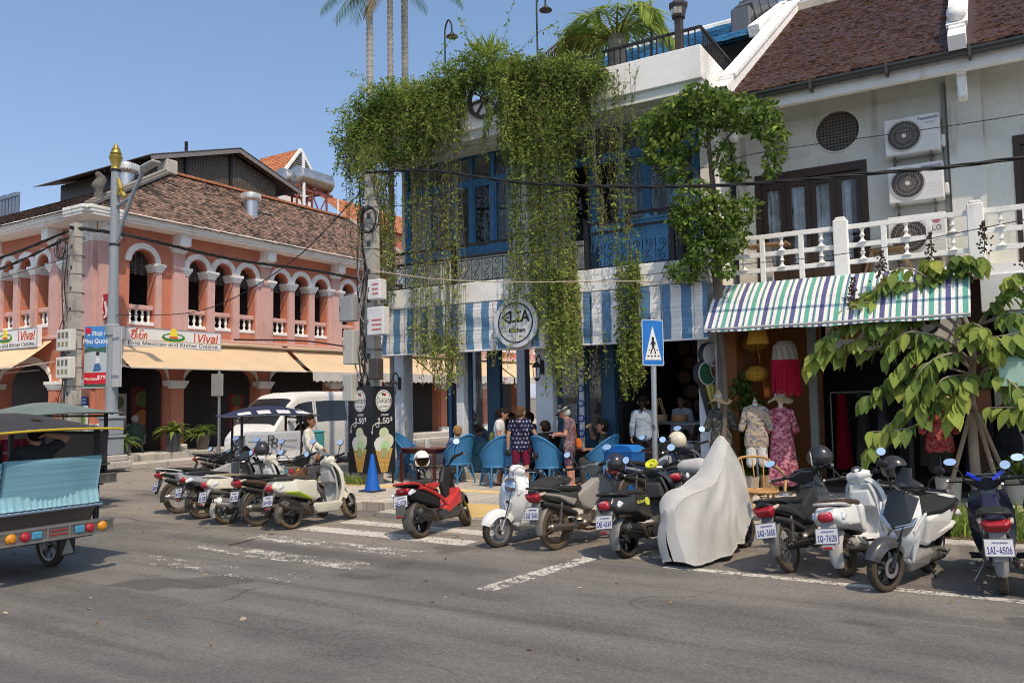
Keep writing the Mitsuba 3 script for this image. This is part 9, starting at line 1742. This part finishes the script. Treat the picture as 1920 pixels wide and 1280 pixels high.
# the big leaved young tree on the pavement, its leaves one by one
bt = thing('tree', 'young tree with large drooping leaves propped by poles on the pavement at the right', 'tree')
BK = (0.30, 0.26, 0.21)
tk = curve([(-0.5, 15.0, 0.15), (-0.52, 14.95, 1.2), (-0.5, 14.9, 2.0), (-0.45, 14.8, 2.7), (-0.6, 14.75, 3.3), (-0.75, 14.7, 3.9)], 26)
part(bt, 'trunk', tube(tk, np.linspace(0.085, 0.03, len(tk)), 10), 'matte', BK, True, var=0.5)
BRN = [[(-0.5, 14.85, 2.4), (-1.1, 14.5, 2.75), (-1.9, 14.3, 2.85), (-2.85, 14.2, 2.45)], [(-0.5, 14.8, 2.7), (-1.2, 14.4, 3.15), (-1.9, 14.2, 3.2), (-2.55, 14.1, 2.85)], [(-0.48, 14.8, 2.2), (-1.0, 14.4, 2.35), (-1.5, 14.2, 2.2), (-1.95, 14.1, 1.85)], [(-0.5, 14.8, 2.0), (-0.95, 14.4, 2.0), (-1.4, 14.2, 1.7), (-1.95, 14.0, 1.0)],
       [(-0.55, 14.75, 3.1), (-0.95, 14.5, 3.6), (-1.5, 14.3, 3.7), (-2.1, 14.2, 3.45)], [(-0.6, 14.75, 3.2), (-0.8, 14.6, 3.7), (-1.0, 14.5, 4.0)], [(-0.5, 14.85, 2.3), (-0.2, 14.5, 2.6), (0.2, 14.3, 2.6), (0.5, 14.2, 2.3)], [(-0.5, 14.8, 2.7), (-0.1, 14.6, 3.3), (0.2, 14.4, 3.7), (0.5, 14.3, 3.5)], [(-0.5, 14.85, 2.1), (-0.5, 14.4, 2.2), (-0.6, 14.1, 2.0), (-0.75, 13.95, 1.6)], [(-0.5, 14.8, 2.6), (-0.5, 14.4, 2.95), (-0.3, 14.1, 2.9), (-0.1, 14.0, 2.5)],
       [(-0.55, 14.8, 2.9), (-1.0, 14.4, 3.3), (-1.4, 14.2, 3.3), (-1.8, 14.1, 3.05)], [(-0.5, 14.8, 2.45), (-0.9, 14.3, 2.7), (-1.2, 14.1, 2.6), (-1.5, 14.0, 2.25)], [(-0.3, 14.7, 3.0), (0.1, 14.3, 3.1), (0.4, 14.1, 2.9)], [(-0.7, 14.7, 3.6), (-0.5, 14.5, 3.9), (-0.25, 14.4, 4.0)], [(-0.5, 14.7, 2.3), (-0.75, 14.2, 2.5), (-1.0, 14.0, 2.2), (-1.15, 13.9, 1.75)], [(-0.45, 14.7, 2.0), (-0.2, 14.3, 2.1), (0.05, 14.1, 1.9), (0.15, 14.0, 1.6)]]
r = np.random.default_rng(70)
BIGP = np.array([(0.08, 0.14, 0.05), (0.14, 0.22, 0.07), (0.23, 0.32, 0.09), (0.36, 0.44, 0.11), (0.48, 0.47, 0.12)])
BRN = BRN + [[b[0]] + [tuple(np.array(q) + r.normal(0, (0.22, 0.18, 0.2)) * (i + 1) / 2.5) for i, q in enumerate(b[1:])] for b in BRN]
spots = []
for b in BRN:
    p = curve(b, 30); part(bt, 'branch', tube(p, np.linspace(0.022, 0.007, len(p)), 6), 'matte', BK, True, var=0.3)
    yel = r.uniform(-0.1, 0.25)
    for i in range(10, len(p), 1 if len(spots) < 560 else 2):
        d = p[i] - p[i - 1]; d /= np.linalg.norm(d)
        for s in (-1, 1): spots.append((p[i] + r.normal(0, 0.015, 3), d, s, i / len(p), yel))
    spots.append((p[-1], d, 0, 1, yel))
def big_leaf(o, d, s, L, r):
    """A pointed oval leaf, folded along its midrib and bent down along its length."""
    sd = np.cross(d, [0, 0, 1.0]); sd /= np.linalg.norm(sd) + 1e-9
    a = d * r.uniform(0.15, 0.5) + sd * s * r.uniform(0.35, 0.8) + np.array([0, 0, -r.uniform(0.45, 0.95)]) + r.normal(0, 0.12, 3); a /= np.linalg.norm(a)
    w = np.cross(a, [sd[0] * 0.2, sd[1] * 0.2 - 0.1, 1.0] + r.normal(0, 0.5, 3)); w /= np.linalg.norm(w); n = np.cross(w, a)
    if n[2] < 0: n, w = -n, -w
    V, Fq = [], []; ts = np.linspace(0, 1, 6); ww = [0.02, 0.22, 0.3, 0.27, 0.15, 0.0]
    for t, q in zip(ts, ww):
        c = o + a * L * t + np.array([0, 0, -0.22 * L * t * t]) - n * 0.0
        for e in (-1, 0, 1): V.append(c + w * e * q * L + n * abs(e) * q * L * 0.28)
    for i in range(5):
        for e in (0, 1): Fq.append((3 * i + e, 3 * i + e + 1, 3 * i + 4 + e, 3 * i + 3 + e))
    return grid_mesh(np.array(V).reshape(6, 3, 3))
rest, rc_ = [], []
for i, (o, d, s, t, yel) in enumerate(spots):
    m = big_leaf(o, d, s, 0.25 * r.uniform(0.6, 1.25) * (0.8 + 0.3 * t), r)
    col = palette(np.array([np.clip(0.25 + yel + 0.3 * t + r.normal(0, 0.14), 0, 1)]), BIGP)[0]
    cc = np.tile(col, (18, 1)); cc[1::3] *= 1.25
    if i % len(spots) < 300: part(bt, 'leaf', m, 'leaf', cc, True)
    else: rest.append(m); rc_.append(cc)
if rest: part(bt, 'further_leaves', cat(rest), 'leaf', np.vstack(rc_), True, kind='stuff')
for b in ((-0.95, 14.5, 4.0), (-1.65, 14.3, 3.75), (-0.2, 14.3, 4.05), (0.35, 14.3, 3.75), (-2.1, 14.2, 3.35)):
    n = 60; t = r.uniform(0, 1, n); P = np.column_stack([b[0] + r.normal(0, .06, n) * (1.2 - t), b[1] + r.normal(0, .06, n) * (1.2 - t), b[2] + 0.5 * t])
    part(bt, 'seed_cluster', cat([tube([b, (b[0] + 0.03, b[1], b[2] + 0.52)], 0.006, 4)] + [moved(trimesh.creation.icosphere(1, 0.017), TR(*q)) for q in P]), 'matte', (0.06, 0.04, 0.03), kind='stuff')
for a, b in (((-0.1, 14.2, 0.05), (-0.5, 14.92, 1.75)), ((-0.95, 14.65, 0.1), (-0.52, 14.95, 1.65)), ((0.05, 15.3, 0.1), (-0.48, 15.0, 1.7))):
    p = thing('tree_prop', ['pale wooden pole propping the big leaved tree, leaning in from the right', 'pale wooden pole propping the big leaved tree, leaning in from the left', 'wooden pole propping the big leaved tree from behind'][[-0.1, -0.95, 0.05].index(a[0])], 'pole')
    part(p, 'pole', tube([a, b, tuple(np.array(b) + 0.08 * (np.array(b) - np.array(a)))], 0.035, 8), 'matte', (0.27, 0.21, 0.16), True, var=0.5)
part(bt, 'rope', lathe([(0.1, 0), (0.105, 0.04)], 12, TR(-0.51, 14.94, 1.6)), 'matte', (0.1, 0.09, 0.08))
# palms
def frond(o, az, el, L, r, droop=0.9, n=34, wid=0.42):
    d = np.array([math.cos(az), math.sin(az), 0]); t = np.linspace(0, 1, n)
    p = np.array(o) + np.outer(t * L * math.cos(el), d); p[:, 2] += L * (math.sin(el) * t - droop * t**2.0)
    sd = np.array([-d[1], d[0], 0]); V, Fq = [], []
    for i in range(3, n):
        ll = wid * L * (0.3 + math.sin(math.pi * min(1, 0.15 + 0.8 * t[i])) * 0.65); dirn = p[i] - p[i - 1]; dirn /= np.linalg.norm(dirn)
        for s in (-1, 1):
            a = dirn * 0.55 + sd * s * 0.7 + np.array([0, 0, -0.55 + r.normal(0, 0.12)]); a /= np.linalg.norm(a); b = np.cross(a, [0, 0, 1.0]); b /= np.linalg.norm(b) + 1e-9
            k0 = len(V); w = 0.014 * L / 1.8
            V += [p[i] - b * w * 0.4, p[i] + b * w * 0.4, p[i] + a * ll * 0.5 + b * w + [0, 0, 0], p[i] + a * ll * 0.5 - b * w, p[i] + a * ll + [0, 0, -0.12 * ll]]
            Fq += [(k0, k0 + 1, k0 + 2), (k0, k0 + 2, k0 + 3), (k0 + 3, k0 + 2, k0 + 4)]
    return tube(p, np.linspace(0.02, 0.006, n) * L / 1.8, 5), trimesh.Trimesh(np.array(V), np.array(Fq), process=False)
def palm(label, x, y, z0, z1, rad, fr, seed, tint=(0.2, 0.75), trunk=True, group=None):
    k = thing('palm_tree', label, 'palm tree', group); r = np.random.default_rng(seed)
    zz = np.arange(z0, z1, 0.14); pr = []
    for q in zz: pr += [(rad * 1.06, q), (rad * 0.95, q + 0.03), (rad * 0.97, q + 0.13)]
    part(k, 'trunk', lathe([(0, z0)] + pr + [(rad * 0.8, z1), (0, z1)], 14, TR(x, y, 0)), 'matte', lambda v: np.where(((v[:, 2] / 0.14) % 1 < 0.25)[:, None], np.array([(0.30, 0.26, 0.22)]), np.array([(0.36, 0.34, 0.31)])) * (0.5 + 0.9 * meshkit.fbm(v * 3, 3)[:, None]), 40)
    for az, el, L, dr, dead in fr:
        a, b = frond((x, y, z1 - 0.1), math.radians(az), math.radians(el), L, r, dr)
        kk = part(k, 'frond', b, 'leaf', palette(r.uniform(*tint, len(b.vertices) // 5), GREENS if not dead else np.array([(0.12, 0.07, 0.03), (0.25, 0.16, 0.07), (0.33, 0.24, 0.12)])).repeat(5, 0))
        part(kk, 'midrib', a, 'matte', (0.25, 0.24, 0.08) if not dead else (0.2, 0.13, 0.07), True)
    return k
GP = 'tall slim palms behind the cafe corner'
palm('tall slim palm rising left of the cafe roof, leftmost of the three', -13.25, 15.0, 0.1, 13.05, 0.085, [(210, -20, 1.3, .5, 0), (150, -10, 1.3, .5, 0), (20, 10, 1.4, .6, 0), (300, -30, 1.0, .3, 1)], 81)
palm('darker slim palm trunk in the middle of the three at the cafe corner', -13.0, 15.5, 0.1, 13.3, 0.075, [(200, -10, 1.5, .7, 0), (260, -60, 1.5, .2, 1), (160, 20, 1.5, .9, 0), (80, 0, 1.3, .6, 0)], 82)
palm('pale slim palm trunk, rightmost of the three at the cafe corner', -12.85, 15.9, 0.1, 13.4, 0.09, [(0, 5, 1.7, .7, 0), (330, 0, 1.7, .75, 0), (40, 10, 1.5, .8, 0), (310, -40, 1.5, .3, 1), (210, 0, 1.4, .7, 0)], 83)
pt = [(a, e, L, d, x) for a, e, L, d, x in ((190, 52, 2.9, 0.95, 0), (200, 66, 2.9, 0.85, 0), (165, 62, 2.6, 0.7, 0), (8, 56, 2.3, 0.95, 0), (345, 68, 2.6, 0.8, 0), (25, 70, 2.6, 0.7, 0), (250, 72, 2.4, 0.8, 0), (300, 72, 2.4, 0.8, 0), (90, 70, 2.4, 0.7, 0), (196, 40, 2.7, 0.85, 1))]
palm('palm with arching fronds growing on the cafe roof terrace', -6.62, 15.2, 7.95, 9.4, 0.19, pt, 84, (0.3, 0.9))
for q, (x, z, h, l) in enumerate(((-11.35, 9.0, 11.2, 'curved black lamp on the cafe roof, left of the vine top'), (-8.75, 8.6, 11.15, 'curved black lamp on the cafe roof above the vines in the middle'), (-6.0, 8.5, 11.4, 'thin black lamp post on the cafe roof right of the palm'))):
    k = thing('roof_lamp', l, 'lamp', 'curved lamps on the cafe roof')
    part(k, 'post', tube(curve([(x, 15.6, z - 1.0), (x, 15.6, h - 0.5), (x + 0.02, 15.6, h - 0.15), (x + 0.14, 15.55, h), (x + 0.27, 15.5, h - 0.15), (x + 0.29, 15.5, h - 0.38)], 24), 0.022, 7), 'paint', (0.04, 0.045, 0.05))
    part(k, 'shade', lathe([(0.0, 0.1), (0.05, 0.1), (0.06, 0.05), (0.14, 0.02), (0.15, 0.0), (0.0, 0.01)], 16, TR(x + 0.29, 15.5, h - 0.48)), 'paint', (0.03, 0.03, 0.03), 40)
# pots under the arcade, the creeper in the shop entrance, grass
def potted(label, x, y, z, h, n, L, seed, pot=(0.05, 0.055, 0.065), wid=0.07, up=0.7, spread=0.9):
    k = thing('potted_plant', label, 'plant'); r = np.random.default_rng(seed)
    part(k, 'pot', lathe([(0, 0), (0.17, 0), (0.24, h * 0.6), (0.22, h), (0.19, h), (0.18, h - 0.05), (0, h - 0.05)], 20, TR(x, y, z)), 'gloss', pot, 40)
    V, C_ = [], []
    for i in range(n):
        az, el, l = r.uniform(0, 2 * math.pi), r.uniform(0.2, 1.35), L * r.uniform(0.6, 1.1); t = np.linspace(0, 1, 7)
        p = np.column_stack([x + t * l * math.cos(el) * math.cos(az) * spread, y + t * l * math.cos(el) * math.sin(az) * spread, z + h + l * (math.sin(el) * t * up * 1.3 - 0.55 * t * t)])
        s = np.array([-math.sin(az), math.cos(az), 0]); w = wid * L * np.array([.3, .8, 1, .9, .7, .4, .02])
        V.append(grid_mesh(np.stack([p - s * w[:, None], p + [0, 0, -0.01], p + s * w[:, None]], 1))); C_.append(np.tile(palette(np.array([r.uniform(0.15, 0.75)]))[0], (21, 1)))
    part(k, 'foliage', cat(V), 'leaf', np.vstack(C_), True, kind='stuff')
potted('spiky plant in a ribbed dark pot beside the street lamp', -24.2, 15.55, 0.13, 0.62, 60, 0.85, 91)
potted('tall leafy plant in a smooth dark pot before the second pier', -24.15, 17.35, 0.34, 0.65, 70, 1.05, 92, wid=0.06)
potted('palm like plant in a brown pot under the arcade, left of the thin sign post', -24.4, 18.7, 0.34, 0.55, 80, 1.0, 93, pot=(0.09, 0.07, 0.06), wid=0.03)
potted('cycad with feathery leaves in the pale planter at the right edge', 0.05, 15.2, 0.5, 0.1, 60, 0.8, 94, pot=(0.3, 0.3, 0.29), wid=0.03)
r = np.random.default_rng(95); k = thing('creeper', 'dark green creeper on the orange wall behind the mannequins', 'plant')
P = clump_cloud([(-4.35, 15.4, 1.9, .22, .3, .4, 1), (-4.2, 15.5, 1.5, .3, .3, .5, 1.2), (-4.1, 15.4, 0.9, .3, .3, .5, 1), (-4.3, 15.3, 2.15, .15, .2, .2, .4), (-3.95, 15.1, 0.45, .3, .3, .25, .8)], 500, r)
m, c = leaf_mesh(P, r.normal(0, 1, P.shape), np.full(len(P), 0.1), 0.3, r, r.uniform(0.0, 0.45, len(P))); part(k, 'foliage', m, 'leaf', c, kind='stuff')
part(k, 'stem', tube(curve([(-4.2, 15.5, 0.15), (-4.25, 15.5, 1.0), (-4.35, 15.45, 2.0)], 10), 0.03, 6), 'matte', TB)
def grass(name, label, spots, seed):
    r = np.random.default_rng(seed); k = uniq(name); P = np.vstack([np.column_stack([r.normal(x, s, n), r.normal(y, s * .5, n), np.full(n, z)]) for x, y, z, s, n in spots])
    D = np.column_stack([r.normal(0, .5, len(P)), r.normal(0, .5, len(P)), np.ones(len(P))])
    m, c = leaf_mesh(P, D, np.full(len(P), 0.26), 0.05, r, r.uniform(0.2, 0.9, len(P))); put(k, m, 'leaf', c); labels[k] = {'label': label, 'category': 'grass', 'kind': 'stuff'}
grass('grass', 'rough grass around the foot of the big leaved tree by the kerb', [(-0.75, 11.6, 0.14, 0.28, 500), (-0.55, 12.3, 0.14, 0.3, 400), (0.25, 11.5, 0.14, 0.3, 400), (-0.3, 13.3, 0.14, 0.4, 300)], 96)
grass('weeds', 'small weeds under the gelato sign', [(-12.2, 13.2, 0.14, 0.12, 60), (-12.0, 13.15, 0.14, 0.1, 40)], 97)
put(setting('soil'), prism(Polygon([(-1.3, 11.25), (0.9, 11.25), (0.9, 14.0), (-1.0, 14.0)]).buffer(-0.2).buffer(0.2), 0.1, 0.158), 'matte', (0.12, 0.085, 0.06))

# ================================================================== behind: the gabled house and the water tanks
hs = thing('gabled_house', 'white house with a louvred gable and an orange tiled roof behind the salmon building', 'building')
HX, HY = -31.5, 30.0
part(hs, 'wall', bx(HX - 3.0, HX, HY - 0.9, HY + 1.0, 0.1, 13.9), 'plaster_white')
part(hs, 'gable', moved(prism(Polygon([(-0.95, 13.9), (1.05, 13.9), (0.05, 15.2)]), -3.0, 0.0), on_side(HX, HY, 0)), 'paint', (0.10, 0.095, 0.09))
part(hs, 'louvres', cat([moved(bx(-0.95 + (z - 13.95) * 0.77 + 0.05, 1.05 - (z - 13.95) * 0.77 - 0.05, z, z + 0.05, 0, 0.06), on_side(HX, HY, 0)) for z in np.arange(13.95, 15.0, 0.12)]), 'paint', (0.2, 0.19, 0.18), kind='stuff')
for s, a in ((1, 0), (-1, 1)):
    o = np.array([HX - 3.0, HY + 0.05 + s * 1.3, 13.7]); uy = np.array([0, -s * 1.25, 1.6]); uy /= np.linalg.norm(uy)
    m, c = tiles(o, np.array([1.0, 0, 0]), uy, sbox(0, 0, 3.1, 2.05), 0.2, 0.16, [(0.35, 0.13, 0.06), (0.5, 0.2, 0.1), (0.42, 0.17, 0.09)], 40 + a)
    rp = part(hs, 'roof', m, 'matte', c)
    part(rp, 'verge', bar((HX + 0.08, HY + 0.05 + s * 1.35, 13.65), (HX + 0.08, HY + 0.05, 15.35), 0.12, 0.14), 'plaster_white')
h2 = thing('far_house', 'low orange roofed house behind the water tank stand', 'building')
part(h2, 'wall', bx(-34, -29.2, 31.5, 40, 0.1, 11.6), 'paint', (0.45, 0.16, 0.09), var=0.2)
m, c = tiles(np.array([-29.0, 31.2, 11.4]), np.array([0, 1.0, 0]), np.array([-0.8, 0, 0.6]), sbox(0, 0, 9, 3), 0.22, 0.18, [(0.30, 0.12, 0.06), (0.45, 0.19, 0.1), (0.38, 0.17, 0.1)], 43)
part(h2, 'roof', m, 'matte', c)
tk2 = thing('water_tank_stand', 'rusty red steel stand carrying the water tanks on the roofs behind', 'stand')
X0, Y0, Z0 = -29.0, 28.0, 12.35
for x in (-30.3, -28.9):
    for y in (27.4, 28.4, 29.4): part(tk2, 'leg', bar((x, y, 10.4), (x, y, Z0), 0.08), 'paint', (0.24, 0.07, 0.05), var=0.3)
part(tk2, 'beam', cat([bar((x, 27.2, Z0), (x, 29.8, Z0), 0.1, 0.14) for x in (-30.3, -28.9)] + [bar((-30.4, y, Z0 + 0.09), (-28.7, y, Z0 + 0.09), 0.08) for y in (27.4, 28.4, 29.4)]), 'paint', (0.26, 0.08, 0.06), var=0.3)
part(tk2, 'cross_brace', cat([bar((-28.9, a, 10.5), (-28.9, b, Z0 - 0.1), 0.05) for a, b in ((27.4, 28.4), (28.4, 27.4), (28.4, 29.4), (29.4, 28.4))]), 'paint', (0.22, 0.07, 0.05))
for x, y, l in ((-29.95, 27.3, 'dull steel water tank lying behind the front one'), (-29.05, 27.45, 'steel water tank lying on the red stand, nearest to the street')):
    k = thing('water_tank', l, 'water tank', 'horizontal water tanks')
    M = axes((x, y, Z0 + 0.62), (1, 0, 0), (0, 0, 1), (0, 1, 0))
    part(k, 'shell', lathe([(0, -0.08), (0.3, -0.05), (0.47, 0.02), (0.5, 0.1)] + [(0.5 - 0.012 * (i % 2), 0.1 + 0.19 * i) for i in range(11)] + [(0.47, 2.2), (0, 2.3)], 28, M), 'metal', lambda v: np.where((v[:, 2] < Z0 + 0.55)[:, None], np.array([(0.42, 0.33, 0.24)]), np.array([(0.52, 0.52, 0.52)])), 40, var=0.3)
    part(k, 'end_cap', moved(disc(0.12, 0.03), M @ TR(z=-0.10)), 'metal', (0.4, 0.36, 0.33))
for p, l in ((((-28.75, 27.75, 10.3), (-28.78, 27.7, 14.1)), 'white plastic pipe standing in front of the water tanks'), (((-28.6, 29.9, 10.8), (-28.6, 29.9, 12.2)), 'short white plastic pipe right of the tank stand')):
    k = thing('pipe', l, 'pipe'); part(k, 'tube', tube(p, 0.08 if l[0:7] == 'white p' else 0.05, 10), 'paint', (0.72, 0.73, 0.75), True)
nb2 = thing('metal_shed', 'grey corrugated roof structure far left above the tiled roof', 'roof structure')
part(nb2, 'sheet', cat([bx(-44.5 + 0.3 * i, -44.3 + 0.3 * i, 20.0, 20.1, 9.0, 12.2 + 0.02 * (i % 3)) for i in range(16)]), 'metal', (0.3, 0.31, 0.33), var=0.4)
part(nb2, 'rail', bx(-44.5, -39.6, 19.95, 20.0, 12.0, 12.1), 'metal', (0.35, 0.36, 0.38))
fb = thing('far_building', 'building closing the side street beyond the awnings', 'building')
part(fb, 'wall', bx(-23.0, -10.0, 62.0, 64.0, 0.0, 9.0), 'plaster_grey'); part(fb, 'roof', bx(-23.5, -9.5, 61.5, 64.5, 9.0, 9.5), 'concrete')
for i in range(5): part(fb, 'window', bx(-21.5 + 2.4 * i, -20.2 + 2.4 * i, 61.95, 62.02, 4.5, 6.5), 'paint', (0.05, 0.06, 0.07)); part(fb, 'shop_opening', bx(-21.7 + 2.4 * i, -20.0 + 2.4 * i, 61.95, 62.02, 0.1, 3.0), 'paint', (0.04, 0.035, 0.03))
r = np.random.default_rng(99); n = 260
P = np.column_stack([r.uniform(-12, 4, n), np.where(r.uniform(0, 1, n) < 0.7, r.normal(10.3, 0.5, n), r.uniform(4, 10, n)), np.full(n, 0.004)])
m, c = leaf_mesh(P, np.column_stack([r.normal(0, 1, n), r.normal(0, 1, n), np.full(n, 0.12)]), np.full(n, 0.055), 0.3, r, r.uniform(0, 1, n), np.array([(0.12, 0.08, 0.04), (0.3, 0.24, 0.15), (0.45, 0.42, 0.36)]))
labels['litter'] = {'label': 'dry leaves and scraps scattered on the road by the kerb', 'category': 'litter', 'kind': 'stuff'}; put('litter', m, 'matte', c)
